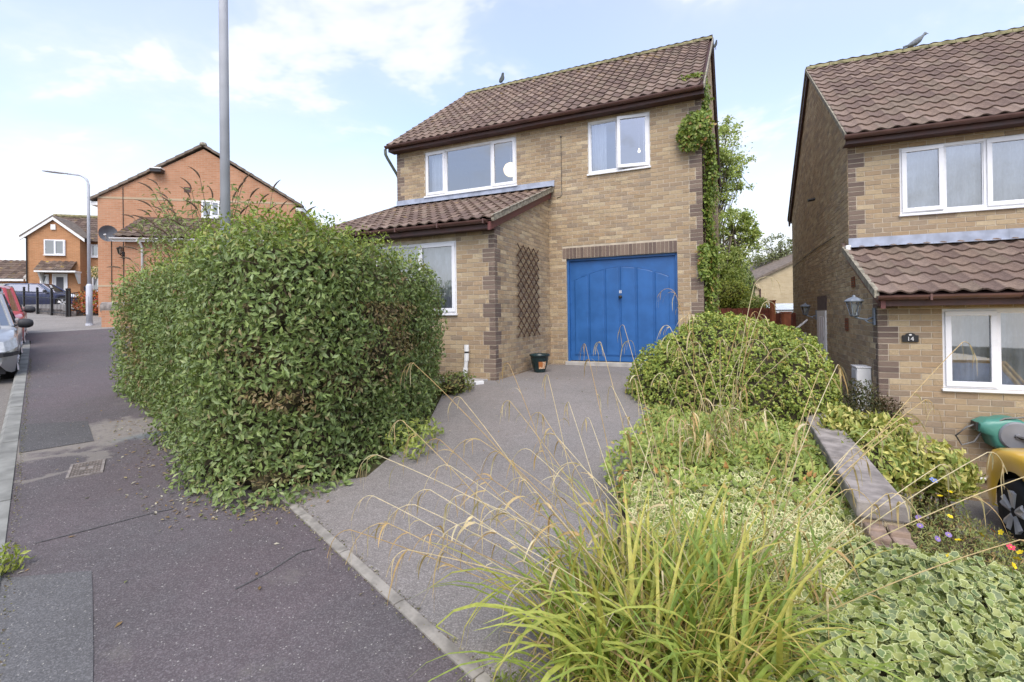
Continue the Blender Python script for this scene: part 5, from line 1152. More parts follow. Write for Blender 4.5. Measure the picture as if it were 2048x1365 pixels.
        MB().tube([(0, -s_ * .08, -.05), (0, s_ * .06, 0)], .022, 6).ob('stem', MAT['cartrim'], mr)
        MB().lathe([(.055, 0), (.055, .02), (.045, .024)], (X1 - .055, s_ * Wc / 2 * .66, .40), 12, 'x').ob('fog_lamp', MAT['lens'], c)
        MB().box((X0 - .0, s_ * Wc / 2 * .74 - .07, .62), (X0 + .14, s_ * Wc / 2 * .74 + .07, .86)).ob('tail_light', plain('tail_red', (.35, .01, .01), .2, .1, 5), c)
    box('grille', (X1 - .03, -.35, bon - .32), (X1 + .012, .35, bon - .2), MAT['cartrim'], c, .01); box('number_plate', (X1 - .02, -.26, .40), (X1 + .02, .26, .51), MAT['white'], c, .004)
    if trim:
        tr_ = MB(); V_ = []
        xsb = [X1 - .75, X1 - .5, X1 - .3, X1 - .14, X1 - .04, X1 + .01]
        for x in xsb:
            t = (x - X0) / Lc; e = min(1, max(0, (1 - abs(2 * t - 1)) / .16)); hwid = Wc / 2 * (.80 + .20 * math.sin(e * math.pi / 2)) + .016
            for z in (.50, .565): V_.append((x, hwid, z))
        V_ += [(X1 + .02, -Wc / 2 * .8, .5), (X1 + .02, -Wc / 2 * .8, .565)]
        tr_.add(V_, [(2 * i, 2 * i + 2, 2 * i + 3, 2 * i + 1) for i in range(len(xsb))]); tr_.ob('bumper_trim', MAT['cartrim'], c)
    if roofrack:
        for s_ in (-1, 1): MB().tube([(ws1 - .25, s_ * wr * .92, Hc), (ws1 - .35, s_ * wr * .92, Hc + .06), (rr1 + .3, s_ * wr * .92, Hc + .06), (rr1 + .2, s_ * wr * .92, Hc)], .016, 6).ob('roof_rail', MAT['cartrim'], c)
    return c
MAT['silver'] = carpaint('silver_paint', (.42, .43, .43), .6); MAT['redp'] = carpaint('red_paint', (.34, .04, .042), .1); MAT['bluep'] = carpaint('navy_paint', (.015, .025, .09), .3); MAT['yellowp'] = carpaint('amber_yellow_paint', (.86, .52, .045), .0)
def on_street(s_, t_): x, y = st(s_, t_); return Vector((x, y, road_z(x, y)))
toward = math.atan2(-E_S.y, -E_S.x)          # facing down the street, to the camera
def slope_car(o, rz):
    d = Vector((math.cos(rz), math.sin(rz))); g = (float(zg(o.location.x + d.x, o.location.y + d.y)) - float(zg(o.location.x - d.x, o.location.y - d.y))) / 2
    o.rotation_euler = (Matrix.Rotation(rz, 3, 'Z') @ Matrix.Rotation(-math.atan(g), 3, 'Y')).to_euler()
o = car('parked_car', on_street(13.7, -1.14), toward, 'silver hatchback parked at the kerb, cut off by the photo edge', MAT['silver'], trim=True, roofrack=True, Hc=1.50); slope_car(o, toward)
o = car('parked_car', on_street(18.5, -1.14), toward, 'red car parked behind the silver hatchback', MAT['redp'], Lc=4.0, Wc=1.74, Hc=1.52); slope_car(o, toward)
wc = at(103, 606, 27.5); hb = math.radians(14)
bx_ = wc - Vector((math.cos(hb), math.sin(hb), 0)) * 1.25; car('parked_car', (bx_.x + .25, bx_.y + .8, wc.z - .32), hb, 'dark blue saloon car parked behind the iron railings', MAT['bluep'], Lc=4.4, Hc=1.42)
yd = math.atan2(math.cos(H2['th']), -math.sin(H2['th']))
yw = Vector((5.05, 4.90, LOW)); fwd = Vector((math.cos(yd), math.sin(yd), 0)); lft = Vector((-fwd.y, fwd.x, 0))
yloc = yw - fwd * (4.05 / 2 - .80) - lft * (1.76 / 2 - .11)
car('parked_car', (yloc.x, yloc.y, LOW + .002), yd, 'amber yellow car parked below the hose reel of the neighbour house', MAT['yellowp'], Lc=4.05, Wc=1.76, Hc=1.55, bon=.95, wheel=.325, fw=.80, spoke=5, lamps=False)
# ================================================================== vegetation
LEAF5 = (np.array([(0, 0, 0), (.22, .42, .07), (-.22, .42, .07), (0, 1, -.06), (0, .45, 0)]), np.array([(0, 1, 4), (0, 4, 2), (1, 3, 4), (4, 3, 2)]))
LEAF5w = (LEAF5[0] * (1.5, 1, 1), LEAF5[1])
SMALL = (np.array([(0, 0, 0), (.24, .55, .06), (0, 1, -.03), (-.24, .55, .06)]), np.array([(0, 1, 2), (0, 2, 3)]))
def ivy_template():
    out = [(0, -.0), (.26, -.10), (.46, .06), (.43, .27), (.46, .48), (.26, .62), (.09, .90), (-.06, .92), (-.26, .62), (-.46, .50), (-.42, .27), (-.47, .06), (-.26, -.10)]
    V = [(0, .34, .0)]; E_ = [0.0]
    for x, y in out: V.append((x * .78, .34 + (y - .34) * .78, .035)); E_.append(0.0)
    for x, y in out: V.append((x * .82, .34 + (y - .34) * .82, .035)); E_.append(1.0)
    for x, y in out: V.append((x, y, .01 + .05 * (abs(x) > .3))); E_.append(1.0)
    n = len(out); F = []
    for i in range(n):
        j = (i + 1) % n; F += [(0, 1 + i, 1 + j), (1 + i, 1 + n + i, 1 + n + j), (1 + i, 1 + n + j, 1 + j), (1 + n + i, 1 + 2 * n + i, 1 + 2 * n + j), (1 + n + i, 1 + 2 * n + j, 1 + n + j)]
    return np.array(V), np.array(F), np.array(E_)
def oval_var_template():
    out = [(.34 * math.sin(q), .5 - .5 * math.cos(q)) for q in np.linspace(0, 2 * math.pi, 9)[:-1]]
    V = [(0, .5, 0)]; E_ = [0.]
    for k, e in ((.66, 0.), (.72, 1.), (1., 1.)):
        for x, y in out: V.append((x * k, .5 + (y - .5) * k, .03 * k)); E_.append(e)
    n = len(out); F = []
    for i in range(n):
        j = (i + 1) % n; F += [(0, 1 + i, 1 + j), (1 + i, 1 + n + i, 1 + n + j), (1 + i, 1 + n + j, 1 + j), (1 + n + i, 1 + 2 * n + i, 1 + 2 * n + j), (1 + n + i, 1 + 2 * n + j, 1 + n + j)]
    return np.array(V), np.array(F), np.array(E_)
def norm(a): return a / np.maximum(np.linalg.norm(a, axis=-1, keepdims=True), 1e-9)
def leaf_field(root, P, Nn, size, pal, tm, mat, seed, indiv=0, spread=.55, bias=(0, 0, .15), edge=None, name='foliage', piece='leaf', weights=None, jit=.12, score=None):
    """P,Nn world arrays; joins all leaves but the `indiv` that show largest, which become objects of their own"""
    rg = np.random.default_rng(seed); n = len(P); root_loc = np.array(root.location); TVt, TFt = tm[0], tm[1]; ew = tm[2] if len(tm) > 2 else None
    nn = norm(Nn + rg.normal(0, spread, (n, 3))); rd = rg.normal(0, 1, (n, 3)) + np.array(bias) * 3 + Nn * .35
    d = norm(rd - (rd * nn).sum(1, keepdims=True) * nn); s = np.cross(nn, d)
    sz = size * rg.uniform(.65, 1.25, n); pal = np.array(pal); pal = pal * np.array((1.26, 1.14, .98)) if mat is not MAT['dry'] else pal; ci = rg.choice(len(pal), n, p=None if weights is None else np.array(weights) / sum(weights)); base = pal[ci] * rg.uniform(1 - jit, 1 + jit, (n, 1)) * (1 + .16 * wob(P * 2.1 + seed))[:, None].clip(.7, 1.35)
    L_ = P - root_loc
    top = np.array([], int)
    if indiv:
        px = project(P); sc_ = sz / px[:, 2] * in_frame(P, -4); view = norm(np.array((0, 0, EYE)) - P); sc_ = sc_ * np.clip((nn * view).sum(1), 0, 1) if score is None else sc_ * score
        top = np.argsort(-sc_)[:indiv]; top = top[sc_[top] > 0]
        key = ('lv', name, mat.name, seed); var = []
        for c in pal:
            cc = np.tile(c, (len(TVt), 1)) if ew is None else (1 - ew)[:, None] * c + ew[:, None] * np.array(edge)
            o = mk(piece, TVt, TFt, mat, cols=cc); var.append(o.data); bpy.data.objects.remove(o)
        for i in top:
            o = bpy.data.objects.new(piece, var[ci[i]]); k = sz[i]
            o.matrix_basis = Matrix(((s[i, 0] * k, d[i, 0] * k, nn[i, 0] * k, L_[i, 0]), (s[i, 1] * k, d[i, 1] * k, nn[i, 1] * k, L_[i, 1]), (s[i, 2] * k, d[i, 2] * k, nn[i, 2] * k, L_[i, 2]), (0, 0, 0, 1))); link(o, root)
    keep = np.ones(n, bool); keep[top] = False; I = np.nonzero(keep)[0]
    V = L_[I][:, None, :] + (TVt[None, :, 0:1] * s[I][:, None, :] + TVt[None, :, 1:2] * d[I][:, None, :] + TVt[None, :, 2:3] * nn[I][:, None, :]) * sz[I][:, None, None]
    F = (TFt[None] + (np.arange(len(I)) * len(TVt))[:, None, None]).reshape(-1, 3)
    if ew is None: C_ = np.repeat(base[I], len(TVt), 0)
    else: C_ = ((1 - ew)[None, :, None] * base[I][:, None, :] + ew[None, :, None] * (np.array(edge) * rg.uniform(.85, 1.1, (len(I), 1)))[:, None, :]).reshape(-1, 3)
    o = mk(name, V.reshape(-1, 3), F, mat, root, cols=C_); o['kind'] = 'stuff'; return o
_ph = np.random.default_rng(99)
_wv = [( _ph.normal(0, 1, 3) * f, _ph.uniform(0, 6.3), 1 / f ** .6) for f in (1.1, 1.7, 2.6, 3.9, 5.5, 8, 11, 15)]
def wob(P):
    r = np.zeros(len(P))
    for k, ph, a in _wv: r += a * np.sin(P @ k + ph)
    return r / 2.2
def sd_poly(P, poly):
    poly = np.array(poly); d = np.full(len(P), 1e9); ins = np.zeros(len(P), bool)
    for a, b in zip(poly, np.roll(poly, -1, 0)):
        e = b - a; w_ = P - a; t = np.clip((w_ @ e) / (e @ e), 0, 1); d = np.minimum(d, np.linalg.norm(w_ - t[:, None] * e, axis=1))
        c = ((a[1] <= P[:, 1]) & (b[1] > P[:, 1])) | ((b[1] <= P[:, 1]) & (a[1] > P[:, 1]))
        with np.errstate(divide='ignore', invalid='ignore'): xi = a[0] + (P[:, 1] - a[1]) * (b[0] - a[0]) / (b[1] - a[1])
        ins ^= c & (P[:, 0] < xi)
    return np.where(ins, -d, d)
def shell(f, lo, hi, n, lo_d, hi_d, seed, maxtry=40):
    rg = np.random.default_rng(seed); out = []; cnt = 0; lo, hi = np.array(lo), np.array(hi)
    for _ in range(maxtry):
        P = rg.uniform(lo, hi, (150000, 3)); v = f(P); P = P[(v > lo_d) & (v < hi_d)]; out.append(P); cnt += len(P)
        if cnt >= n: break
    P = np.concatenate(out)[:n]; e = .02; g = np.stack([f(P + np.array(q) * e) - f(P - np.array(q) * e) for q in ((1, 0, 0), (0, 1, 0), (0, 0, 1))], 1); return P, norm(g)
def twigs(root, P, Nn, n, ln, r, mat, seed, name='twigs'):
    rg = random.Random(seed); mb = MB(); rl = Vector(root.location)
    for _ in range(n):
        i = rg.randrange(len(P)); p = Vector(P[i]) - rl; q = p - Vector(Nn[i]) * ln * rg.uniform(.6, 1.2) + Vector((rg.gauss(0, .3), rg.gauss(0, .3), rg.gauss(-.25, .3))) * ln
        mb.tube([q, (p + q) / 2 + Vector((rg.gauss(0, .02), rg.gauss(0, .02), .01)), p + Vector(Nn[i]) * rg.uniform(0, .03)], [r, r * .8, r * .4], 4, cap=False)
    o = mk(name, mb.V, mb.F, mat, root); o['kind'] = 'stuff'; return o
def core(root, f, lo, hi, name='branches', step=.13, inset=.10):
    """inner mass of stems: blocky voxel skin smoothed, so nothing shows through"""
    lo, hi = np.array(lo), np.array(hi); n = np.maximum(2, ((hi - lo) / step).astype(int)); ax = [np.linspace(lo[i], hi[i], n[i]) for i in range(3)]
    Gd = np.stack(np.meshgrid(*ax, indexing='ij'), -1); S = (f(Gd.reshape(-1, 3)) < -inset).reshape(n); V = {}; F = []
    h = [(hi[i] - lo[i]) / (n[i] - 1) for i in range(3)]
    S = np.pad(S, 1)
    def vid(k):
        if k not in V: V[k] = len(V)
        return V[k]
    for x, y, z in np.argwhere(S):
        for dx, dy, dz, q in ((1,0,0,((1,0,0),(1,1,0),(1,1,1),(1,0,1))), (-1,0,0,((0,0,0),(0,0,1),(0,1,1),(0,1,0))), (0,1,0,((0,1,0),(0,1,1),(1,1,1),(1,1,0))), (0,-1,0,((0,0,0),(1,0,0),(1,0,1),(0,0,1))), (0,0,1,((0,0,1),(1,0,1),(1,1,1),(0,1,1))), (0,0,-1,((0,0,0),(0,1,0),(1,1,0),(1,0,0)))):
            if not S[x+dx, y+dy, z+dz]: F.append([vid((x+a, y+b, z+c)) for a, b, c in q])
    if not F: return None
    K = np.array(list(V.keys()), float); W_ = lo + (K - 1.5) * h - np.array(root.location)
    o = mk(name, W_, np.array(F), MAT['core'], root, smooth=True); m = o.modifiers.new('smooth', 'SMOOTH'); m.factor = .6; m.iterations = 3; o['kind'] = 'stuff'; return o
# ---------------------------------------------------------------- the big hedge
HP = [(-1.50, 4.00), (-1.72, 3.76), (-2.05, 3.68), (-2.6, 3.95), (-3.42, 4.90), (-4.5, 5.95), (-5.45, 6.78), (-5.95, 7.2), (-5.7, 7.75), (-4.9, 7.7), (-3.7, 6.6), (-2.9, 6.0), (-2.3, 6.5), (-2.15, 7.5), (-1.7, 7.85), (-1.08, 7.6), (-.90, 6.8), (-.95, 5.8), (-1.10, 4.9)]
def hedge_f(P):
    x, y, z = P.T; g = zg(x, y); hgt = np.maximum(z - g, 0)
    ztop = 2.31 - .045 * np.maximum(0, y - 5.0) - .022 * np.maximum(0, -x - 3.2) - .10 * np.maximum(0, y - 6.2) * (x > -3)
    d2 = sd_poly(P[:, :2], HP) + .10 - .20 * np.exp(-hgt / .13) * (y < 5.5) + .10 * np.clip((hgt - 1.3), 0, 1) - .03 * np.sin(np.clip(hgt, 0, 2) * 1.6)
    d3 = z - ztop; k = .17
    q = np.sqrt(np.maximum(d2 + k, 0) ** 2 + np.maximum(d3 + k, 0) ** 2) + np.minimum(np.maximum(d2, d3) + k, 0) - k
    q = np.where(z < g - .01, .5, q)
    return q + .055 * wob(P * 1.3) + .045 * wob(P * 3.3 + 5)
hb = (-2.0, 4.2, float(zg(-2, 4.2))); hedge = empty('hedge', hb); tag(hedge, 'large clipped evergreen hedge at the corner of pavement and driveway', 'hedge')
lo, hi = (-6.1, 3.2, 0.0), (-.6, 8.1, 2.75)
GH = [(.165, .245, .090), (.138, .212, .076), (.198, .285, .105), (.115, .182, .070), (.20, .285, .15), (.165, .195, .09), (.26, .34, .17), (.22, .20, .12)]
GB = [(.18, .165, .09), (.22, .185, .11), (.16, .18, .08), (.14, .125, .07), (.24, .26, .12), (.30, .23, .145)]
P, Nn = shell(hedge_f, lo, hi, 92000, -.14, .035, 21)
vis = (Nn * (np.array((0, 0, EYE)) - P)).sum(1) > -.6; P, Nn = P[vis], Nn[vis]
young = (P[:, 2] > 2.08) & (np.random.default_rng(1).random(len(P)) < .55)
worn = ~young & (wob(P * np.array((.8, .8, 1.3)) + 2.2) + .35 * (P[:, 0] > -2.1) * (P[:, 2] < 1.7) > .62)
thin = worn & (np.random.default_rng(2).random(len(P)) < .2)
leaf_field(hedge, P[worn & ~thin], Nn[worn & ~thin], .047, GB, LEAF5, MAT['leaf'], 24, 0, .7, (0, 0, -.2), name='worn_foliage')
young = young | worn; leaf_field(hedge, P[~young], Nn[~young], .060, GH, LEAF5, MAT['leafglossy'], 22, 300, .6, (0, 0, -.12), weights=[5, 6, 4, 5, 2, 2, 1, .8])
young = young & ~worn; leaf_field(hedge, P[young], Nn[young], .055, [(.20, .29, .07), (.25, .33, .09), (.16, .25, .06), (.28, .30, .12)], LEAF5, MAT['leaf'], 23, 0, .6, (0, 0, .35), name='young_foliage')
core(hedge, hedge_f, lo, hi, step=.12, inset=.17); twigs(hedge, P, Nn, 900, .16, .004, MAT['twig'], 5)
sp_ = np.nonzero((P[:, 2] > 2.2))[0]; rs = np.random.default_rng(8); sp_ = rs.choice(sp_, 420)     # upright young shoots along the top
SPp = np.concatenate([P[sp_] + np.array((0, 0, 1)) * rs.uniform(.03, .16, (len(sp_), 1)) + rs.normal(0, .015, (len(sp_), 3)) for _ in range(7)]); leaf_field(hedge, SPp, np.tile((0, 0, 1.), (len(SPp), 1)) + rs.normal(0, .7, (len(SPp), 3)), .045, [(.21, .30, .07), (.26, .34, .09), (.17, .26, .06)], LEAF5, MAT['leaf'], 29, 0, .4, (0, 0, .6), name='shoots')
# fallen leaves along the foot of the hedge and over the pavement
litter = empty('leaf_litter', (-1.5, 3.4, .1)); tag(litter, 'scattered dry leaves and bits on the tarmac', 'leaves', kind='stuff')
rl = np.random.default_rng(31); LP = []
for _ in range(420):
    i = rl.integers(0, 5); a, b = np.array(HP[i]), np.array(HP[i + 1]); q = a + (b - a) * rl.random() + rl.normal(0, .12, 2) + (-.1, -.12); LP.append(q)
for _ in range(90): LP.append(np.array(st(rl.uniform(1, 14), rl.uniform(-.1, 1.3))))
for _ in range(80): LP.append(np.array((rl.uniform(-.9, 1.8), rl.uniform(4.2, 8.5))))
LP = np.array(LP); LZ = np.array([float(zdrive(x, y)) if x > -1.2 and y > 4 else float(zg(x, y)) for x, y in LP]) + .008
leaf_field(litter, np.column_stack([LP, LZ]), np.tile((0, 0, 1.), (len(LP), 1)), .035, [(.36, .30, .16), (.25, .17, .08), (.20, .22, .09), (.45, .42, .34), (.3, .2, .1)], LEAF5, MAT['dry'], 32, 0, .25, (0, 0, 0))
grit = empty('moss_and_grit', (-1.0, 3.0, .1)); tag(grit, 'moss and grit gathered along the kerb and the drive edging', 'grit', kind='stuff')
LP = [st(rl.uniform(-1.5, 4.2), EDGE_T + rl.choice((-.012, .072)) + rl.normal(0, .012)) for _ in range(900)] + [st(rl.uniform(0, 14), KERB_T + .02 + abs(rl.normal(0, .02))) for _ in range(1100)] + [(x + rl.normal(0, .05) - .04, y + rl.normal(0, .2)) for x, y in (DR[rl.integers(1, 7)] for _ in range(500))]
LP = np.array(LP); LZ = np.array([float(zg(x, y)) if t_of(x, y) < 1.4 else float(zdrive(x, y)) for x, y in LP]) + .006
leaf_field(grit, np.column_stack([LP, LZ]), np.tile((0, 0, 1.), (len(LP), 1)), .014, [(.20, .19, .08), (.26, .24, .15), (.14, .15, .06), (.36, .33, .26), (.16, .12, .08)], LEAF5w, MAT['dry'], 34, 0, .5, (0, 0, .1))
# ---------------------------------------------------------------- rounded shrub by the garage
def mound_f(P):
    c = np.array((2.98, 6.75, .30)); q = (P - c) / np.array((1.36, 1.18, 1.20)); r = np.linalg.norm(q, axis=1)
    return (np.where(P[:, 2] < .3, np.linalg.norm(q * (1, 1, .7), axis=1), r) - 1) * 1.15 + .065 * wob(P * 1.6 + 3) + .03 * wob(P * 4.3)
md = empty('round_shrub', (2.98, 6.75, .25)); tag(md, 'big rounded bright green shrub in front of the garage', 'shrub')
lo, hi = (1.3, 5.2, -.15), (4.7, 8.3, 1.85)
P, Nn = shell(mound_f, lo, hi, 9000, -.10, .03, 41); vis = (Nn * (np.array((0, 0, EYE)) - P)).sum(1) > -.8; P, Nn = P[vis], Nn[vis]
rg = np.random.default_rng(42); PP = []; NN = []
for k in range(8):      # rosettes of eight leaves
    a = rg.normal(0, 1, P.shape); a = norm(a - (a * Nn).sum(1, keepdims=True) * Nn); PP.append(P + a * .012); NN.append(norm(Nn * .75 + a * .8))
GM = [(.24, .34, .085), (.29, .38, .10), (.19, .28, .07), (.34, .42, .12), (.15, .23, .06), (.40, .43, .12), (.44, .42, .10)]
leaf_field(md, np.concatenate(PP), np.concatenate(NN), .036, GM, LEAF5w, MAT['leafglossy'], 43, 300, .3, (0, 0, .2), weights=[5, 5, 4, 4, 3, 1.2, .5])
core(md, mound_f, lo, hi, step=.11, inset=.09); twigs(md, P, Nn, 250, .2, .004, MAT['twig'], 6)
# ---------------------------------------------------------------- ground cover between drive and wall
def bed_pts(n, seed, x0, x1, y0, y1, hgt):
    rg = np.random.default_rng(seed); Q = rg.uniform((x0, y0), (x1, y1), (n, 2)); Q = Q[sd_poly(Q, bedp) < .10]
    B = np.array([zbed(x, y) for x, y in Q]); hgt = hgt * np.clip((-rside_np(Q[:, 0], Q[:, 1]) - .05) / .7, .25, 1); h = hgt * (.35 + .65 * rg.random(len(Q))) * (.75 + .35 * wob(np.column_stack([Q * 2.2, Q[:, :1]]))); return np.column_stack([Q, B + np.maximum(.015, h)])
gc = empty('ground_cover', (2.0, 4.6, .3)); tag(gc, 'low leafy green ground cover between the driveway and the coping wall', 'ground cover', kind='stuff')
P = bed_pts(15000, 51, .7, 4.0, 3.3, 6.6, .26); up = np.tile((0, 0, 1.), (len(P), 1)) + np.array((-.25, -.5, 0))
leaf_field(gc, P, up, .066, [(.21, .30, .085), (.26, .34, .10), (.17, .25, .07), (.31, .36, .12), (.33, .28, .11), (.36, .21, .08)], LEAF5, MAT['leaf'], 52, 0, .6, (0, 0, .3), weights=[5, 5, 4, 3, 1, .4])
ve = empty('variegated_creeper', (1.6, 3.6, .25)); tag(ve, 'small leaved cream and green variegated creeper by the near end of the coping', 'creeper')
P = bed_pts(9000, 54, .75, 2.3, 2.2, 3.75, .20); P = P[(P[:, 0] > .55 + .16 * (P[:, 1] - 2.2))]
leaf_field(ve, P, np.tile((-.2, -.5, 1.), (len(P), 1)), .042, [(.20, .27, .10), (.24, .30, .12), (.16, .24, .08)], oval_var_template(), MAT['leaf'], 55, 260, .5, (0, 0, .2), edge=(.74, .72, .42))
# ivy mat in the near corner, spilling over the end of the low wall
def ivy_z(x, y):
    b = np.interp(rside_np(x, y), [-2, -.5, .05, .35, .8, 1.3], [.06, .14, .245, .13, -.12, -.42]); return b + .035 * np.sin(x * 7 + y * 5) + .03 * np.sin(y * 9 - x * 4 + 1)
rg = np.random.default_rng(61); Q = rg.uniform((.5, 1.15), (3.1, 3.15), (21000, 2)); rsd = rside_np(Q[:, 0], Q[:, 1])
edge_y = 2.62 + .28 * np.sin(Q[:, 0] * 2.3) ; Q = Q[(rsd > -1.25) & (rsd < 1.0) & (Q[:, 1] < np.where(rsd > -.25, 2.86 - .2 * rsd, 2.5)) & (Q[:, 1] > 1.15)]
z = ivy_z(Q[:, 0], Q[:, 1]); e = .03; gxn = -(ivy_z(Q[:, 0] + e, Q[:, 1]) - ivy_z(Q[:, 0] - e, Q[:, 1])) / (2 * e); gyn = -(ivy_z(Q[:, 0], Q[:, 1] + e) - ivy_z(Q[:, 0], Q[:, 1] - e)) / (2 * e)
P = np.column_stack([Q, z + rg.uniform(-.05, .035, len(Q))]); Nn = norm(np.column_stack([gxn, gyn, np.ones(len(Q))]) + np.array((0, -.35, 0)))
ivy = empty('ivy_mat', (1.7, 2.0, .1)); tag(ivy, 'pale variegated ivy mat filling the near corner of the bed', 'ivy')
leaf_field(ivy, P, Nn, .043, [(.19, .27, .105), (.24, .32, .12), (.145, .22, .105), (.28, .35, .14), (.17, .23, .14), (.31, .37, .15)], ivy_template(), MAT['leaf'], 62, 300, .55, (0, -.2, -.15), edge=(.52, .56, .28))
_iv = []; gxs = np.linspace(.5, 3.0, 36); gys = np.linspace(1.1, 2.75, 26); IX, IY = np.meshgrid(gxs, gys); IZ = ivy_z(IX, IY) - .07; ids = np.arange(IX.size).reshape(IX.shape)
keepf = []
for a in range(25):
    for b in range(35):
        r_ = rside_np(IX[a, b], IY[a, b])
        if -1.25 < r_ < 1.0: keepf.append((ids[a, b], ids[a, b + 1], ids[a + 1, b + 1], ids[a + 1, b]))
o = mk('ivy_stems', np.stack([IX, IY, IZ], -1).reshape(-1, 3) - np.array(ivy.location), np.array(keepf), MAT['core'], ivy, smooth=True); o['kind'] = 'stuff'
# ---------------------------------------------------------------- retaining wall
rwl = empty('retaining_wall', (RW0.x, RW0.y, LOW), math.atan2(RWD.y, RWD.x)); tag(rwl, 'low brick retaining wall with grey stone coping beside the bed', 'wall')
cz = .35 - LOW; tt = .0
for i, (a, b) in enumerate(((0, 1.02), (1.03, 2.25), (2.26, 3.62))): 
    dz = (.0, .004, -.003)[i]; box('coping_stone', (a, -.14, cz - .115 + dz), (b, .14, cz + dz), MAT['coping'], rwl, .014)
rwb = []
class _R: pass
HR = dict(X=RW0.x, Y=RW0.y, Z=LOW, th=math.atan2(RWD.y, RWD.x))
mk('wall_core', [(x, y, z) for z in (0, cz - .116) for x, y in ((.02, -.11), (3.6, -.11), (3.6, .11), (.02, .11))], [(0, 1, 5, 4), (1, 2, 6, 5), (2, 3, 7, 6), (3, 0, 4, 7), (4, 5, 6, 7)], MAT['mortar'], rwl)
wq = Brickwork(HR, rwl, MAT['brick2'], 77)
wq.face(rwl, (0, -.11), (1, 0), lay_courses(.03, 3.58, .02, cz - .12)); wq.face(rwl, (0, .11), (-1, 0), lay_courses(-3.58, -.03, .02, cz - .12)); wq.face(rwl, (.02, 0), (0, -1), lay_courses(-.105, .105, .02, cz - .12)); wq.build(60)
MAT['oldbrick'] = plain('worn_red_brick', (.27, .195, .145), .95, .35, 12, bump=.6)
rk = random.Random(9)
for r in range(7):       # lower stepped end of bare worn bricks
    for c in range(2):
        x0 = -.008 - r * .115; w_ = .105; zt_ = cz - .125 - r * .02
        box('worn_brick', (x0 - w_, -.115 + c * .118, zt_ - .3), (x0, -.002 + c * .118 - .008, zt_ + rk.uniform(-.012, .012)), MAT['oldbrick'], rwl, .012)
# ---------------------------------------------------------------- long grass clumps and seed stalks
def blade_mesh(L_, w_, bend, seed):
    rr = random.Random(seed); V = []; n = 8; x = y = 0.; a = rr.uniform(.0, .25); tw = rr.uniform(-.9, .9); kink = rr.randrange(4, 8) if rr.random() < .4 else -1
    for i in range(n + 1):
        t = i / n; ww = w_ * (1 - t ** 2.2) * (.55 + .45 * min(1, t * 4)) + .0006; q = tw * t
        V += [(y, -ww * math.cos(q), x + ww * math.sin(q) * .6), (y + ww * .25, 0, x), (y, ww * math.cos(q), x - ww * math.sin(q) * .6)]
        a += bend * (.4 + 1.2 * t) / n + (rr.uniform(.7, 1.5) if i == kink else 0); x += math.cos(a) * L_ / n; y += math.sin(a) * L_ / n
    F = [(3 * i + j, 3 * i + j + 1, 3 * i + 4 + j, 3 * i + 3 + j) for i in range(n) for j in (0, 1)]
    return np.array(V), np.array(F)
def grass_clump(loc, n, rad, L_, label, seed, indiv, green=.8, wid=.0085, bmax=2.9):
    rg = np.random.default_rng(seed); root = empty('grass_clump', loc); tag(root, label, 'grass')
    GC = [(.28, .37, .075), (.34, .43, .09), (.21, .30, .065), (.43, .47, .11), (.50, .47, .12)]; DC = [(.52, .39, .19), (.46, .32, .15), (.58, .48, .29), (.40, .28, .14), (.55, .34, .12)]
    VAR = []
    for i in range(26):
        dry = i >= 18; V, F = blade_mesh(L_ * rg.uniform(.7, 1.15) * (.75 if dry else 1), wid * rg.uniform(.7, 1.2) * (.6 if dry else 1), rg.uniform(.5, bmax), seed * 50 + i)
        c = np.array((DC if dry else GC)[rg.integers(0, 5)]); t = np.repeat(np.linspace(0, 1, 9), 3)[:, None]
        tip = np.array((.46, .34, .12)); k = np.clip((t - .72) * 3.2, 0, 1) * (rg.random() < .45); cc = c * (1 - k) + tip * k
        VAR.append((V, F, cc, mk('blade', V, F, MAT['dry'] if dry else MAT['grass'], cols=cc)))
    meshes = [v[3].data for v in VAR]
    for v in VAR: bpy.data.objects.remove(v[3])
    r = rad * np.sqrt(rg.random(n)); an = rg.uniform(0, 2 * math.pi, n); pos = np.column_stack([r * np.cos(an), r * np.sin(an)])
    vi = np.where(rg.random(n) < green, rg.integers(0, 18, n), rg.integers(18, 26, n)); az = an + rg.normal(0, 1.5, n); sc_ = rg.uniform(.65, 1.15, n); tilt = rg.uniform(-.1, .34, n) * (.3 + r / rad)
    W_ = np.column_stack([pos + np.array(loc)[:2], np.full(n, loc[2] + .35)]); order = np.argsort(project(W_)[:, 2] - in_frame(W_) * 5); top = set(order[:indiv].tolist()); JV, JF, JC = {0: [], 1: []}, {0: [], 1: []}, {0: [], 1: []}; cnt = {0: 0, 1: 0}
    for i in range(n):
        x, y = pos[i]; z = float(zbed(x + loc[0], y + loc[1])) - loc[2] - .01
        m = Matrix.Translation((x, y, z)) @ Matrix.Rotation(az[i], 4, 'Z') @ Matrix.Rotation(tilt[i], 4, 'Y') @ Matrix.Scale(sc_[i], 4)
        if i in top:
            o = bpy.data.objects.new('blade', meshes[vi[i]]); o.matrix_basis = m; link(o, root)
        else:
            V, F, cc, _ = VAR[vi[i]]; k = int(vi[i] >= 18); mm_ = np.array(m); JV[k].append(V @ mm_[:3, :3].T + mm_[:3, 3]); JF[k].append(F + cnt[k]); JC[k].append(cc); cnt[k] += len(V)
    for k in (0, 1):
        if JV[k]: o = mk('blade_mass', np.concatenate(JV[k]), np.concatenate(JF[k]), MAT['dry'] if k else MAT['grass'], root, cols=np.concatenate(JC[k])); o['kind'] = 'stuff'
    return root
CL = (.62, 2.12, float(zbed(.62, 2.12)))
clump = grass_clump(CL, 1000, .46, .74, 'big arching clump of yellow green grass at the foot of the driveway', 71, 300, .66, .0105)
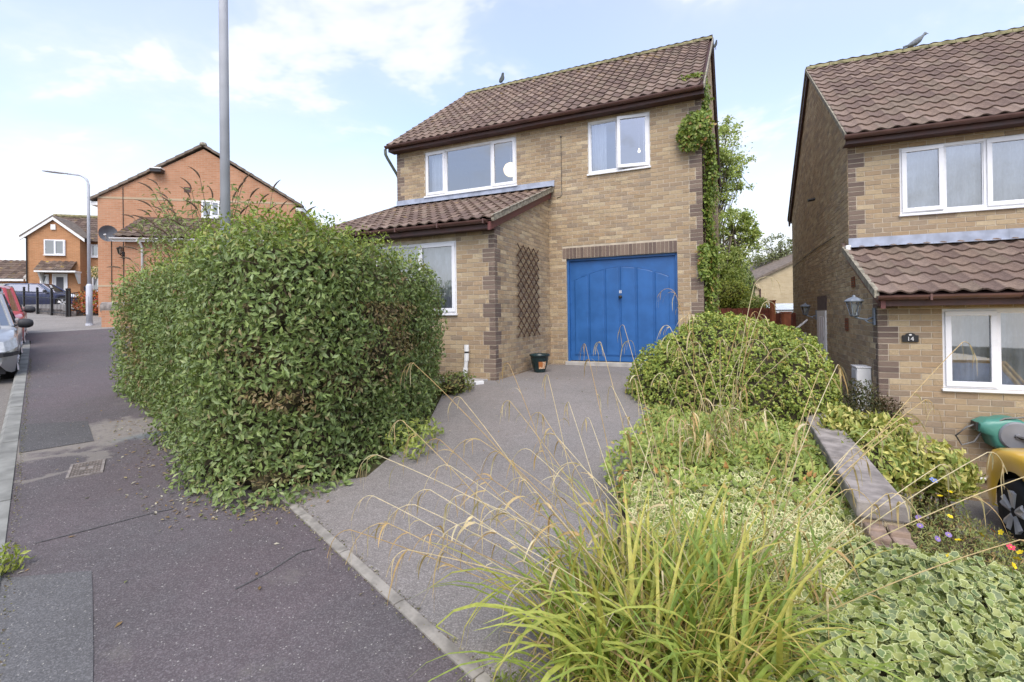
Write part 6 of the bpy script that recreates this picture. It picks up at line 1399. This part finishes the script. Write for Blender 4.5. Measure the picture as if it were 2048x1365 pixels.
mat_dry = grass_clump((.75, 1.95, float(zbed(.75, 1.95))), 620, .46, .36, 'tangle of dry straw at the foot of the big grass clump', 74, 160, .10, .0065)
CL2 = (1.75, 4.3, float(zbed(1.75, 4.3))); clump2 = grass_clump(CL2, 220, .5, .55, 'thin grass tuft growing in the ground cover behind the big clump', 72, 100, .55, .006)
CL3 = (1.2, 2.45, float(zbed(1.2, 2.45))); clump3 = grass_clump(CL3, 190, .32, .6, 'small grass tuft rising out of the variegated creeper', 73, 120, .7, .008)
DRYC = [(.60, .46, .25), (.66, .54, .33), (.52, .36, .17), (.70, .61, .42)]
def stalk(root, base, peak, droop, seed, nleaf=5, r=.0022, green=False):
    """rising stem, nodding tip and hanging dry leaves; all coordinates world"""
    rr = random.Random(seed); b, p = Vector(base), Vector(peak); rl = Vector(root.location); h = Vector(((p - b).x, (p - b).y, 0)); hd_ = h.normalized() if h.length > .05 else Vector((rr.uniform(-1, 1), rr.uniform(-1, 1), 0)).normalized()
    mid = (b + p) / 2 + Vector((0, 0, .06 * (p - b).length)) - hd_ * .05; pts = []
    for i in range(13):
        t = i / 12; pts.append(b * (1 - t) ** 2 + mid * 2 * t * (1 - t) + p * t * t)
    stem_n = len(pts)
    q = p.copy(); d = (pts[-1] - pts[-2]).normalized(); L_ = droop
    for i in range(7):
        d = (d + Vector((0, 0, -.42)) + hd_ * .06 + Vector((rr.gauss(0, .05), rr.gauss(0, .05), 0))).normalized(); q = q + d * L_ / 7; pts.append(q.copy())
    V = []; F = []; C_ = []; col = np.array(DRYC[rr.randrange(4)]); gcol = np.array((.20, .22, .06))
    mb = MB(); rad = [r * (1 - .5 * i / len(pts)) for i in range(len(pts))]; mb.tube([x - rl for x in pts], rad, 5, cap=False)
    cs = []
    for i in range(len(pts)): k = max(0, 1 - i / 9); cs += [tuple(col * (1 - k) + gcol * k)] * 5
    def ribbon(p0, d0, L2, w2, curl):
        n = 7; qq = p0.copy(); dd = d0.normalized(); sd = dd.cross(Vector((0, 0, 1))); sd = sd.normalized() if sd.length > .1 else Vector((1, 0, 0)); VV = []
        sd = (Matrix.Rotation(rr.uniform(-1.2, 1.2), 3, dd) @ sd)
        for i in range(n + 1):
            t = i / n; w_ = w2 * (1 - t) ** .6 * (.5 + .5 * min(1, 3 * t)) + .0005; VV += [qq + sd * w_ - rl, qq - sd * w_ - rl]; dd = (dd + Vector((0, 0, -curl)) + Vector((rr.gauss(0, .08), rr.gauss(0, .08), 0))).normalized(); qq = qq + dd * L2 / n
        mb.add(VV, [(2 * i, 2 * i + 1, 2 * i + 3, 2 * i + 2) for i in range(n)]); c2 = np.array(DRYC[rr.randrange(4)]) * rr.uniform(.75, 1.1); return [tuple(c2)] * len(VV)
    for _ in range(nleaf):
        i = rr.randrange(3, stem_n); t = (pts[min(i + 1, len(pts) - 1)] - pts[i - 1]).normalized(); side = Vector((rr.gauss(0, 1), rr.gauss(0, 1), 0)); cs += ribbon(pts[i], t + side * .5, rr.uniform(.10, .26), rr.choice((.003, .005, .008, .011)), rr.uniform(.28, .8))
    for _ in range(4):
        i = rr.randrange(stem_n - 2, len(pts) - 2); cs += ribbon(pts[i], (pts[i + 1] - pts[i]) + Vector((rr.gauss(0, .02), rr.gauss(0, .02), 0)), rr.uniform(.07, .17), .0024, .5)
    return mk('stalk', mb.V, mb.F, MAT['dry'], root, cols=np.array(cs))
tips = [(827, 727, 3.1), (805, 842, 2.75), (922, 796, 2.9), (1021, 804, 3.0), (1019, 730, 3.3), (754, 910, 2.5), (746, 992, 2.3), (776, 1047, 2.15), (1096, 752, 3.3), (1138, 806, 3.1), (1171, 690, 3.4), (1202, 686, 3.4), (1248, 652, 3.5), (900, 932, 2.5), (867, 1069, 2.1), (960, 880, 2.6), (860, 980, 2.3), (1000, 905, 2.7), (1060, 900, 2.7), (700, 1060, 2.2), (830, 1010, 2.3), (930, 990, 2.3), (985, 960, 2.4),
        (1110, 870, 2.7), (1180, 840, 2.9), (1225, 775, 3.1), (1270, 760, 3.2), (1160, 930, 2.5), (1050, 960, 2.4), (880, 880, 2.7), (1085, 830, 2.9), (950, 1045, 2.1), (815, 1100, 2.0), (1010, 1020, 2.2), (1300, 880, 2.7), (1360, 850, 2.8)]
for i, (x, y, Y) in enumerate(tips):
    rr = random.Random(500 + i); p = at(x, y, Y); b = Vector((CL[0] + rr.gauss(0, .17), CL[1] + rr.gauss(0, .15), CL[2])); stalk(clump, b, p, rr.uniform(.12, .30), 900 + i, rr.randrange(4, 9), .0025)
for i, (x, y, Y) in enumerate([(1352, 590, 4.6), (1340, 655, 4.4), (1400, 690, 4.2), (1508, 572, 4.3), (1500, 640, 4.2), (1525, 610, 4.4), (1420, 730, 4.0), (1470, 760, 3.8), (1587, 748, 3.7), (1545, 700, 4.1), (1395, 780, 3.7), (1330, 750, 3.9), (1360, 700, 4.2), (1385, 640, 4.3), (1440, 690, 4.1), (1490, 690, 4.0), (1515, 660, 4.2), (1450, 820, 3.6), (1530, 820, 3.6), (1600, 690, 3.9), (1350, 830, 3.6), (1410, 860, 3.4), (1480, 640, 4.4)]):
    rr = random.Random(700 + i); p = at(x, y, Y); b = Vector((CL2[0] + rr.gauss(0, .22), CL2[1] + rr.gauss(0, .2), CL2[2])); stalk(clump2, b, p, rr.uniform(.12, .3), 1200 + i, rr.randrange(5, 10), .0036)
for i, (x, y, Y) in enumerate([(1675, 730, 3.2), (1640, 740, 3.3), (1740, 860, 2.7), (1925, 685, 2.9), (1800, 850, 2.6), (1850, 800, 2.7), (1975, 905, 2.4), (2060, 950, 2.2), (1690, 980, 2.4), (1700, 900, 2.6), (2040, 1080, 2.0), (1620, 820, 3.0), (1770, 990, 2.3), (1880, 930, 2.5), (1560, 900, 2.7)]):
    rr = random.Random(800 + i); p = at(x, y, Y); b = Vector((CL3[0] + rr.gauss(0, .12) - .25, CL3[1] + rr.gauss(0, .12) - .2, CL3[2])); stalk(clump3, b, p, rr.uniform(.12, .28), 1400 + i, rr.randrange(4, 8), .003)
# ================================================================== more plants and the background
def ell_f(c, r, a=.08, fr=2.0, off=0.):
    c, r = np.array(c), np.array(r); m = r.min()
    return lambda P: (np.linalg.norm((P - c) / r, axis=1) - 1) * m + a * wob(P * fr + off)
def bush(name, label, cat, c, r, n, size, pal, seed, tm=LEAF5, mat=None, indiv=0, a=.08, fr=2.0, shell_d=(-.12, .05), weights=None, bias=(0, 0, .2), edge=None, base=None, stem=True, spread=.6, corei=.1, group=None):
    f = ell_f(c, r, a, fr, seed * .37); c, r = np.array(c), np.array(r)
    o = empty(name, base or (c[0], c[1], c[2] - r[2])); tag(o, label, cat, group)
    lo, hi = c - r * 1.35, c + r * 1.35; P, Nn = shell(f, lo, hi, n, *shell_d, seed)
    leaf_field(o, P, Nn, size, pal, tm, mat or MAT['leaf'], seed + 1, indiv, spread, bias, edge=edge, weights=weights)
    if stem:
        core(o, f, lo, hi, step=max(.07, r.min() / 6), inset=corei); mb = MB(); rr = random.Random(seed); b = Vector((0, 0, 0)); rl = Vector(o.location)
        for k in range(5): q = Vector(c) - rl + Vector((rr.uniform(-.6, .6) * r[0], rr.uniform(-.6, .6) * r[1], rr.uniform(-.2, .5) * r[2])); mb.tube([b + Vector((rr.gauss(0, .03), rr.gauss(0, .03), -.05)), (b + q) / 2 + Vector((rr.gauss(0, .05), rr.gauss(0, .05), 0)), q], [.018, .013, .006], 5)
        mb.ob('stem', MAT['twig'], o)
    return o
# ---- climber on the corner of the house
cl = empty('climbing_ivy', hw(H1, 6.95, .35, .0)); tag(cl, 'green climber growing up the garage corner of the buff house', 'climber')
rg = np.random.default_rng(81); PP = []; NN = []
def hwn(u, v, z):
    c, s = math.cos(H1['th']), math.sin(H1['th']); return np.stack([H1['X'] + u * c - v * s, H1['Y'] + u * s + v * c, H1['Z'] + z], 1)
n = 5200; z = rg.uniform(.35, 4.3, n); wdt = .30 + .22 * np.sin(z * 2.1 + 1) + .35 * np.exp(-((z - 1.6) / .8) ** 2) + .12 * np.sin(z * 6); v = .02 + np.abs(rg.normal(0, 1, n)) * wdt * .8; thick = .10 + .12 * (.5 + .5 * np.sin(z * 3.7 + v * 4)); u = 6.89 + rg.random(n) * thick
PP.append(hwn(u, np.minimum(v, 1.5), z)); NN.append(np.tile(hwn(np.array([1.]), np.array([-.5]), np.array([.2]))[0] - hwn(np.array([0.]), np.array([0.]), np.array([0.]))[0], (n, 1)))
n = 1500; q = norm(rg.normal(0, 1, (n, 3))) * rg.random((n, 1)) ** .3; PP.append(hwn(6.76 + q[:, 0] * .31, -.10 - np.abs(q[:, 1]) * .17, 4.27 + q[:, 2] * .34 + q[:, 0] * .1)); NN.append(np.tile(hwn(np.array([.1]), np.array([-1.]), np.array([.2]))[0] - hwn(np.array([0.]), np.array([0.]), np.array([0.]))[0], (n, 1)))
n = 420; z = rg.uniform(4.2, 5.3, n); PP.append(hwn(6.93 + rg.normal(0, .03, n), .18 + rg.normal(0, .06, n) + .05 * np.sin(z * 9), z)); NN.append(np.tile((.5, -.8, .2), (n, 1)))
n = 90; uu = rg.uniform(6.5, 6.9, n); vv = .25 + rg.normal(0, .06, n); PP.append(hwn(uu, vv, I1['ze'] + I1['slope'] * (vv + .234) + .06)); NN.append(np.tile((0, -.5, 1.), (n, 1)))
n = 300; z = rg.uniform(1.9, 2.5, n); PP.append(hwn(6.80 + rg.random(n) * .15, -.05 - rg.random(n) * .06, z - .3)); NN.append(np.tile((-.3, -.9, .2), (n, 1)))
leaf_field(cl, np.concatenate(PP), np.concatenate(NN), .075, [(.16, .25, .055), (.20, .29, .07), (.12, .20, .05), (.25, .31, .08), (.27, .21, .08), (.32, .20, .09)], LEAF5w, MAT['leaf'], 82, 200, .55, (0, 0, -.35), weights=[5, 5, 4, 3, .7, .4])
mb = MB()
for k in range(6):
    rr = random.Random(k); pts = [hw(H1, 6.90 + .02 * k % .05, .1 + .07 * k + rr.gauss(0, .03) , z) - Vector(cl.location) for z in np.linspace(-.2, 4.4 - .2 * k, 9)]; mb.tube(pts, .012, 5)
mb.ob('vine_stem', MAT['twig'], cl)
# ---- buddleia behind the hedge, with brown seed spikes
bud = empty('buddleia', (-5.3, 9.1, float(zg(-5.3, 9.1)))); tag(bud, 'loose buddleia bush with brown seed spikes behind the hedge', 'bush')
MAT['seed'] = plain('brown_seed_head', (.105, .07, .042), .95, .35, 30, bump=.6)
bt = [(315, 370), (305, 382), (335, 397), (345, 415), (302, 414), (300, 432), (268, 437), (292, 442), (400, 357), (383, 378), (380, 396), (425, 398), (486, 366), (476, 382), (500, 396), (545, 382), (520, 405), (465, 402), (440, 404), (352, 430), (325, 425), (310, 452), (285, 455), (560, 420), (580, 425), (610, 430), (242, 537), (262, 520), (395, 420), (415, 430), (450, 425), (365, 455), (335, 470), (480, 430), (290, 475), (530, 430), (275, 500)]
LPp = []; LNn = []; sm = MB(); rl = Vector(bud.location)
for i, (x, y) in enumerate(bt):
    rr = random.Random(i); p = at(x, y, rr.uniform(8.3, 9.8)); b = Vector((-5.3 + rr.gauss(0, .3), 9.1 + rr.gauss(0, .2), float(zg(-5.3, 9.1)))); m = (b * .45 + p * .55) + Vector((0, 0, .35)); pts = [b * (1 - t) ** 2 + m * 2 * t * (1 - t) + p * t * t for t in np.linspace(0, 1, 9)]
    sm.tube([q - rl for q in pts], [.012, .011, .010, .009, .008, .007, .006, .005, .004], 5)
    d = (pts[-1] - pts[-2]).normalized(); q = p.copy(); sp2 = [q - rl]; side = Vector((-.6 if x < 430 else .55, -.2, 0))
    for k in range(6): d = (d + Vector((0, 0, -.10)) + side * .22).normalized(); q = q + d * rr.uniform(.035, .055); sp2.append(q - rl)
    MB().tube(sp2, [.006, .013, .017, .015, .012, .009, .003], 6).ob('seed_spike', MAT['seed'], bud, smooth=True)
    for t in np.linspace(.35, .95, 16):
        for k in range(5):
            qq = b * (1 - t) ** 2 + m * 2 * t * (1 - t) + p * t * t; LPp.append(tuple(qq + Vector((rr.gauss(0, .07), rr.gauss(0, .07), rr.gauss(0, .06))))); LNn.append((rr.gauss(0, .6), rr.gauss(-.4, .6), .8))
sm.ob('stem', MAT['twig'], bud); leaf_field(bud, np.array(LPp), norm(np.array(LNn)), .12, [(.17, .23, .09), (.21, .28, .12), (.14, .19, .075), (.24, .28, .14)], (LEAF5[0] * (.7, 1, 1), LEAF5[1]), MAT['leaf'], 92, 0, .5, (0, 0, -.1))
# ---- trees beyond the houses
def tree(name, label, base, lobes, n, size, pal, seed, trunk=.14, dens=None):
    o = empty(name, base); tag(o, label, 'tree', 'trees beyond the houses'); rg = np.random.default_rng(seed); rr = random.Random(seed); rl = Vector(o.location); PP = []; NN = []; wd = MB()
    tot = sum(r ** 2 for *_, r in lobes); b = Vector((0, 0, -.2)); top = Vector(max(lobes, key=lambda l: l[2])[:3]) - rl
    tp = [b.lerp(top, t) + Vector((rr.gauss(0, .06), rr.gauss(0, .06), 0)) * (t > 0) for t in np.linspace(0, .9, 7)]; wd.tube(tp, [trunk * (1 - .85 * t) for t in np.linspace(0, 1, 7)], 8)
    for (x, y, z, r) in lobes:
        k = int(n * r * r / tot); c = np.array((x, y, z)); ns = max(4, int(k / 42))
        sub = norm(rg.normal(0, 1, (ns, 3))) * rg.random((ns, 1)) ** .45 * r * (1, 1, .85) + c       # leaf clumps hung on sprays
        for q in sub:
            m = k // ns; rad = r * rg.uniform(.16, .34); PP.append(q + rg.normal(0, 1, (m, 3)) * rad * (.6, .6, .42)); NN.append(norm(rg.normal(0, .7, (m, 3)) + (0, -.3, .6)))
            if rg.random() < .5: j = min(6, int(rr.random() * 5) + 2); s0 = tp[j]; q_ = Vector(q) - rl; wd.tube([s0, s0.lerp(q_, .5) + Vector((0, 0, .05)), q_], [.03, .016, .006], 4, cap=False)
    wd.ob('trunk', MAT['bark'], o); leaf_field(o, np.concatenate(PP), np.concatenate(NN), size, pal, SMALL, MAT['leaf'], seed + 1, 0, .5, (0, 0, -.25), name='crown'); return o
TG_ = [(.25, .35, .11), (.30, .40, .14), (.21, .30, .10), (.35, .43, .17)]
def lob(*L_): return [(*at(x, y, Y), r) for x, y, Y, r in L_]
tree('leafy_tree', 'tall leafy tree showing past the gable of the buff house', (7.4, 19, .4), lob((1445, 265, 19, .65), (1440, 300, 19, .9), (1470, 330, 19, .62), (1452, 375, 19, .75), (1480, 372, 19, .4), (1420, 330, 19.5, 1.2)), 7000, .12, TG_, 101)
tree('leafy_tree', 'shorter leafy tree below the tall one between the two houses', (7.2, 17, .4), lob((1465, 440, 17, .6), (1490, 450, 17, .5), (1462, 500, 17, .75), (1505, 478, 17, .42), (1445, 540, 16.5, .8), (1462, 555, 17, .6)), 9000, .11, TG_, 103)
tree('airy_tree', 'thin airy grey green tree above the far buff gable', (15.2, 30, .6), lob((1540, 500, 30, .9), (1565, 495, 30, .9), (1585, 510, 30, .9), (1520, 520, 30, .8), (1555, 525, 30, .7), (1600, 500, 31, 1.0)), 3400, .15, [(.16, .2, .10), (.2, .24, .13), (.13, .17, .09)], 105, .1)
bush('garden_bush', 'yellow green bush over the red brown fence', 'bush', at(1458, 592, 15.5), (.65, .6, .48), 3800, .085, [(.26, .33, .07), (.21, .29, .07), (.32, .37, .09), (.16, .23, .06)], 111)
bush('garden_bush', 'darker green bush beside the far buff gable', 'bush', at(1505, 612, 15), (.45, .4, .25), 1900, .08, TG_, 113)
bush('far_foliage', 'dark green tree mass behind the far trees', 'bush', at(1440, 585, 23), (1.5, 1.0, 1.4), 5000, .16, [(.15, .22, .08), (.19, .26, .09), (.12, .18, .065)], 115, a=.25, fr=.9, corei=.25)
# ---- fence, posts, far buff gable, conservatory
MAT['fence'] = plain('red_brown_fence', (.17, .05, .03), .8, .3, 9); MAT['terrapost'] = plain('orange_stained_post', (.36, .12, .06), .8, .2, 6)
fe = empty('garden_fence', (*at(1432, 640, 14).xy, .3), -.05); tag(fe, 'red brown board fence between the two houses', 'fence'); 
for i in range(16): box('board', (i * .15, 0, 0), (i * .15 + .138, .02, 1.36 + .01 * (i % 3) - (.16 if i > 9 else 0)), MAT['fence'], fe)
for z in (.3, 1.1): box('rail', (0, .021, z), (2.4, .06, z + .08), MAT['fence'], fe)
for x, yt, Y, w_, lb in ((1545, 601, 13.5, .055, 'slim orange stained post by the fence'), (1572, 624, 11.5, .075, 'broad orange stained gate post in front of the white gate')):
    p = at(x, yt, Y); po = empty('fence_post', (p.x, p.y, .0)); tag(po, lb, 'post'); box('shaft', (-w_, -w_, -.4), (w_, w_, p.z - .03), MAT['terrapost'], po, .006); box('cap', (-w_ - .012, -w_ - .012, p.z - .029), (w_ + .012, w_ + .012, p.z), MAT['terrapost'], po, .006)
cn = at(1530, 640, 18); co = empty('conservatory', (cn.x, cn.y, .1), .0); tag(co, 'small white glazed conservatory behind the fence', 'conservatory')
for x in np.arange(0, 2.3, .45): box('upright', (x, 0, 0), (x + .06, .06, 1.5), MAT['upvc'], co)
for z in (.05, .7, 1.45): box('rail', (.0, .005, z), (2.31, .055, z + .07), MAT['upvc'], co)
mk('pane', [(0, .03, .05), (2.3, .03, .05), (2.3, .03, 1.5), (0, .03, 1.5)], [(0, 1, 2, 3)], MAT['glass'], co); mk('roof_pane', [(-.05, -.05, 1.53), (2.4, -.05, 1.53), (2.4, 1.6, 1.78), (-.05, 1.6, 1.78)], [(0, 1, 2, 3)], plain('poly_roof', (.62, .66, .70), .3, .05, 3), co); box('back_wall', (0, 1.6, 0), (2.3, 1.65, 1.76), MAT['white'], co)
gt = empty('garden_gate', (*at(1578, 660, 11.8).xy, .0), .3); tag(gt, 'white boarded gate with sloping brace beside the orange post', 'gate')
for i in range(5): box('board', (i * .11, 0, .1), (i * .11 + .1, .02, 1.05 + .0 * i), MAT['white'], gt)
MB().tube([(0, -.02, 1.02), (.55, -.02, 1.35)], .03, 4).ob('brace', MAT['white'], gt)
fb = at(1508, 600, 27); bg_ = empty('gable_house', (fb.x, fb.y, .2), .08); tag(bg_, 'pale buff brick gable end seen between the trees and the neighbour house', 'house'); FB = Plane(fb, .08); a0, z0_ = FB.hit(1510, 562); a1, z1_ = FB.hit(1592, 523); sl_ = (z1_ - z0_) / (a1 - a0)
uvmap(mk('wall', [(a0, 0, -.5), (a0 + 7, 0, -.5), (a0 + 7, 0, z0_ - .2), (a0 + 3.5, 0, z0_ - .2 + 3.5 * sl_), (a0, 0, z0_ - .2)], [(0, 1, 2, 3, 4)], MAT['ybrick'], bg_)); uvmap(mk('wall', [(a0, 6, -.5), (a0, 0, -.5), (a0, 0, z0_ - .2), (a0, 6, z0_ - .2)], [(0, 1, 2, 3)], MAT['ybrick'], bg_))
for sg in (0, 1):
    xe = a0 - .3 if sg == 0 else a0 + 7.3; V = [(x, y, z + h) for y in (-.15, 6) for x, z, h in ((xe, z0_ - .2 - .3 * sl_, .0), (a0 + 3.5, z0_ - .2 + 3.5 * sl_, 0), (a0 + 3.5, z0_ - .2 + 3.5 * sl_, .14), (xe, z0_ - .2 - .3 * sl_, .14))]
    MB().add(V, [(0, 1, 2, 3), (7, 6, 5, 4), (0, 4, 5, 1), (1, 5, 6, 2), (2, 6, 7, 3), (3, 7, 4, 0)]).ob('roof', MAT['vergetile'], bg_)
box('eaves_box', (a0 - .35, -.1, z0_ - .55), (a0 - .001, 5, z0_ - .3), MAT['brownwood'], bg_); MB().tube([(a0 - .25, -.12, z0_ - .5), (a0 + .25, -.06, z0_ - .65), (a0 + .25, -.06, -.3)], .04, 6).ob('downpipe', MAT['brownwood'], bg_)
# ---- neighbour's planting
bush('conifer', 'dark green dwarf conifer at the foot of the meter box', 'shrub', (4.20, 6.0, -.08), (.24, .22, .66), 5200, .042, [(.045, .065, .028), (.07, .08, .035), (.06, .055, .03), (.09, .085, .045)], 121, SMALL, base=(4.18, 6.0, LOW), spread=.8, bias=(0, 0, .5), corei=.06)
bush('conifer', 'brownish dwarf conifer at the corner of the neighbour house', 'shrub', (4.50, 6.02, -.16), (.20, .2, .58), 4200, .04, [(.07, .06, .03), (.10, .075, .045), (.05, .06, .028), (.13, .10, .06)], 123, SMALL, base=(4.5, 6.02, LOW), spread=.8, bias=(0, 0, .5), corei=.06)
YV = [(.34, .38, .12), (.42, .44, .16), (.24, .31, .09), (.18, .26, .075), (.50, .50, .22)]
for i, (x, y, Y, r) in enumerate(((1695, 855, 5.1, .20), (1760, 880, 4.9, .30), (1830, 925, 4.7, .30), (1890, 950, 4.6, .2), (1735, 935, 4.6, .34))):
    c = at(x, y, Y); bush('variegated_shrub', ['yellow variegated shrub tuft nearest the coping wall end', 'yellow variegated shrub rising in front of the dark quoins', 'yellow variegated shrub below the neighbour window', 'small yellow variegated shrub by the white waste pipe', 'green and yellow shrub leaning on the coping wall'][i], 'shrub', c, (r, r, r * .75), 1300 if i < 4 else 1800, .075, YV if i < 4 else YV[1:4], 131 + 2 * i, LEAF5, None, 60, .05, 3.0, base=(c.x, c.y, LOW), spread=.5, bias=(0, 0, .35), corei=.08)
fl = empty('flower_bed', (3.2, 3.6, LOW)); tag(fl, 'feathery mixed flower border with yellow, purple and red blooms below the wall', 'flowers')
def fb_f(P):
    x, y, z = P.T; r = rside_np(x, y); h = np.interp(r, [.1, .3, 1.0, 1.7], [.05, -.10, -.28, -.75]); h = h - .25 * np.clip(2.9 - y, 0, 2) + .10 * wob(P * 1.8); return np.maximum(np.maximum(z - h, np.abs(r - .85) - .75), np.maximum(2.35 - y, y - 5.0))
P, Nn = shell(fb_f, (2.2, 2.2, -.8), (5.2, 5.1, .25), 15000, -.2, .0, 141); leaf_field(fl, P, norm(Nn + (0, 0, .6)), .045, [(.22, .30, .12), (.27, .34, .15), (.18, .25, .10), (.33, .36, .17), (.30, .24, .13)], (LEAF5[0] * (.5, 1, 1), LEAF5[1]), MAT['leaf'], 142, 0, .8, (0, 0, .5)); twigs(fl, P, norm(Nn + (0, 0, 1)), 420, .3, .0028, MAT['twig'], 143); core(fl, fb_f, (2.2, 2.2, -.8), (5.2, 5.1, .25), step=.12, inset=.26)
petal = {k: plain(k + '_petal', c, .6, .1, 30) for k, c in (('yellow', (.80, .62, .015)), ('purple', (.22, .15, .36)), ('red', (.60, .03, .08)), ('blue', (.16, .22, .45)))}
def flower(col, px, py, Y, r, n=5):
    p = at(px, py, Y); f_ = empty('flower', p - Vector(fl.location), 0, fl); rr = random.Random(px * 3 + py); f_.rotation_euler = (rr.uniform(-.2, 1.1), rr.uniform(-.7, .7), rr.uniform(-3, 3))
    mb = MB()
    for k in range(n):
        q = 2 * math.pi * k / n; u_, v_ = Vector((math.cos(q), math.sin(q), .12)), Vector((-math.sin(q), math.cos(q), 0)); mb.add([u_ * r * .12, u_ * r * .6 + v_ * r * .42, u_ * r * 1.0 + v_ * r * .25, u_ * r * 1.0 - v_ * r * .25, u_ * r * .6 - v_ * r * .42], [(0, 1, 2, 3, 4)])
    mb.ob('petals', petal[col], f_); MB().lathe([(r * .2, .0), (r * .18, r * .12), (r * .05, r * .16)], (0, 0, 0), 8).ob('centre', petal['yellow'], f_); MB().tube([(0, 0, 0), (.01, .01, -.12), (.0, .03, -.28)], .002, 4).ob('flower_stem', MAT['twig'], f_)
for c, L_, r in (('yellow', ((1904, 972, 4.4), (1900, 984, 4.35), (1880, 992, 4.3), (1900, 1033, 4.0), (1916, 1080, 3.7), (1921, 1082, 3.65), (1963, 1070, 3.6), (1990, 1010, 4.0), (2002, 1065, 3.5), (2034, 1118, 3.2), (2028, 1132, 3.15), (1898, 1113, 3.5), (2040, 1105, 3.3)), .021), ('purple', ((1837, 1035, 3.8), (1840, 1052, 3.7), (1875, 1078, 3.6), (1893, 1066, 3.65), (1897, 1070, 3.6), (1908, 1137, 3.3), (1912, 1145, 3.25), (2002, 1183, 3.0)), .020), ('red', ((1987, 1063, 3.7), (2022, 1095, 3.4)), .024), ('blue', ((1867, 961, 4.3),), .03)):
    for q in L_: flower(c, *q, r, 5 if c != 'purple' else 8)
sl2 = empty('solar_light', at(1762, 868, 5.2)); tag(sl2, 'small black solar garden light among the yellow shrubs', 'light'); box('panel', (-.06, -.05, 0), (.06, .05, .03), MAT['black'], sl2, .006); MB().tube([(0, 0, 0), (0, 0, -.7)], .012, 6).ob('stake', MAT['black'], sl2)
bt_ = empty('bare_twig_plant', at(1735, 850, 5.5)); tag(bt_, 'small leafless silvery twig plant in front of the conifers', 'plant'); mb = MB(); rr = random.Random(4)
for k in range(26): a = Vector((rr.uniform(-.02, .02), 0, -.75)); b = Vector((rr.uniform(-.18, .18), rr.uniform(-.1, .1), rr.uniform(-.02, .14))); mb.tube([a, a.lerp(b, .6) + Vector((rr.gauss(0, .02), 0, 0)), b], [.003, .003, .0018], 4)
mb.ob('twig', plain('silver_twig', (.40, .38, .34), .8, .15, 9), bt_)
# ---- small plants
bush('edge_plant', 'low dark green plant by the concrete slab at the hedge end', 'plant', (-.86, 7.15, .56), (.22, .28, .14), 900, .06, [(.12, .18, .06), (.17, .22, .08), (.22, .20, .09)], 151, corei=.04, a=.04)
bush('weed', 'tuft of weeds growing at the kerb beside the camera', 'weed', (-2.98, 2.83, .14), (.07, .11, .07), 320, .045, [(.22, .30, .07), (.28, .34, .09)], 153, corei=.03, a=.02, stem=False)
bush('weed', 'small green weed by the near end of the drive edging', 'weed', (-.03, 2.03, .04), (.05, .06, .04), 160, .03, [(.16, .22, .06), (.2, .26, .08)], 155, a=.01, stem=False)
bush('weed', 'leafy weed at the hedge foot beside the driveway', 'weed', (-1.0, 4.9, .33), (.18, .35, .12), 500, .06, [(.2, .28, .08), (.26, .33, .09)], 157, a=.04, stem=False)
bush('trough_plant', 'red leaved plant growing in the dark trough', 'plant', at(165, 612, 20.1), (.30, .2, .45), 700, .13, [(.40, .12, .06), (.30, .16, .06), (.25, .28, .08), (.5, .2, .12)], 161, stem=False)
bush('trough_plant', 'orange red plant beside the lamp post in the trough', 'plant', at(190, 605, 20.1), (.32, .2, .35), 600, .13, [(.42, .12, .05), (.36, .08, .05), (.24, .28, .08)], 163, stem=False)
bush('hanging_basket', 'flowering hanging basket on the far orange house', 'hanging basket', at(193, 545, 29), (.42, .3, .36), 700, .12, [(.14, .2, .06), (.2, .26, .08), (.7, .62, .4), (.6, .55, .5)], 165, stem=False)
